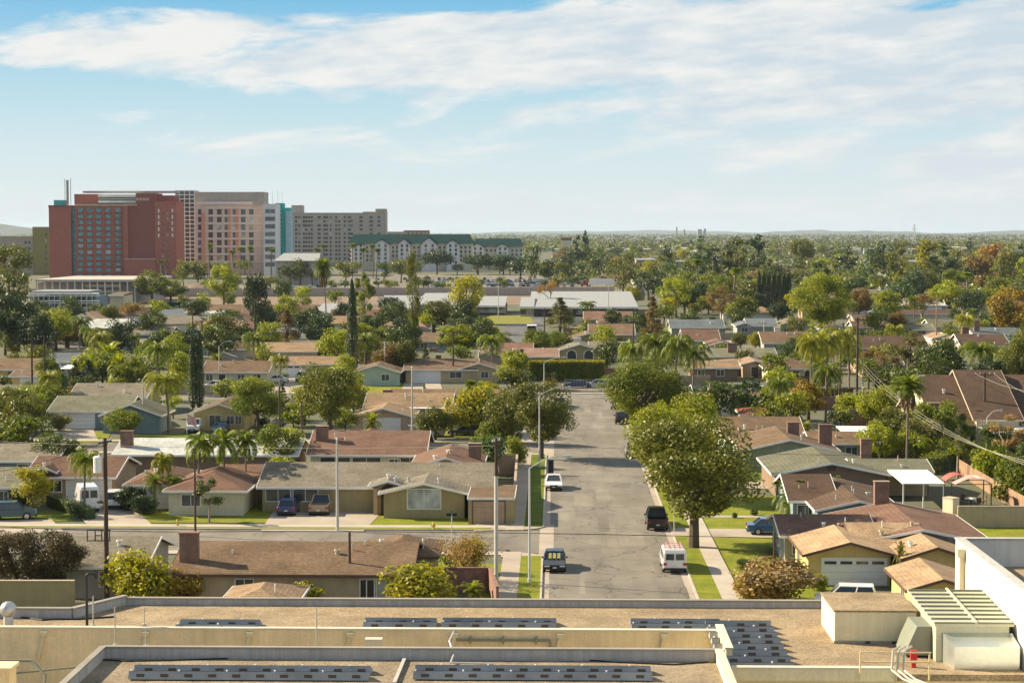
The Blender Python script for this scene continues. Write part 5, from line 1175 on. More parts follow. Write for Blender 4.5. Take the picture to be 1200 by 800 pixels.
gabled_hotel('right wing of the gabled hotel with a lower dark green roof', 553, 614, 279.5, 288.5, 316, [(560, 15, 284.5), (589, 14, 285)])
h = Bld('building', 'flat-topped reddish building behind the dark green roof', 'building', 478, 308); h.block(452, 476, 271.5, None, 'hotel_taupe', 20); h.block(473, 502, 270, None, 'hotel_darkred', 18, 2)
for x in (476, 481, 486, 491, 496, 500): h.win(x, 273, 2.6, 1.6, 'trim_tan', 2)
# low buildings
h = Bld('building', 'low white-roofed building below the grey hotel', 'building', 345, 334)
h.block(323, 373, 306, None, 'hotel_grey', 22); a = h.P(321, 305.5); c = h.P(374, 305.5); t = h.P(321, 300.5); b = MB(h.o)
b.slab([(a.x, h.Y-1, a.z), (c.x, h.Y-1, a.z), (c.x-2, h.Y+22, t.z+1.5), (a.x+2, h.Y+22, t.z+1.5)], .5); b.build('roof', 'roofwhite', h.root); h.block(352, 356, 312, 322, 'trim_white', .3, -.3, 'door')
for x in (328, 335, 342): h.win(x, 316, 2, 2, 'glass')
def longlow(label, x0, x1, ye, by, dep, roofm, wallm, rise=1.2, wins=0, wm='glass', name='school_building', cat='school building', over=1.2, wh=1.3):
    h = Bld(name, label, cat, (x0+x1)/2, by); h.block(x0+.5, x1-.5, ye+1, None, wallm, dep-1, .4)
    a = h.P(x0, ye); c = h.P(x1, ye); b = MB(h.o); b.slab([(a.x, h.Y-over, a.z), (c.x, h.Y-over, a.z), (c.x, h.Y+dep, a.z+rise), (a.x, h.Y+dep, a.z+rise)], .45); b.build('roof', roofm, h.root)
    b = MB(h.o); b.box(a.x-.1, c.x+.1, h.Y-over-.15, h.Y-over-.02, a.z-.55, a.z+.1); b.build('fascia', 'trim_white', h.root)
    for i in range(wins): h.win(x0+(x1-x0)*(i+.5)/wins, (ye+by)/2+.5, (a.z)*.9*wh/2, a.z*.45, wm, .4)
    h.done(); return h
longlow('long white-roofed school building right of the road axis', 620, 748, 359.5, 371, 60, 'roofwhite', 'schooldark', 3.2, 12)
longlow('small white-roofed school end block left of the long school building', 609, 626, 359, 371, 30, 'roofwhite', 'wall_cream', 2, 2)
longlow('dark teal school block with a white roof edge and window strip', 545, 592, 358, 369, 34, 'roofwhite', 'schooldark', 2.0, 9, 'glass_pale')
longlow('dark flat-roofed school hall with a white roof', 486, 546, 357, 372, 50, 'roofwhite', 'schooldark', 2.2, 5)
longlow('turquoise and white classroom block left of the school hall', 449, 488, 361, 380, 30, 'roofwhite', 'tealwall', 2.5, 4)
longlow('white flat classroom roof above the turquoise block', 443, 487, 352.5, 362, 24, 'roofwhite', 'tealwall', 1.2, 4)
longlow('small brick-red classroom box beside the turquoise block', 438, 449, 363, 379, 10, 'wallred', 'wallred', .3, 0)
longlow('white low hall behind the tall cypress', 388, 438, 372, 381, 26, 'roofwhite', 'wall_white', 1.5, 3)
longlow('white-roofed workshop left of the tall cypress', 368, 408, 367, 378, 22, 'roofwhite', 'wall_pinkish', 2.2, 3, name='building', cat='building')
longlow('pale blue low classroom row under the sports field', 180, 222, 369, 378, 20, 'roof_bluegrey', 'wall_lightblue', 1.2, 5)
longlow('second pale low classroom row under the sports field', 215, 262, 367, 377, 20, 'roof_pale', 'wall_grey', 1.6, 5)
# flat-roofed deck and the motel
h = Bld('parking_structure', 'long flat-roofed parking building in front of the red hotel', 'parking building', 100, 356)
h.block(41, 165, 327.5, 330.5, 'hotel_grey', 60, -1, 'roof_deck'); h.block(42, 163, 331, None, 'hotel_taupe', 50, 3); h.block(100, 140, 333, 336.5, 'wall_cream', .4, 1, 'balcony_rail'); h.block(112, 139, 340, 343, 'wall_cream', .4, 1, 'balcony_rail')
for i in range(14): h.block(43+i*8.8, 44+i*8.8, 330.5, None, 'hotel_white', 1, -.8, 'column')
h = Bld('motel', 'three-storey white motel with outside galleries', 'motel', 75, 373)
h.block(38, 112, 347, None, 'wall_blue', 16); 
for i, y in enumerate((343.5, 352, 360, 368)):
    h.block(30, 114, y, y+1.3, 'trim_white', 3, -2.2, 'gallery_rail'); h.block(30, 114, y+3.0, y+3.7, 'trim_white', 3.4, -2.3, 'gallery_floor')
for i in range(13): h.block(32+i*6.3, 32.5+i*6.3, 345, None, 'trim_white', .3, -2.2, 'post')
for i in range(14):
    for y in (350.3, 358.3, 366): h.win(37+i*5.5, y, .9, 1.2, 'door_dark' if i % 2 else 'glass', 0)
h.block(36, 104, 341, 344, 'roofwhite', 16, -1, 'roof'); h.done()
longlow('cream end building beside the motel', 128, 146, 345, 366, 14, 'roof_brown', 'wall_cream', .5, 0, name='building', cat='building')
longlow('yellowish flat shed in front of the motel', 74, 97, 373, 381, 9, 'wall_cream', 'wall_cream', .3, 0, name='shed', cat='shed')
b = wall_run('sports_screen', 'long green wind screen along the sports field', [G(178, 363), G(242, 363)], 2.6, .15, 'roof_teal', cat='fence')
b = wall_run('boundary_wall', 'long grey freeway wall beyond the brown field', [G(30, 348.5), G(720, 346)], 3.6, .4, 'hotel_taupe')
b = wall_run('boundary_wall', 'pale wall running back beside the trailer truck', [G(742, 352), G(745, 342), G(738, 328)], 2.6, .4, 'hotel_cream')
# earth mound
b = MB(); c0 = G(225, 346); n = 16
for i in range(n):
    for j in range(6):
        x = c0.x-26+52*i/(n-1); y = c0.y+12*j/5; b.v.append((x, y, .05+5.2*max(0, sin(pi*i/(n-1)))**.6*sin(pi*j/5)*(.8+.3*sin(i*2.3+j))))
for i in range(n-1):
    for j in range(5): b.f.append((i*6+j, (i+1)*6+j, (i+1)*6+j+1, i*6+j+1)); b.m.append(0)
b.build('earth_mound', 'dirt', smooth=True)['kind'] = 'structure'
# hills on the horizon
def hill(x0, x1, top, Y, seed):
    r = random.Random(seed); b = MB(); a = AT(x0, 271, Y); c = AT(x1, 271, Y); n = 40; ph = [r.uniform(0, 6) for _ in range(4)]
    zt = AT(600, top, Y).z
    for i in range(n+1):
        t = i/n; x = a.x+(c.x-a.x)*t; z = zt*(sin(pi*min(1, max(0, t)))**.5)*(.75+.12*sin(t*9+ph[0])+.08*sin(t*23+ph[1])+.05*sin(t*51+ph[2]))
        b.v += [(x, Y-900, -.5), (x, Y, z), (x, Y+1500, -.5)]
    for i in range(n):
        for j in range(2): b.f.append((i*3+j, (i+1)*3+j, (i+1)*3+j+1, i*3+j+1)); b.m.append(0)
    b.build('hill', 'hill', smooth=True)['kind'] = 'structure'
plain('hill', (.10, .11, .09), .95, scale=.01)
hill(-150, 72, 259.8, 9500, 1); hill(880, 1090, 268.3, 16000, 2); hill(1130, 1400, 267.5, 17000, 3); hill(560, 900, 269, 20000, 4)
# ---------------------------------------------------------------- random middle distance and far suburbs
r = random.Random(5)
KEEP = [(30, 300, 620, 400), (440, 345, 760, 400), (590, 330, 640, 410)]
def okpx(x, by, ty, w):
    if x-w/2 < 760 and by > 333 and by < 372: return False
    if x < 615 and by > 318 and by < 374: return False
    if 575 < x < 650 and by < 410: return False
    g = G(x, by)
    if by > 372 and not free(g.x, g.y, 3): return False
    return True
zones = lambda x: 'left' if x < 620 else 'centre' if x < 900 else 'right'
labs = {'broadf': 'leafy tree', 'tallf': 'tall narrow tree', 'fanf': 'slender palm', 'cypress': 'dark narrow cypress', 'conifer': 'conifer', 'bare': 'bare tree'}
cols = ['dark', 'olive', 'mid', 'grey', 'deep', 'bluegreen', 'bright', 'brown', 'yellow', 'orange']; wts = [5, 5, 5, 3, 5, 3, 2.2, .7, .8, .25]
cw = dict(dark='dark green', olive='olive', mid='green', grey='grey-green', deep='very dark green', bluegreen='blue-green', bright='bright green', brown='brown', yellow='yellow-green', orange='rusty orange', palm='green', cypress='dark')
cnt = 0
def band(n, y0, y1, x0, x1, hs=(6, 13), kinds=None, where=''):
    global cnt
    for _ in range(n):
        x = r.uniform(x0, x1); by = y0+(y1-y0)*r.random()**1.15; hgt = r.uniform(*hs); k = r.choices(['broadf', 'tallf', 'fanf', 'bare', 'broadm' if by > 350 else 'broadf'], [7, 2, 1, .5, 3])[0]
        if k == 'tallf': hgt *= 1.5
        w = hgt*r.uniform(.75, 1.15) if k != 'tallf' else hgt*.42
        if k == 'fanf': hgt = r.uniform(11, 19); w = 4.5
        if not okpx(x, by, 0, w*PPM(by)): continue
        c = r.choices(cols, wts)[0]; c = 'palm' if k == 'fanf' else 'twig' if k == 'bare' else c
        plant(k, G(x, by), hgt, w, c, f"{cw.get(c, 'leafless')} {labs.get(k, 'leafy tree')} {where}", 'tree' if k != 'fanf' else 'palm tree', group=f"{cw.get(c, 'leafless')} {labs.get(k, 'leafy tree')}s {where}"); cnt += 1
band(85, 296, 330, 600, 1215, (9, 15), where='in the hazy belt beyond the right-hand roofs')
band(85, 330, 384, 770, 1215, (6, 13), where='among the far roofs on the right')
band(40, 384, 420, 830, 1215, (4, 7), where='between the gardens on the right')
band(26, 300, 318, 590, 780, (8, 13), where='beyond the trailer truck and the parking lot')
for x, by, ty, w, k, c in [(676, 318, 270, 12, 'tallf', 'deep'), (685, 318, 268, 12, 'tallf', 'deep'), (667, 322, 296, 22, 'broadf', 'deep'), (822, 338, 276, 24, 'tallf', 'bluegreen'), (835, 336, 284, 22, 'tallf', 'deep'), (862, 338, 272, 34, 'tallf', 'olive'), (884, 334, 272, 26, 'tallf', 'deep'), (940, 320, 278, 30, 'umbrella', 'olive'),
    (993, 330, 288, 26, 'tallf', 'deep'), (1030, 330, 280, 38, 'broadf', 'bluegreen'), (1052, 335, 278, 28, 'tallf', 'olive'), (1058, 352, 300, 22, 'tallf', 'olive'), (1090, 332, 278, 36, 'tallf', 'yellow'), (1104, 340, 286, 34, 'tallf', 'deep'), (1118, 330, 290, 28, 'broadf', 'olive'), (1150, 346, 296, 44, 'broadf', 'brown'), (1180, 350, 288, 34, 'broadf', 'grey'), (1162, 330, 282, 34, 'broadf', 'orange'), (1145, 340, 298, 34, 'broadf', 'deep'), (1196, 330, 282, 26, 'tallf', 'dark')]:
    T(k, x, by, ty, w, c, f"{cw[c]} {labs.get(k, 'flat-topped tree')} standing tall above the hazy belt on the right", group=f"tall {cw[c]} {labs.get(k, 'flat-topped tree')}s above the hazy belt", cat='tree')
for _ in range(62):
    x = r.uniform(385, 730) if _ < 46 else r.uniform(165, 320); by = r.uniform(316, 326) if _ % 2 else r.uniform(336.5, 340); c = r.choice(('dark', 'deep', 'mid', 'olive', 'bluegreen', 'grey'))
    if by > 330 and 676 < x < 742: continue
    h_ = r.uniform(7, 12) if by < 330 else r.uniform(4, 7); plant('broadf', G(x, by), h_, h_*r.uniform(.9, 1.4), c, f"{cw[c]} leafy tree around the far parking lot below the hotels", 'tree', group=f"{cw[c]} leafy trees around the far parking lot")
for _ in range(90):
    x = r.uniform(0, 600); by = r.uniform(376, 436); g = G(x, by); c = r.choice(('dark', 'deep', 'mid', 'olive', 'dark', 'bright'))
    if not free(g.x, g.y, 1) or (440 < x and by < 380) or x > 560 and by < 412: continue
    h_ = r.uniform(6, 10); FOOT.append((g.x-3, g.x+3, g.y-3, g.y+3)); plant('broadm', g, h_, h_*r.uniform(.8, 1.1), c, f"{cw[c]} shade tree behind the left-hand houses", 'tree', group=f"{cw[c]} shade trees behind the left-hand houses")
# far houses: one mesh per look, copied
FH = []
for i in range(6):
    for j, (rm, wm) in enumerate((('brown', 'cream'), ('grey', 'white'), ('redbrown', 'tan'), ('pale', 'grey'), ('umber', 'beige'), ('tan', 'white'))):
        if j != i: continue
        w, d = (17, 12); W = MB(); W.box(-w/2+.5, w/2-.5, .5, d-.5, 0, 2.7); R = MB(); R.slab([(-w/2, 0, 2.6), (w/2, 0, 2.6), (w/2-(4 if i % 2 else 0), d/2, 4.4), (-w/2+(4 if i % 2 else 0), d/2, 4.4)], .15); R.slab([(w/2, d, 2.6), (-w/2, d, 2.6), (-w/2+(4 if i % 2 else 0), d/2, 4.4), (w/2-(4 if i % 2 else 0), d/2, 4.4)], .15)
        W.add([(-w/2+.5, .5, 2.6), (-w/2+.5, d-.5, 2.6), (-w/2+.5, d/2, 4.3)], [(0, 1, 2)]); W.add([(w/2-.5, .5, 2.6), (w/2-.5, d-.5, 2.6), (w/2-.5, d/2, 4.3)], [(0, 1, 2)])
        g = MB(); g.box(-5, -3.2, .42, .5, 1, 2.1); g2 = MB(); g2.box(2, 6.5, .44, .5, .05, 2.2)
        FH.append((W.mesh('wall', 'wall_'+wm), R.mesh('roof', 'roof_'+rm), g.mesh('window', 'glass'), g2.mesh('garage_door', 'garage_white'), rm))
rn = dict(brown='brown', grey='grey', redbrown='reddish-brown', pale='whitish', umber='dark brown', tan='tan')
def farhouses(n, y0, y1, x0, x1, where, step=None):
    placed = []
    for _ in range(n*6):
        if len(placed) >= n: break
        x = r.uniform(x0, x1); by = r.uniform(y0, y1); g = G(x, by)
        if any(abs(g.x-p.x) < 21 and abs(g.y-p.y) < 26 for p in placed) or not okpx(x, by, 0, 20): continue
        placed.append(g); FOOT.append((g.x-9, g.x+9, g.y, g.y+13)); W, R, g1, g2, rm = r.choice(FH)
        root = thing('house', f"small far house with a {rn[rm]} roof {where}", 'house', g, radians(r.choice((0, 0, 90, 180))+r.uniform(-6, 6)), group=f"far houses with {rn[rm]} roofs {where}")
        root.scale = (r.uniform(.8, 1.15), r.uniform(.85, 1.1), r.uniform(.95, 1.25))
        instance('wall', W, root); instance('roof', R, root); instance('window', g1, root); instance('garage_door', g2, root)
farhouses(70, 296, 340, 610, 1215, 'in the hazy distance on the right'); farhouses(42, 340, 378, 860, 1215, 'among the trees on the right'); farhouses(60, 376, 402, 10, 530, 'behind the left-hand gardens')
# beyond counting: trees and roofs out to the horizon
def far_mass():
    r = random.Random(77); b = [MB() for _ in range(4)]; R = [MB(), MB()]; RD = 0
    for i in range(15000):
        by = 273.2+23.5*r.random()**1.7 if i % 3 else 276+20*r.random(); x = r.uniform(-15, 1215)
        if x < 470 and by > 288: continue
        g = G(x, by); s = r.uniform(3, 7)*(1 if g.y < 5000 else 1.6); hh = r.uniform(5, 12)*(1 if g.y < 5000 else 1.35); m = b[r.choice((0, 0, 1, 1, 2, 3))]
        for k in range(9 if g.y < 5000 else 4):
            c = g+Vector((r.gauss(0, .35)*s, r.gauss(0, .35)*s, hh*r.uniform(.25, 1))); leaf(m, c, rv(r), s*r.uniform(.4, .8), r, .9)
    for i in range(3600):
        by = 286+60*r.random()**1.2; x = r.uniform(605, 1215)
        if not okpx(x, by, 0, 10): continue
        g = G(x, by); s = r.uniform(2.5, 5.5); hh = r.uniform(4, 9); m = b[r.choice((0, 0, 1, 1, 2, 3))]
        for k in range(26): leaf(m, g+Vector((r.gauss(0, .38)*s, r.gauss(0, .38)*s, hh*r.uniform(.12, 1))), rv(r), s*r.uniform(.22, .45), r, .9)
    for i in range(2600):
        by = 274+24*r.random()**1.4; x = r.uniform(-15, 1215)
        if x < 470 and by > 288: continue
        g = G(x, by); w = r.uniform(7, 16)*(1 if g.y < 5000 else 1.8); hh = r.uniform(3, 5); q = R[r.random() < .4]
        q.hexa([(g.x-w/2, g.y, 0), (g.x+w/2, g.y, 0), (g.x+w/2, g.y+10, 0), (g.x-w/2, g.y+10, 0)], [(g.x-w/2, g.y+3, hh+1.5), (g.x+w/2, g.y+3, hh+1.5), (g.x+w/2, g.y+7, hh+2), (g.x-w/2, g.y+7, hh+2)])
    for m, c in zip(b, ('deep', 'olive', 'mid', 'grey')):
        o = m.build('far_trees', 'leaf_'+c); tag(o, f"{cw.get(c, c)} tree cover of the far suburbs towards the horizon", 'trees', kind='stuff')
    for m, c, t in zip(R, ('roof_pale', 'roof_tan'), ('whitish', 'tan')):
        o = m.build('far_roofs', c); tag(o, f"{t} roofs scattered in the far suburbs towards the horizon", 'roofs', kind='stuff')
far_mass()
# lone far landmarks
for x, t, by, w in ((793, 266, 280, 1.6), (802, 269, 280, 2), (820, 268.5, 279, 5), (826, 268, 279, 3)):
    g = G(x, by); h_ = AT(x, t, g.y).z; b = MB(g); ww = w/PPM(by); b.box(g.x-ww/2, g.x+ww/2, g.y, g.y+ww, 0, h_); o = b.build('far_tower', 'hotel_grey'); tag(o, 'faint grey block on the skyline %s' % {793: 'thin and tall left of the others', 802: 'small beside the thin tall one', 820: 'widest of the group', 826: 'rightmost of the group'}[x], 'tower')
g = G(1071, 292); root = thing('lattice_mast', 'faint lattice mast above the far trees on the right', 'mast', g); H_ = AT(1071, 262.5, g.y).z; b = MB()
for sx in (-1, 1):
    for sy in (-1, 1): b.beam((sx*3, sy*3, 0), (sx*.5, sy*.5, H_), .5)
for k in range(8): z0, z1 = H_*k/8, H_*(k+1)/8; b.beam((-3+2.5*k/8, 0, z0), (3-2.5*(k+1)/8, 0, z1), .35)
b.build('tower', 'galv', root); b = MB(); b.beam((-4, 0, H_*.8), (4, 0, H_*.8), .5); b.build('crossarm', 'galv', root)
# church with terracotta roof in the haze
g = G(663, 300); b = Bld('building', 'far building with a bright terracotta roof in the haze', 'building', 663, 298); b.block(658, 669, 281, None, 'wall_cream', 20); b.block(657, 670, 278.5, 281.5, 'roof_redtile', 20, -.5, 'roof')
longlow('far pinkish block among trees left of the yellow-green tree', 745, 768, 304, 320, 20, 'roofwhite', 'wall_pinkish', .5, 5, name='building', cat='building')
longlow('far low white-roofed building right of the pinkish block', 775, 806, 306, 313, 20, 'roofwhite', 'wall_cream', .5, 5, name='building', cat='building')
longlow('long far whitish building right of the columnar cypresses', 972, 1020, 314, 322, 20, 'roof_bluegrey', 'wall_lightblue', 1, 9, name='building', cat='building')
longlow('far white two-storey house among dark trees on the right', 1062, 1082, 306, 320, 14, 'roofwhite', 'wall_pinkish', .5, 3, name='building', cat='building')
# ---------------------------------------------------------------- vehicles
V('sedan', 'black', 'black car facing us by the left kerb near the junction with yellow reflections painted on its windscreen', 650, 671.5, 180)
V('sedan', 'white', 'white sedan facing us parked by the left kerb', 649, 575.5, 180)
V('pickup', 'black', 'black pickup truck parked by the right kerb under the magnolia', 771, 622.5, 0, 'pickup_truck', 'pickup truck')
van = V('minivan', 'white', 'white van with a pink-edged roof rack parked at the right kerb', 791, 672.5, 0, 'parked_van', 'van')
b = MB()
for x in (-.6, -.2, .2, .6): b.beam((x, -1.6, 2.12), (x, .6, 2.12), .04)
for y in (-1.5, -.5, .5): b.beam((-.75, y, 2.08), (.75, y, 2.08), .05); b.beam((-.75, y, 1.9), (-.75, y, 2.12), .05); b.beam((.75, y, 1.9), (.75, y, 2.12), .05)
b.build('roof_rack', 'rack_pink' if 'rack_pink' in MATS else plain('rack_pink', (.6, .3, .3), .5), van)
V('sedan', 'silver', 'silver car half hidden behind the magnolia at the right kerb', 742, 537, 0)
V('suv', 'black', 'dark SUV parked at the far right kerb', 729, 497.5, 0)
V('sedan', 'silver', 'farthest silver car at the right kerb', 723, 480, 0)
V('sedan', 'silver', 'pale car half hidden by the olive-brown tree at the left kerb', 657, 478, 180)
V('sedan', 'blue', 'blue sedan standing across the driveway at the right edge of the lawn', 906, 627, -90)
V('suv', 'white', 'white SUV on the drive before the yellow garage', 994, 716, 82)
V('hatch', 'navy', 'navy hatchback parked before the green-beige house', 335, 605.5, 0)
V('pickup', 'tan', 'tan pickup truck parked before the green-beige house', 373, 605, 0, 'pickup_truck', 'pickup truck')
V('van', 'white', 'tall white van parked nose-in on the left drive', 93, 602, 20, 'parked_van', 'van')
V('suv', 'white', 'white SUV parked nose-in beside the tall white van', 129, 598, 4)
V('suv', 'bluegreen', 'dark blue-green SUV at the left edge of the view', 9, 611, -75)
V('pickup', 'white', 'white pickup in front of the yellow gabled house', 225, 508, 180, 'pickup_truck', 'pickup truck')
V('sedan', 'blue', 'blue-grey car in front of the yellow gabled house', 256, 508, 180)
V('suv', 'darkgrey', 'dark car beside the white garage left of the oak', 352, 448, 180)
V('sedan', 'white', 'white car half behind the oak by the white garage', 322, 449, 90)
V('sedan', 'silver', 'silver car with a long white rack behind the brown hip roof', 500, 512, 90)
V('sedan', 'darkgrey', 'dark car by the blue-green bush behind the brown gable', 545, 511, 90)
V('suv', 'darkgrey', 'dark vehicle at the far road beside the box truck', 635, 400, 0)
V('sedan', 'silver', 'small grey car right of the box truck at the far road', 652, 398, 80)
V('sedan', 'silver', 'grey car in the shade of the junipers on the left', 18, 446, 90)
V('sedan', 'white', 'white car by the tan long house on the left', 250, 456, 90)
V('sedan', 'darkgrey', 'dark grey car in front of the tan long house', 275, 458, 90)
V('suv', 'white', 'white car near the drooping palm cluster in the right gardens', 925, 462, 90)
V('sedan', 'silver', 'silver car behind the peaked cream house', 905, 458, 90)
V('sedan', 'white', 'white car under the wide bare tree on the right', 1000, 372, 90)
V('suv', 'white', 'white SUV beside the flat-topped bright tree', 1025, 368, 90)
V('sedan', 'red', 'red car at the right-hand far roofs', 1012, 470, 90)
V('van', 'white', 'white van between the dark poles and the junipers', 62, 446, 30, 'parked_van', 'van')
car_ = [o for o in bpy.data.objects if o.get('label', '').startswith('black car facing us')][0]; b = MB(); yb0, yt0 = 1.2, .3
[b.add([(x-.11, 1.12, 1.03), (x+.13, 1.12, 1.03), (x+.1, .56, 1.37), (x-.12, .56, 1.37)], [(0, 1, 2, 3)]) for x in (-.34, .02, .38)]; b.build('painted_reflection', plain('reflection_yellow', (.33, .32, .06), .5), car_)  # yellow patches paint the reflections on the windscreen
V('sedan', 'navy', 'dark car standing sideways behind the iron railing at the street end', 676, 455, 90); V('sedan', 'silver', 'silver car standing sideways behind the iron railing at the street end', 700, 454.5, 88)
pxs('yard', [(618, 458), (716, 458), (714, 447), (619, 447)], .06, 'asphalt')
# box truck at the far road
root = thing('box_truck', 'small truck with a dark square box at the far road end', 'truck', G(623, 397.5)); b = MB(); b.box(-1.25, 1.25, 0, 5, .9, 3.6); b.build('cargo_box', 'trim_white', root); b = MB(); b.box(-1.1, 1.1, -.02, -.001, 1.0, 3.5); b.build('rear_door', 'paint_black', root); b = MB(); b.box(-1.1, 1.1, 5.05, 6.8, .6, 2.4); b.build('cab', 'paint_blue', root)
for x in (-1.0, 1.0):
    for y in (.9, 5.9): b = MB(); b.cyl((x-.13, y, .45), (x+.13, y, .45), .45, .45, 12); b.build('wheel', 'tyre', root)
# trailer truck beyond the field
g = G(706, 336); root = thing('trailer_truck', 'long white trailer truck with a red cab beyond the brown field', 'truck', g); L_ = 16.5
b = MB(); b.box(-6.5, L_-6.5+.5, 0, 2.6, 1.2, 4.1); b.build('trailer', 'paint_white', root); b = MB(); b.box(-9.6, -7.2, .1, 2.5, .8, 3.3); b.hexa([(-11, .2, .8), (-9.6, .2, .8), (-9.6, 2.4, .8), (-11, 2.4, .8)], [(-10.9, .3, 1.9), (-9.6, .3, 2.2), (-9.6, 2.3, 2.2), (-10.9, 2.3, 1.9)]); b.build('cab', 'paint_red', root)
b = MB(); b.box(-9.3, -8.3, .05, .1, 2.1, 3.0); b.build('side_window', 'glass', root)
for x in (-10.3, -7.6, -6.4, 7.5, 8.8): b = MB(); b.cyl((x, .1, .5), (x, .4, .5), .5, .5, 10); b.build('wheel', 'tyre', root)
# the far parking lot
CM = {}
def smallcar(px, by, col, label, group):
    if col not in CM:
        b = MB(); b.hexa([(-2.3, 0, .3), (2.3, 0, .3), (2.3, 1.8, .3), (-2.3, 1.8, .3)], [(-2.25, .05, .95), (2.2, .05, .9), (2.2, 1.75, .9), (-2.25, 1.75, .95)], 0); b.hexa([(-1.7, .1, .93), (1.2, .1, .93), (1.2, 1.7, .93), (-1.7, 1.7, .93)], [(-1.1, .3, 1.42), (.5, .3, 1.42), (.5, 1.5, 1.42), (-1.1, 1.5, 1.42)], 1); b.box(-1.1, .5, .28, 1.52, 1.42, 1.48, 0)
        for x in (-1.4, 1.4): b.cyl((x, -.01, .33), (x, 1.81, .33), .33, .33, 8, 2)
        CM[col] = b.mesh('car', ['paint_'+col, 'glass', 'tyre'])
    g = G(px, by); g.z = .1; o = bpy.data.objects.new('parked_car', CM[col]); C.objects.link(o); o.location = g; o.rotation_euler.z = radians(r.choice((0, 90, 90, 90))+r.uniform(-3, 3)); tag(o, label, 'car', group)
r = random.Random(3)
CW = dict(white='white', silver='silver', black='black', darkgrey='dark grey', navy='navy blue', red='red', blue='blue')
for by, x0, x1, n in ((336, 486, 700, 46), (333.2, 484, 690, 40), (330.6, 480, 680, 38), (328, 470, 670, 34), (339, 205, 290, 16), (336.5, 330, 400, 14), (341, 338, 375, 6)):
    for i in range(n):
        c = r.choices(list(CW), [7, 6, 3, 3, 2, 1, 2])[0]
        if r.random() < .28 or (by > 335 and 676 < x0+(x1-x0)*i/n < 740): continue
        w = 'in the far parking lot' if x0 > 400 else 'in the lot below the hotels'
        smallcar(x0+(x1-x0)*(i+r.uniform(-.1, .1))/n, by, c, f"tiny {CW[c]} car {w}", f"{CW[c]} cars {w}")
# ---------------------------------------------------------------- lamps, poles and wires
def topz(px, py, base): return AT(px, py, base.y).z
b0 = G(620.5, 683); street_lamp('tall street lamp on the left verge closest to the office roof', b0, topz(620, 541, b0)+.1, 2.7, 1)
b1 = G(632, 548); street_lamp('street lamp left of the road behind the olive-brown tree', b1, topz(632, 457, b1), 3.1, 1)
b2 = G(755.5, 485); street_lamp('street lamp on the right of the road leaning its arm to the left', b2, topz(755, 437, b2), 3.0, -1)
b3 = G(637.5, 466); street_lamp('small street lamp before the clipped hedge', b3, topz(637, 421, b3), 3.0, 1)
b4 = G(168, 505); street_lamp('pale concrete lamp post behind the pale grey roof', b4, topz(169, 441, b4)+.2, 1.3, 1, .16, 'pole_concrete')
b5 = G(257, 452); street_lamp('pale lamp post between the cypress pair and the tan house', b5, topz(257, 402, b5), 1.6, 1, .13, 'pole_concrete')
b6 = G(1068, 520); street_lamp('small curved lamp by the big brown roof', b6, topz(1068, 443, b6), 1.0, 1, .1)
b7 = G(1156, 530); street_lamp('curved lamp at the right edge by the dark pole', b7, topz(1156, 484, b7), 1.3, 1, .1)
for i, (x, by, ty, lb) in enumerate(((451, 447, 401, 'plain pale pole behind the dull brown tree'), (483, 516, 430, 'white slender pole before the pinkish garage house'), (395.5, 622, 514, 'white concrete post in front of the green-beige house'), (713, 378, 336, 'grey pole before the long school roof'), (584, 374, 331, 'thin white flagpole by the school lawn'),
    (1165, 440, 401, 'pale pole in front of the olive tree at right'), (1011, 470, 418, 'pale pole beside the wooden pole at right'), (895, 405, 376, 'pale thin pole above the long olive roof'), (187, 402, 377, 'thin grey pole above the queen palms'), (148, 718, 668, 'x'))):
    if lb == 'x': continue
    b = G(x, by); h_ = topz(x, ty, b); root = thing('pole', lb, 'pole', b); m = MB(); m.cyl((0, 0, -.1), (0, 0, h_), .15, .09, 8); m.build('shaft', 'pole_concrete', root); m = MB(); m.cyl((0, 0, h_), (0, 0, h_+.12), .13, .04, 8); m.build('cap', 'galv', root)
P = {}
def up(key, x, by, ty, lb, **k):
    b = G(x, by); P[key] = (b, topz(x, ty, b)); return utility_pole(lb, b, P[key][1], **k)
up('a', 125.5, 706, 513, 'dark wooden utility pole with a white transformer, leftmost of the near poles', transformer=True, r=.2, aw=.9, adir=(.3, .95, 0))
up('b', 229, 628, 529, 'thin dark pole by the small pruned tree', arms=0, r=.11)
up('c', 581.5, 703, 513, 'utility pole with a pale lower half beside the corner house', lower=9.5, r=.15, aw=.7, adir=(.4, .9, 0))
up('d', 410, 706, 623, 'short dark pole in front of the mauve-brown roof', arms=0, r=.13)
up('e', 907, 703, 623, 'short dark post in the brown bushes by the yellow house', arms=0, r=.12)
up('f', 38, 468, 396, 'left dark pole with cross-arm above the mossy roof', r=.2); up('g', 53, 470, 393, 'right dark pole with cross-arm above the mossy roof', r=.2)
up('h', 328, 540, 452, 'dark pole between the two oaks', arms=0); up('i', 354, 548, 470, 'shorter dark pole below the biggest oak', arms=0)
up('j', 418, 446, 396, 'dark pole beside the tall cypress', r=.18); up('k', 531, 448, 390, 'dark pole in front of the beige house with the pale blue garage', r=.2); up('l', 484, 425, 362, 'pole at the foot of the tallest slender pine', arms=0, r=.2)
up('m', 1004, 478, 372, 'tall dark pole right of the yellow-fronded palms', r=.22, aw=1.3); up('n', 1066, 470, 406, 'wooden pole by the tall grey-green tree', r=.2, arms=0); up('o', 1153, 520, 436, 'dark pole against the big brown roof', r=.2, aw=1.4); up('p', 1097, 408, 345, 'reddish tall pole by the white dark-green-roofed house', r=.2, mat='wood_fence', arms=0)
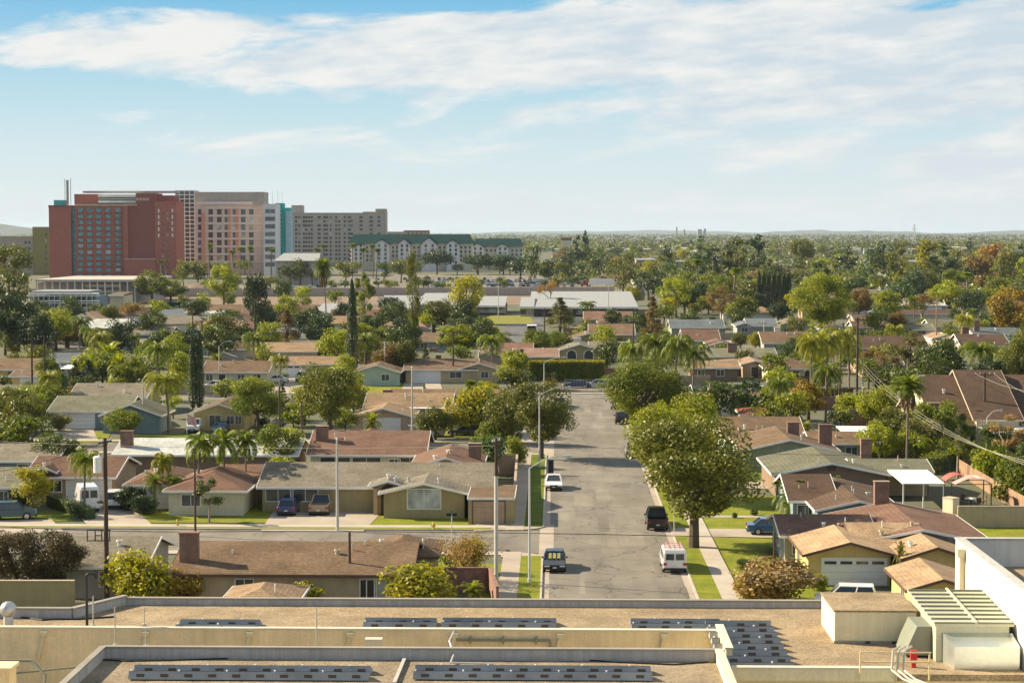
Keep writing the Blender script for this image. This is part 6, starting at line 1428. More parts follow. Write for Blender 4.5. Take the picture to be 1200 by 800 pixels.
up('q', 742, 425, 375, 'dark pole in front of the brown conifer', r=.18); up('r', 638, 406, 361, 'dark pole by the grey-green wide conifer', r=.18); up('s', 237, 420, 375, 'dark pole beside the pale blue gabled house', r=.18); up('t', 226, 400, 360, 'thin brown pole before the classroom rows', r=.18, arms=0); up('u', 299, 420, 356, 'tall dark pole below the white gabled house', r=.2, arms=0)
up('v', 443, 400, 366, 'dark pole by the brick-red classroom box', r=.18, arms=0); up('w', 988, 402, 378, 'dark pole beside the lilac-white house', r=.18)
def top(k, dx=0, dz=-.3): b, h_ = P[k]; return Vector((b.x+dx, b.y, h_+dz))
gw = 'thin dark wires crossing in front of the street'
def w2(lb, a, b, sag, **k): wire(lb, a, b, sag, group=k.pop('group', None), **k)
w2('dark wire crossing the whole view in front of the street, lower left part', AT(-60, 613, 160), AT(300, 622, 160), .3, r=.03); w2('dark wire crossing over the road to the right', AT(300, 622, 160), AT(1260, 642, 160), -.35, r=.03, n=24)
w2('faint lower wire shadow-thin over the road', AT(560, 680, 150), AT(960, 717, 150), .0, r=.014)
w2('fine pale wire in front of the left roofs', AT(-20, 516, 200), AT(581, 522, 180), .5, mat='wire_light', r=.018); w2('fine dark wire across the right roofs', AT(581, 518, 180), AT(1220, 533, 190), .5, r=.016)
w2('thin dark wire from the utility pole towards the left edge', top('a'), AT(-80, 560, 150), .6)
for i in range(3):
    w2('pale sagging cable from the tall dark pole to the right edge', AT(1012, 426+i*4, P['m'][0].y), AT(1235, 556+i*3-i*8, 150), 2.0+.25*i, mat='wire_light', r=.018, group='pale cables sagging over the right gardens', n=24)
for i in range(2): w2('thin cable running from the right dark pole to the edge', top('o', (-1+2*i)*1.2, -.2), AT(1240, 462+i*9, 190), .6, mat='wire_light', r=.018, group='thin cables at the right edge'); w2('dark cable between the wooden pole and the right dark pole', top('n', i*.8-.4, -.5), top('o', (-1+2*i)*1.2, -.2), 1.2, r=.03, group='dark cables between the right poles')
w2('pale cable swooping from the upper left to the lamp post', AT(222, 388, 430), AT(318, 425, 360), 1.6, mat='wire_light', r=.03)
# ---------------------------------------------------------------- walls, fences and small things
wall_run('garden_wall', 'block wall along the left pavement beside the khaki garage', [G(602, 606), G(606, 548)], 1.7, .2, 'block_wall')
wall_run('garden_wall', 'beige wall behind the red and white canopy', [G(1122, 618), G(1200, 618), G(1300, 618)], 2.0, .2, 'wall_beige', 'trim_tan')
wall_run('garden_wall', 'pale block pillar wall left of the beige wall', [G(1108, 614), G(1120, 616)], 2.6, .9, 'wall_cream', 'trim_tan')
wall_run('wooden_fence', 'orange-brown plank fence slanting down the right edge', [G(1124, 556), G(1170, 585), G(1240, 625)], 1.8, .05, 'wood_fence', plank=True, cat='fence')
wall_run('garden_wall', 'light green wall with small shrubs along the right gardens', [G(850, 525), G(938, 525)], 1.8, .2, 'wall_mint')
wall_run('garden_wall', 'long beige garden wall below the light green wall', [G(862, 547), G(925, 547)], 1.9, .2, 'wall_beige')
wall_run('garden_wall', 'red block wall by the agave plant', [G(505, 694), G(574, 694), G(583, 718)], 1.9, .2, 'red_block')
wall_run('garden_wall', 'olive-beige wall under the dark purple trees', [G(-60, 722), G(88, 722)], 2.6, .25, 'wall_khaki', 'trim_tan')
wall_run('garden_wall', 'dark red wall behind the slim sparse tree', [G(1100, 545), G(1150, 545)], 1.8, .2, 'red_block')
wall_run('garden_wall', 'long dark red garden wall right of the banana plants', [G(930, 480), G(985, 480)], 2.0, .2, 'red_block')
wall_run('wooden_fence', 'dark board fence below the yellow-fronded palms', [G(935, 468), G(1000, 468)], 1.9, .05, 'wood_dark', plank=True, cat='fence')
wall_run('garden_wall', 'grey-green roofed low wall behind the dark-brown roof', [G(430, 478), G(452, 474)], 1.8, .2, 'wall_tan')
wall_run('garden_wall', 'tan block wall left of the brown hip roof', [G(330, 575), G(352, 570)], 1.7, .2, 'block_wall')
wall_run('garden_wall', 'tan wall above the khaki garage', [G(556, 556), G(604, 556)], 2.2, .2, 'wall_tan')
wall_run('garden_wall', 'low wall in front of the mossy and brown roofs', [G(190, 462), G(300, 462)], 1.5, .2, 'wall_beige')
fence_open('white iron railing at the end of the street before the hedge', [G(662, 459), G(712, 459)], 2.2, 'metal_grey', post=3, step=.5)
fence_open('dark iron fence at the end of the street by the orange bush', [G(620, 459), G(661, 459)], 2.0, 'black_metal', post=3, step=.5)
T('bush', 645, 457, 441, 15, 'orange', 'small orange bush behind the dark iron fence')
# canopy gazebo
root = thing('gazebo', 'black-framed gazebo with a red and white canopy in the right garden', 'gazebo', G(1138, 596)); W2, D2, H2 = 4.0, 3.4, 2.5
for x in (-W2/2, W2/2):
    for y in (0, D2): b = MB(); b.cyl((x, y, 0), (x, y, H2), .06, .06, 6); b.build('post', 'black_metal', root)
b = MB()
for y in (0, D2): b.beam((-W2/2, y, H2), (W2/2, y, H2), .07)
for x in (-W2/2, W2/2): b.beam((x, 0, H2), (x, D2, H2), .07)
b.build('frame', 'black_metal', root)
plain('canvas_red', (.38, .10, .08), .8); plain('canvas_white', (.7, .66, .62), .8); plain('canvas_pink', (.6, .28, .25), .8)
for c, x0, x1, y0, y1, zz in (('canvas_red', -2.3, .3, 1.5, 3.7, .12), ('canvas_pink', -1.7, .4, -.3, 1.8, .02), ('canvas_white', .4, 2.3, -.3, 1.8, .0)):
    b = MB()
    for k in range(6):
        t0, t1 = k/6, (k+1)/6; f = lambda t: H2+zz+(.65*sin(pi*t)**.8 if c == 'canvas_red' else .7*(sin(pi*t/2) if c == 'canvas_pink' else cos(pi*t/2)))
        b.slab([(x0+(x1-x0)*t0, y0, f(t0)), (x0+(x1-x0)*t1, y0, f(t1)), (x0+(x1-x0)*t1, y1, f(t1)), (x0+(x1-x0)*t0, y1, f(t0))], .03)
    b.build('canopy', c, root)
t = thing('garden_table', 'round garden table under the gazebo canopy', 'table', G(1138, 592)); b = MB(); b.cyl((0, 0, .7), (0, 0, .74), .7, .7, 16); b.build('table_top', 'trim_white', t); b = MB(); b.cyl((0, 0, 0), (0, 0, .7), .06, .06); b.cyl((0, 0, 0), (0, 0, .04), .35, .3); b.build('leg', 'black_metal', t)
c0 = None
for i, a in enumerate((0.3, 1.9, 3.5, 5.0)):
    g = G(1138, 592)+Vector((cos(a)*1.35, sin(a)*1.2, 0)); ct = thing('garden_chair', 'dark garden chair around the table under the gazebo', 'chair', g, a+pi/2, group='chairs under the gazebo')
    b = MB(); b.box(-.27, .27, -.27, .27, .4, .46); b.build('seat', 'wood_dark', ct); b = MB(); b.box(-.27, .27, -.3, -.25, .46, 1.0); b.build('backrest', 'wood_dark', ct)
    for x in (-.24, .24):
        for y in (-.24, .24): b = MB(); b.cyl((x, y, 0), (x, y, .4), .025, .025, 5); b.build('leg', 'black_metal', ct)
# flags
for x, by, ty, lb in ((219, 509, 485, 'small red striped flag on a pole by the white pickup'), (269, 402, 388, 'small red striped flag near the dark pole on the left')):
    b = G(x, by); h_ = topz(x, ty, b); root = thing('flag', lb, 'flag', b); m = MB(); m.cyl((0, 0, 0), (0, 0, h_), .05, .035, 6); m.build('pole', 'trim_white', root)
    m = MB(); n_ = 6
    for s in range(7):
        z1 = h_-.1-s*.16; k = s % 2
        for i in range(n_): f = lambda u: Vector((.08+u*1.3, .18*sin(u*5), -.55*u)); p, q = f(i/n_), f((i+1)/n_); z = Vector((0, 0, z1)); d = Vector((0, 0, -.16)); m.add([p+z+d, q+z+d, q+z, p+z], [(0, 1, 2, 3)], k)
    m.build('cloth', [plain('flag_red', (.5, .04, .05), .8), plain('flag_white', (.75, .75, .75), .8)], root)
# crossed frame beside the utility pole
b = G(118, 706); z0 = AT(118, 634, b.y).z; root = thing('metal_bracket', 'dark open metal frame on the side of the transformer pole', 'frame', b); m = MB()
for x in (-.95, -.35, .15, .75): m.beam((x, 0, z0), (x, 0, z0+.85), .07)
m.beam((-.95, 0, z0+.85), (.8, 0, z0+.85), .07); m.beam((-.95, 0, z0+.05), (.8, 0, z0+.05), .07); m.beam((-.35, 0, z0+.45), (.15, 0, z0+.45), .07); m.build('frame', 'black_metal', root)
m = MB(); m.beam((.5, 0, 0), (.5, 0, z0+.85), .06); m.build('post', 'galv', root)
# letterbox-sized things on the lawns
b = G(208, 617); m = MB(b); m.cyl(b, b+Vector((0, 0, .55)), .12, .1, 8); m.cyl(b+Vector((0, 0, .55)), b+Vector((0, 0, .72)), .13, .03, 8); m.cyl(b+Vector((-.2, 0, .4)), b+Vector((.2, 0, .4)), .06, .06, 6); tag(m.build('fire_hydrant', plain('hydrant', (.55, .42, .08), .5)), 'little yellow fire hydrant by the kerb on the left lawn', 'fire hydrant')
b = G(508, 621); m = MB(b); m.cyl(b, b+Vector((0, 0, .6)), .13, .11, 8); m.cyl(b+Vector((0, 0, .6)), b+Vector((0, 0, .78)), .14, .03, 8); m.cyl(b+Vector((-.22, 0, .42)), b+Vector((.22, 0, .42)), .06, .06, 6); tag(m.build('fire_hydrant', 'hydrant'), 'yellow fire hydrant in the verge before the front gable', 'fire hydrant')
b = G(529.5, 641); root = thing('street_sign', 'street name sign on a thin post at the corner', 'street sign', b); m = MB(); m.cyl((0, 0, 0), (0, 0, 3.1), .04, .04, 6); m.build('post', 'galv', root); m = MB(); m.box(-.45, .45, -.02, .02, 2.8, 3.05); m.build('sign_plate', 'roof_teal', root); m = MB(); m.box(-.02, .02, -.45, .45, 3.08, 3.3); m.build('sign_plate', 'roof_teal', root)
for x, by in ((441, 592), (436, 0)):
    if not by: continue
for x, lb in ((415, 'left white plant pot by the arched entrance'), (436.5, 'right white plant pot by the arched entrance')):
    g = G(x, 592); root = thing('plant_pot', lb, 'plant pot', g); m = MB(); m.cyl((0, 0, 0), (0, 0, .6), .22, .34, 12); m.build('pot', 'trim_white', root); m = MB(); q = random.Random(1)
    for k in range(160): leaf(m, Vector((0, 0, .95))+rv(q)*.4*q.random()**.4, rv(q), .12, q)
    m.build('foliage', 'leaf_mid', root)
b = G(790, 624); root = thing('street_sign', 'back of a small sign on a post right of the black pickup', 'street sign', b); m = MB(); m.cyl((0, 0, 0), (0, 0, 3.0), .045, .045, 6); m.build('post', 'galv', root); m = MB(); m.box(-.3, .3, -.02, .02, 2.4, 3.0); m.build('sign_plate', 'metal_grey', root)
b = G(647, 545); root = thing('utility_cabinet', 'dark grey street cabinet behind the white sedan', 'cabinet', G(645.5, 557)); m = MB(); m.box(-.35, .35, 0, .6, 0, 1.9); m.build('body', 'metal_grey', root); m = MB(); m.box(-.3, .3, -.02, -.001, .2, 1.8); m.build('door', 'black_metal', root)
# ladder rack next to the silver car
g = G(478, 515); root = thing('ladder', 'long white ladder lying behind the brown hip roof ridge', 'ladder', g); m = MB()
for y in (0, .45): m.beam((0, y, 1.9), (3.8, y, 1.9), .08)
for i in range(11): m.beam((.15+i*.35, 0, 1.9), (.15+i*.35, .45, 1.9), .05)
m.build('rails', 'trim_white', root); m = MB()
for x in (.3, 3.5): m.beam((x, .2, 0), (x, .2, 1.86), .08)
m.build('stand', 'galv', root)
# ---------------------------------------------------------------- the office roofs in the foreground
stucco('parapet_white', (.50, .49, .47), .3); stucco('office_cream', (.78, .69, .46)); stucco('office_tan', (.76, .64, .40), .12); plain('cap_metal', (.30, .27, .225), .55, var=.15); plain('cap_light', (.6, .55, .44), .6); plain('hvac', (.56, .55, .41), .45, .25, var=.08); plain('hvac_dark', (.22, .24, .19), .5, .2)
plain('duct_metal', (.62, .66, .62), .3, .75, var=.15); plain('solar_frame', (.29, .305, .31), .7, .0, var=.25); plain('solar_slot', (.10, .075, .055), .8); glass('solar_cell', (.015, .02, .05), .15); plain('rail_yellow', (.62, .53, .30), .6); plain('cream_paint', (.62, .56, .38), .6); plain('pipe_white', (.45, .43, .38), .5); plain('dark_void', (.05, .045, .04), .9)
ZR = 8.0
def seg(b, p, q, w, z0, z1): 
    p = Vector((p[0], p[1], (z0+z1)/2)); q = Vector((q[0], q[1], (z0+z1)/2)); b.beam(p, q, w, z1-z0)
off = thing('office_building', 'low office building with gravel roofs filling the foreground', 'office building', (0, 95, 0)); OO = off.location.copy()
fx0 = -60.; fy = G(600, 701, ZR+.42).y; fyl = G(60, 711, ZR+.55).y; xs = G(140, 705, ZR+.42).x; ty = G(500, 735.5, ZR+.3).y; xr = G(842, 735, ZR+.3).x; ny = G(500, 757.5, ZR+.6).y; nxl = G(117, 759, ZR+.6).x; nxr = G(842, 758, ZR+.6).x
XR = 48.; ysouth = 40.
# far roof deck: right of the trench it reaches further towards us
yR = G(960, 789, ZR).y
b = MB(OO); b.slab([(fx0, ty, ZR), (xr, ty, ZR), (xr, yR, ZR), (XR, yR, ZR), (XR, fy, ZR), (xs, fy, ZR), (xs-2.0, fyl, ZR), (fx0, fyl, ZR)], .3); b.build('roof_deck', 'roof_gravel', off)
b = MB(OO); b.slab([(nxl, ny, ZR+.0), (nxl, ysouth, ZR), (nxr, ysouth, ZR), (nxr, ny, ZR)][::-1], .3); b.build('roof_deck', 'roof_gravel_dark', off)
# outer walls and the trench floor
b = MB(OO); b.box(fx0, XR-.02, ty+.3, fyl-.3, .0, ZR-.31); b.box(xs, XR-.02, fyl-.3, fy-.05, 0, ZR-.31); b.box(xr+.1, XR-.02, yR+.1, ty+.3, 0, ZR-.31); b.build('wall', 'office_tan', off)
b = MB(OO); b.box(nxl+.05, nxr-.05, ysouth, ny-.05, 0, ZR-.31); b.build('wall', 'office_tan', off)
b = MB(OO); b.box(fx0, xr, ny-30, ty+.3, 4.2, 4.5); b.build('lower_roof', 'roof_gravel', off)
# parapets
b = MB(OO); c = MB(OO)
def par(p, q, z0, z1, w=.3):
    seg(b, p, q, w, z0, z1); seg(c, p, q, w+.1, z1+.002, z1+.08)
par((xs, fy), (XR, fy), ZR-.3, ZR+.33, .25); par((xs-2.0, fyl), (xs, fy), ZR-.3, ZR+.45, .25); par((fx0, fyl), (xs-2.0, fyl), ZR-.3, ZR+.452, .25)
par((nxl, ny), (nxr, ny), ZR-.3, ZR+.50, .22); par((nxl, ysouth), (nxl, ny), ZR-.3, ZR+.503, .22)
b.build('parapet', 'parapet_white', off); c.build('parapet_cap', 'cap_metal', off)
b = MB(OO); c = MB(OO); par((nxr, ysouth), (nxr, ny), ZR-.3, ZR+.506); b.build('parapet', 'office_cream', off); c.build('parapet_cap', 'cap_light', off)
b = MB(OO); c = MB(OO); par((fx0, ty), (xr, ty), 4.4, ZR+.22, .3); b.build('trench_wall', 'office_tan', off); c.build('parapet_cap', 'cap_light', off)
b = MB(OO); c = MB(OO); par((xr, ty), (xr, ny+.25), 4.4, ZR+.5, .3); b.build('parapet', 'office_cream', off); c.build('parapet_cap', 'cap_light', off)
b = MB(OO); c = MB(OO); par((nxr+.35, yR), (G(1048, 790, ZR).x, yR), ZR-.3, ZR+.25, .3); b.build('parapet', 'office_cream', off); c.build('parapet_cap', 'cap_light', off)
# scuppers, pipes on the trench wall
for x in (49, 168, 290, 407, 530, 654, 776):
    p = AT(x+3, 742, ty-.2); q = AT(x-3, 758, ty-.2); b = MB(OO); b.beam((p.x, ty-.24, ZR-.05), (p.x-.35, ty-.24, ZR-1.4), .16, .16); b.box(p.x-.18, p.x+.18, ty-.36, ty-.16, ZR-.1, ZR+.1); b.build('downspout', 'cream_paint', off)
p = AT(535, 748, ty); q = AT(645, 748, ty); b = MB(OO); b.cyl((p.x, ty-.3, p.z), (q.x, ty-.3, p.z), .06, .06, 8); b.cyl((q.x, ty-.3, p.z), (q.x, ty-.3, p.z-1.2), .06, .06, 8)
for t_ in (.15, .5, .85): x = p.x+(q.x-p.x)*t_; b.box(x-.04, x+.04, ty-.38, ty-.15, p.z-.18, p.z+.18)
b.build('wall_pipe', 'hvac_dark', off)
p = AT(438, 750, ty-1.2); b = MB(OO); b.box(p.x-.42, p.x+.42, ty-1.4, ty-.9, p.z-.3, p.z+.1); b.build('vent_hood', 'cap_light', off)
# items in the trench at the left
p = G(52, 775, 6.2); b = MB(OO); b.box(p.x-.5, p.x+.5, ny-1.0, ny+.2, 4.5, 7.6); b.box(p.x-.62, p.x+.62, ny-1.1, ny+.3, 7.6, 7.75); b.build('duct_shaft', 'office_tan', off)
p = G(20, 790, 5.0); b = MB(OO); b.tube([(p.x-4, ty-1.5, 6.9), (p.x+2.2, ty-1.5, 6.9), (p.x+3, ty-2, 6.3), (p.x+3, ty-2.5, 4.6)], .07, 8); b.tube([(p.x+1, ty-1.2, 4.6), (p.x+1.2, ty-1.2, 6.2), (p.x+5, ty-1.2, 6.6)], .05, 8); b.build('trench_pipe', 'hvac_dark', off)
for i, (x, y) in enumerate(((20, 795), (52, 798), (85, 790))):
    p = G(x, y, 5); m = MB(p); m.box(p.x-.7, p.x+.5, p.y, p.y+.8, 4.5, 5.0); m.cyl((p.x-.1, p.y+.4, 5.0), (p.x-.1, p.y+.4, 5.45), .2, .16, 10); o = m.build('rooftop_fan', 'hvac_dark'); tag(o, ['dark roof fan at the far left of the trench', 'middle dark roof fan in the trench', 'right dark roof fan in the trench'][i], 'roof fan')
# conduit along the near roof edge and small roof items
def onroof(x, y, z=ZR): return G(x, y, z)
p, q = onroof(478, 762, ZR+.1), onroof(462, 800, ZR+.1); m = MB(p); m.box(-0, 0, 0, 0, 0, 0) if False else m.beam(p, q, .16, .1); tag(m.build('conduit', 'pipe_white'), 'pale conduit running across the near roof', 'conduit')
m = MB(onroof(530, 770)); a = onroof(528, 779, ZR+.0); m.tube([a+Vector((0, 2.6, 1.0)), a+Vector((-.15, 1.8, .75)), a+Vector((.1, .9, .3)), a+Vector((0, 0, .12)), a+Vector((2.0, -.1, .1))], .045, 6); tag(m.build('conduit', 'galv'), 'bent grey conduit climbing over the near parapet', 'conduit')
pts = [onroof(x, y, ZR+.04) for x, y in ((118, 772), (150, 774), (200, 773), (260, 771), (320, 768), (400, 763), (460, 761))]; m = MB(pts[0]); m.tube(pts, .035, 6); tag(m.build('roof_cable', 'black_plastic'), 'black cable lying along the near parapet at left', 'cable')
pts = [onroof(x, y, ZR+.04) for x, y in ((485, 761), (560, 764), (640, 769), (720, 775), (790, 778), (830, 775))]; m = MB(pts[0]); m.tube(pts, .035, 6); tag(m.build('roof_cable', 'black_plastic'), 'black cable lying along the near parapet at right', 'cable')
pts = [onroof(x, y, ZR+.04) for x, y in ((20, 722), (50, 726), (60, 725), (90, 725), (135, 722))]; m = MB(pts[0]); m.tube(pts, .05, 6); tag(m.build('roof_cable', 'black_plastic'), 'black cable on the far roof beside the round vent', 'cable')
g = onroof(10, 733); root = thing('turbine_vent', 'round grey turbine vent on the far roof at the left edge', 'roof vent', g); m = MB(); m.cyl((0, 0, 0), (0, 0, .5), .25, .25, 12); m.build('base', 'galv', root); m = MB(); m.ball((0, 0, .85), .42, nu=16, nv=8); m.build('turbine', 'metal_grey', root, smooth=True); 
g = onroof(102, 735); m = MB(g); m.tube([g, g+Vector((0, 0, 2.65)), g+Vector((.12, 0, 2.75)), g+Vector((.45, 0, 2.75)), g+Vector((.5, 0, 2.55))], .07, 8); tag(m.build('vent_pipe', 'black_metal'), 'tall dark bent vent pipe on the far roof', 'pipe')
for i, (x, by, ty_) in enumerate(((109.5, 734, 698), (169, 733, 712), (135, 757, 711), (371, 760, 712), (171, 758, 735))):
    g = onroof(x, by); hh = AT(x, ty_, g.y).z-ZR; m = MB(g); m.cyl(g, g+Vector((0, 0, hh)), .045 if i == 0 else .03, .03, 6); m.cyl(g, g+Vector((0, 0, .12)), .12, .12, 8); tag(m.build('roof_mast', 'pipe_white'), ['thickest white mast beside the bent vent pipe', 'second thin rod on the far roof left', 'thin rod before the parapet corner', 'thin rod on the trench edge in the middle', 'short thin rod on the trench edge at left'][i], 'rod')
# solar arrays: rows of tilted panels on ballast trays, seen from behind
SLOT = None
def solar(label, x0, x1, y0px, rows, pitch_px=None, dpitch=1.15, ww=None):
    """x0..x1 at the nearest row, whose front line is at pixel y0px; rows go away from the camera"""
    a = G(x0, y0px, ZR); c = G(x1, y0px, ZR); root = thing('solar_array', label, 'solar array', a); w = c.x-a.x; n = max(2, int(w/1.0)); global SLOT
    if SLOT is None:
        q = MB(); q.hexa([(-.18, -.03, 0), (.18, -.03, 0), (.18, .03, 0), (-.18, .03, 0)], [(-.18, .03, .13), (.18, .03, .13), (.18, .08, .13), (-.18, .08, .13)]); z = MB(); z.box(-.035, .035, -.05, .05, 0, .06); SLOT = (q.mesh('slot', 'solar_slot'), z.mesh('clip', 'trim_white'))
    for k in range(rows):
        y = k*dpitch
        b = MB(); b.hexa([(0, y, .06), (w, y, .06), (w, y+.95, .03), (0, y+.95, .03)], [(0, y+.18, .40), (w, y+.18, .40), (w, y+.95, .10), (0, y+.95, .10)])
        o = b.build('panel_row', 'solar_frame', root); b = MB(); b.add([(.03, y+.2, .41), (w-.03, y+.2, .41), (w-.03, y+.93, .12), (.03, y+.93, .12)], [(0, 1, 2, 3)]); b.build('cells', 'solar_cell', o)
        for i in range(n):
            x = w*(i+.5)/n+.12*(k % 2); instance('ballast_slot', SLOT[0], o, None, (x, y+.075, .16))
            if i % 2 == k % 2: instance('clip', SLOT[1], o, None, (w*i/n+.1, y+.2, .39))
solar('largest solar array of many rows on the right part of the roof', 846, 931, 787, 8, dpitch=1.32)
solar('solar array at the bottom left edge of the near roof', 150, 432, 797, 2)
solar('solar array at the bottom centre of the near roof', 484, 764, 797, 2)
solar('long thin solar array just behind the trench, left half', 425, 510, 738, 2, dpitch=.95); solar('long thin solar array just behind the trench, right half', 517, 652, 738, 2, dpitch=.95)
solar('short solar array behind the trench at left', 205, 300, 741, 2); solar('solar strip joining the largest array behind the trench wall', 740, 846, 740, 2)
# plywood-roofed cream enclosure
def obox(label, name, cat, p0, p1, dep, h, wallm, topm):
    a = G(*p0, ZR); c = G(*p1, ZR); root = thing(name, label, cat, a); w = c.x-a.x
    b = MB(); b.box(0, w, 0, dep, 0, h); b.build('body', wallm, root); b = MB(); b.box(-.06, w+.06, -.06, dep+.06, h+.003, h+.09); b.build('top', topm, root)
    return root, w
root, w = obox('cream rooftop enclosure with a gravelled top', 'rooftop_enclosure', 'rooftop box', (978, 753.5), (1073, 753.5), 4.5, 1.55, 'office_cream', 'roof_gravel')
b = MB(); b.box(-.04, w+.04, -.05, 0, .0, .14); b.build('kick_strip', 'cap_metal', root)
for x in (1.6, 2.9): b = MB(); b.box(x-.12, x+.12, -.07, -.05, .02, .13); b.build('drain', 'dark_void', root)
# air handler
a = G(1097, 775, ZR); root = thing('air_handler', 'big pale green rooftop air handler with a ribbed top', 'air handler', (a.x, a.y, ZR)); hw_ = G(1146, 775, ZR).x-a.x; hw_ = 3.2
zt = 3.3; yb = a.y; depH = 9.0
def hz(px, py, y): return AT(px, py, y)
pz = AT(1097, 731, yb); zt = pz.z-ZR; wT = AT(1146, 731, yb).x-pz.x; x_ = pz.x-a.x; yend = None
for dd in range(40, 140):
    if AT(1070, 692, yb+dd/10).z <= ZR+zt+.3: depH = dd/10; break
b = MB(); b.box(x_, x_+wT*1.75, 0, depH, .0, zt); b.build('body', 'hvac', root)
b = MB(); b.slab([(x_-.1, -.15, zt+.05), (x_+wT*1.85, -.15, zt+.05), (x_+wT*1.85, depH+.1, zt+.35), (x_-.1, depH+.1, zt+.35)], .12); tp = b.build('roof', 'hvac', root)
b = MB()
for k in range(9): y = -.1+depH*k/8.2; z_ = zt+.06+.3*(y/depH); b.beam((x_-.1, y, z_+.03), (x_+wT*1.85, y, z_+.03), .07, .09)
b.build('rib', 'hvac_dark', tp); b = MB(); b.beam((x_+wT*.95, -.14, zt+.1), (x_+wT*.95, depH, zt+.42), .1, .1); b.build('ridge_strip', 'cream_paint', tp)
# side intake hood
b = MB(); b.hexa([(x_-1.3, -.3+1.2, .1), (x_+.0-.02, .9, .1), (x_-.02, 3.2, .1), (x_-1.3, 3.2, .1)], [(x_-.7, .9, zt-.3), (x_-.02, .9, zt-.3), (x_-.02, 3.2, zt-.3), (x_-.7, 3.2, zt-.3)]); b.build('intake_hood', 'hvac_dark', root)
# front duct
b = MB(); b.hexa([(x_+.55, -1.5, zt-1.85), (x_+wT*1.82, -1.5, zt-1.85), (x_+wT*1.82, -.02, zt-1.85), (x_+.3, -.02, zt-1.85)], [(x_+.55, -1.5, zt-.72), (x_+wT*1.82, -1.5, zt-.72), (x_+wT*1.82, -.02, zt-.40), (x_+.3, -.02, zt-.40)]); b.build('duct', 'duct_metal', root)
b = MB(); b.box(x_+1.9, x_+3.3, -1.3, -.2, 0, zt-1.87); b.build('duct_leg', 'hvac', root)
b = MB(); b.beam((x_+.9, -1.4, 0), (x_+.5, -1.4, zt-1.9), .1, .1); b.beam((x_+.9, -1.4, .9), (x_+1.9, -1.3, .9), .08, .08); b.build('support', 'cream_paint', root)
# yellow railing, pipes and red gas box
pA, pB = G(1008, 791, ZR), G(1091, 791, ZR); root = thing('railing', 'yellow safety railing at the roof edge', 'railing', pA); wR = pB.x-pA.x; b = MB()
for z_ in (1.06, .62): b.cyl((0, 0, z_), (wR, 0, z_), .035, .035, 8)
b.build('rail', 'rail_yellow', root)
for x in (0, wR*.5, wR*.97): b = MB(); b.cyl((x, 0, -.2), (x, 0, 1.06), .04, .04, 8); b.build('post', 'rail_yellow', root)
for i in range(3):
    p = G(1054+i*7, 806, ZR+.3); m = MB(p); m.tube([p+Vector((1.6, -3, .3)), p+Vector((.2, .2, .35)), p+Vector((-.1, 1.3, .5)), p+Vector((0, 1.6, 1.3)), p+Vector((.4, 2.2, 1.35))], .05, 8); tag(m.build('insulated_pipe', 'pipe_white'), 'bent white insulated pipe beside the yellow railing', 'pipe', 'white pipes by the air handler')
p = G(1071, 782, ZR); m = MB(p); m.box(p.x-.15, p.x+.15, p.y, p.y+.2, ZR+.35, ZR+.8); m.box(p.x-.1, p.x+.1, p.y+.02, p.y+.2, ZR, ZR+.25); tag(m.build('valve_box', plain('valve_red', (.5, .03, .03), .5)), 'small red box by the white pipes', 'box')
# taller white wing on the right
wA = AT(1120, 631, 100.0); zt = wA.z; wx = wA.x; y0 = 55.
root = thing('office_wing', 'taller white office wing on the right edge', 'office building', (wx, 100, 0)); O2 = root.location.copy()
b = MB(O2); b.box(wx, wx+.35, y0, 100, 0, zt); b.box(wx+.35, wx+30, 99.65, 100, 0, zt); b.box(wx+.35, wx+30, y0, 99.65, 0, zt-1.5); b.build('wall', 'wing_white' if 'wing_white' in MATS else stucco('wing_white', (.70, .68, .62)), root)
b = MB(O2); b.box(wx-.06, wx+.42, y0, 100.06, zt+.002, zt+.09); b.box(wx+.42, wx+30, 99.6, 100.06, zt+.004, zt+.09); b.build('parapet_cap', 'parapet_white', root)
b = MB(O2); b.box(wx+.36, wx+30, y0, 99.64, zt-1.49, zt-1.42); b.build('roof_deck', 'roof_gravel', root)
b = MB(O2); b.box(wx+.45, wx+30, 88.0, 88.3, zt-1.42, zt-.95); b.build('roof_curb', 'parapet_white', root)
b = MB(O2); b.box(wx+.4, wx+.8, 98.2, 98.6, zt-1.4, zt+.02) if False else b.box(wx-.28, wx-.02, 97.6, 98.0, 3, zt-.5); b.box(wx-.42, wx-.02, 97.5, 98.1, zt-.55, zt-.15); b.build('downspout', 'cream_paint', root)
b = MB(O2); b.box(wx+4.5, wx+8, 93.8, 95.2, zt-1.42, zt-1.1); b.build('skylight', 'glass_pale', root)
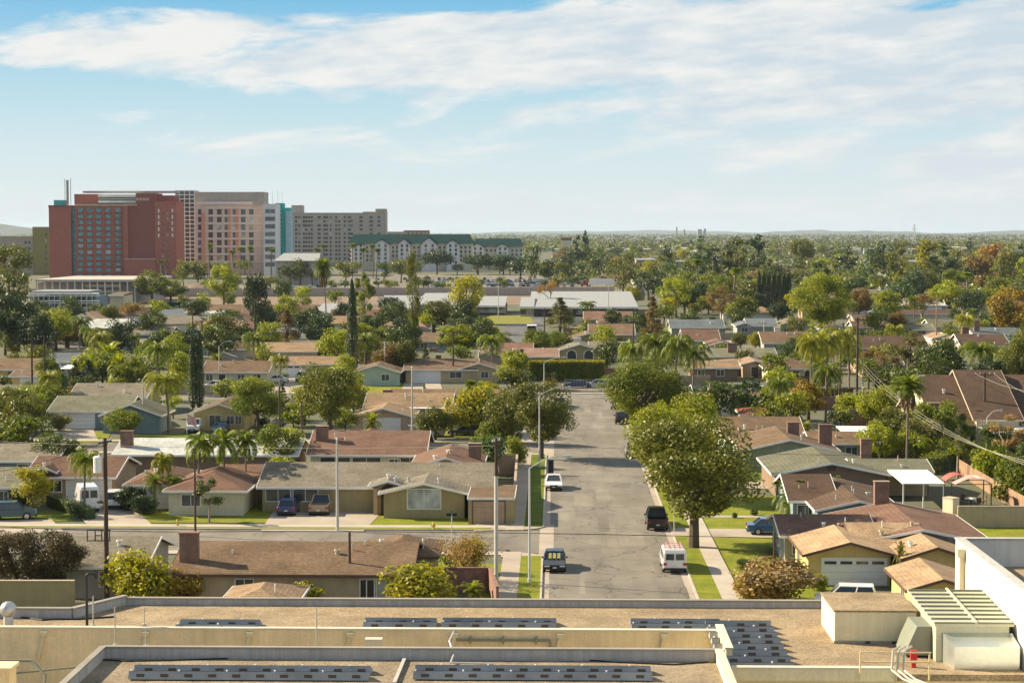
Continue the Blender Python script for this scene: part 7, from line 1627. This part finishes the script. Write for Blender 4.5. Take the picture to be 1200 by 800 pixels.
# ---------------------------------------------------------------- past 300 leafy trees: the ones that show smallest become one mass
import numpy as np
from mathutils import Matrix
ts = [o for o in bpy.data.objects if o.type == 'EMPTY' and o.name.split('.')[0] == 'tree']
kids = {}
for o in bpy.data.objects:
    if o.parent: kids.setdefault(o.parent.name, []).append(o)
def shows(o): d = (o.location-Vector((0, 0, CH))).length; return o.scale.x*o.scale.z/(d*d)*(1 if any(k.name.startswith('crown') for k in kids[o.name]) else 0)
ts.sort(key=shows, reverse=True)
VV, FF, MI, mats, nv = [], [], [], [], 0
for o in ts[292:]:
    M = Matrix.LocRotScale(o.location, o.rotation_euler, o.scale)
    for c in kids[o.name]:
        me = c.data; n = len(me.vertices); a = np.empty(n*3); me.vertices.foreach_get('co', a); a = a.reshape(-1, 3)
        A = np.array(M.to_3x3()); a = a @ A.T + np.array(M.translation); VV.append(a)
        mt = c.material_slots[0].material
        if mt not in mats: mats.append(mt)
        for p in me.polygons: FF.append([v+nv for v in p.vertices])
        MI += [mats.index(mt)]*len(me.polygons); nv += n
        bpy.data.objects.remove(c)
    bpy.data.objects.remove(o)
me = bpy.data.meshes.new('background_trees'); me.from_pydata(np.concatenate(VV).tolist(), [], FF)
for m_ in mats: me.materials.append(m_)
me.polygons.foreach_set('material_index', MI); me.update()
o = bpy.data.objects.new('background_trees', me); C.objects.link(o); tag(o, 'background leafy trees too small to count between the far roofs', 'trees', kind='stuff')
# ---------------------------------------------------------------- sky, sun, air, camera
SKYTEST=0
SUN_EL, SUN_AZ = radians(31), radians(18)     # azimuth: from the left, that much beyond the left-right line
sd = Vector((-cos(SUN_AZ)*cos(SUN_EL), sin(SUN_AZ)*cos(SUN_EL), sin(SUN_EL)))
L = bpy.data.lights.new('sun', 'SUN'); L.energy = 5.0; L.angle = radians(.5); L.color = (1, .84, .59)
lo = bpy.data.objects.new('sun', L); C.objects.link(lo); lo.rotation_euler = sd.to_track_quat('Z', 'Y').to_euler()
W_ = bpy.data.worlds.new('World'); bpy.context.scene.world = W_; W_.use_nodes = True; nt = W_.node_tree
bg = nt.nodes['Background']
sky = N(nt, 'ShaderNodeTexSky', sky_type='NISHITA'); sky.sun_disc = False; sky.sun_elevation = SUN_EL
sky.sun_rotation = math.atan2(sd.x, sd.y); sky.air_density = 1.0; sky.dust_density = 1.2; sky.ozone_density = 1.5; sky.altitude = 30
K = 1/(2**EXPO*SKY_STR)
def disp(r_, g_, b_): return tuple(((c/255)**2.2)*K for c in (r_, g_, b_))
tc = N(nt, 'ShaderNodeTexCoord'); s = N(nt, 'ShaderNodeSeparateXYZ'); nt.links.new(tc.outputs['Generated'], s.inputs[0])
def M2(op, a_, b_=None):
    n_ = N(nt, 'ShaderNodeMath', operation=op)
    for i_, q_ in enumerate((a_, b_)):
        if q_ is None: continue
        if isinstance(q_, (int, float)): n_.inputs[i_].default_value = q_
        else: nt.links.new(q_, n_.inputs[i_])
    return n_.outputs[0]
hyp = M2('SQRT', M2('ADD', M2('MULTIPLY', s.outputs[0], s.outputs[0]), M2('MULTIPLY', s.outputs[1], s.outputs[1])))
az = M2('ARCTAN2', s.outputs[0], s.outputs[1]); el = M2('ARCTAN2', s.outputs[2], hyp)     # world directions, radians
ramp = N(nt, 'ShaderNodeValToRGB'); nt.links.new(M2('MULTIPLY', el, 4.), ramp.inputs[0]); cr = ramp.color_ramp
stops = [(0.0, (228, 235, 237)), (.07, (226, 236, 239)), (.17, (212, 232, 238)), (.32, (178, 218, 235)), (.48, (124, 192, 231)), (1.0, (80, 148, 212))]
while len(cr.elements) < len(stops): cr.elements.new(.5)
for e_, (p_, c_) in zip(cr.elements, stops): e_.position = p_; e_.color = (*[(q/255)**2.2 for q in c_], 1)
grad = N(nt, 'ShaderNodeVectorMath', operation='SCALE'); nt.links.new(ramp.outputs[0], grad.inputs[0]); grad.inputs['Scale'].default_value = K
low = remap(nt, el, .94, .0, .13, .42)
base = mixc(nt, low, sky.outputs[0], grad.outputs[0])
cv = N(nt, 'ShaderNodeCombineXYZ'); nt.links.new(M2('MULTIPLY', az, 12.), cv.inputs[0]); nt.links.new(M2('SUBTRACT', M2('MULTIPLY', el, 52.), M2('MULTIPLY', az, 3.2)), cv.inputs[1]); cv.inputs[2].default_value = CLOUD_SEED
n1 = N(nt, 'ShaderNodeTexNoise'); n1.inputs['Scale'].default_value = .72; n1.inputs['Detail'].default_value = 9; n1.inputs['Roughness'].default_value = .63; n1.inputs['Distortion'].default_value = .3
nt.links.new(cv.outputs[0], n1.inputs['Vector'])
br = N(nt, 'ShaderNodeValToRGB'); nt.links.new(M2('MULTIPLY', M2('ADD', el, M2('MULTIPLY', az, .012)), 4.), br.inputs[0])
st = [(0.0, .42), (.06, .50), (.11, .46), (.17, .55), (.21, .50), (.275, .53), (.33, .70), (.44, .73), (.472, .46), (.52, .36), (.6, .5), (1.0, .55)]
while len(br.color_ramp.elements) < len(st): br.color_ramp.elements.new(.5)
for e_, (p_, v_) in zip(br.color_ramp.elements, st): e_.position = p_; e_.color = (v_, v_, v_, 1)
br.color_ramp.interpolation = 'B_SPLINE' if False else 'EASE'
tilt = M2('MULTIPLY', az, .62)
dens = M2('ADD', n1.outputs['Fac'], M2('ADD', M2('MULTIPLY', M2('SUBTRACT', br.outputs[0], .5), .95), tilt))
cover = remap(nt, dens, 0, .96, .475, .61)
n2 = N(nt, 'ShaderNodeTexNoise'); n2.inputs['Scale'].default_value = 1.5; n2.inputs['Detail'].default_value = 7; n2.inputs['Roughness'].default_value = .6; nt.links.new(cv.outputs[0], n2.inputs['Vector'])
sh = M2('ADD', n2.outputs['Fac'], M2('MULTIPLY', az, -.35))
cl = mixc(nt, remap(nt, sh, 0, 1, .36, .62), disp(206, 219, 228), disp(244, 243, 239))
cl = mixc(nt, remap(nt, el, .75, 0, 0, .075), cl, disp(233, 237, 238))
cm = mixc(nt, cover, base, cl)
nt.links.new(cm, bg.inputs['Color']); bg.inputs['Strength'].default_value = SKY_STR
# air
m = bpy.data.materials.new('air'); m.use_nodes = True; nt = m.node_tree
for n_ in list(nt.nodes):
    if n_.type != 'OUTPUT_MATERIAL': nt.nodes.remove(n_)
pv = N(nt, 'ShaderNodeVolumePrincipled'); pv.inputs['Density'].default_value = HAZE; pv.inputs['Color'].default_value = (.66, .82, 1.0, 1); pv.inputs['Anisotropy'].default_value = .15
nt.links.new(pv.outputs[0], nt.nodes['Material Output'].inputs['Volume']); MATS['air'] = m
b = MB(); b.box(-12500, 12500, -200, 25000, -1, 118); h = b.build('haze', 'air'); h['kind'] = 'stuff'; h['label'] = 'thin pale blue air haze over the far suburbs'
sc = bpy.context.scene
cam = bpy.data.cameras.new('camera'); co = bpy.data.objects.new('camera', cam); C.objects.link(co)
cam.sensor_width = 36; cam.sensor_fit = 'HORIZONTAL'; cam.lens = 36*F/1200; cam.clip_end = 60000; cam.clip_start = .5
co.location = (0, 0, CH)
from mathutils import Matrix
co.rotation_euler = Matrix((RGT, UPV, -FWD)).transposed().to_euler()
sc.camera = co
sc.view_settings.view_transform = 'Standard'; sc.view_settings.look = 'None'; sc.view_settings.gamma = 1; sc.view_settings.exposure = EXPO
sc.render.resolution_x = 1024; sc.render.resolution_y = 682
sc.cycles.max_bounces = 5; sc.cycles.diffuse_bounces = 3; sc.cycles.glossy_bounces = 2; sc.cycles.transmission_bounces = 2; sc.cycles.transparent_max_bounces = 6; sc.cycles.volume_bounces = 0
sc.cycles.use_denoising = True; sc.cycles.sample_clamp_indirect = 4
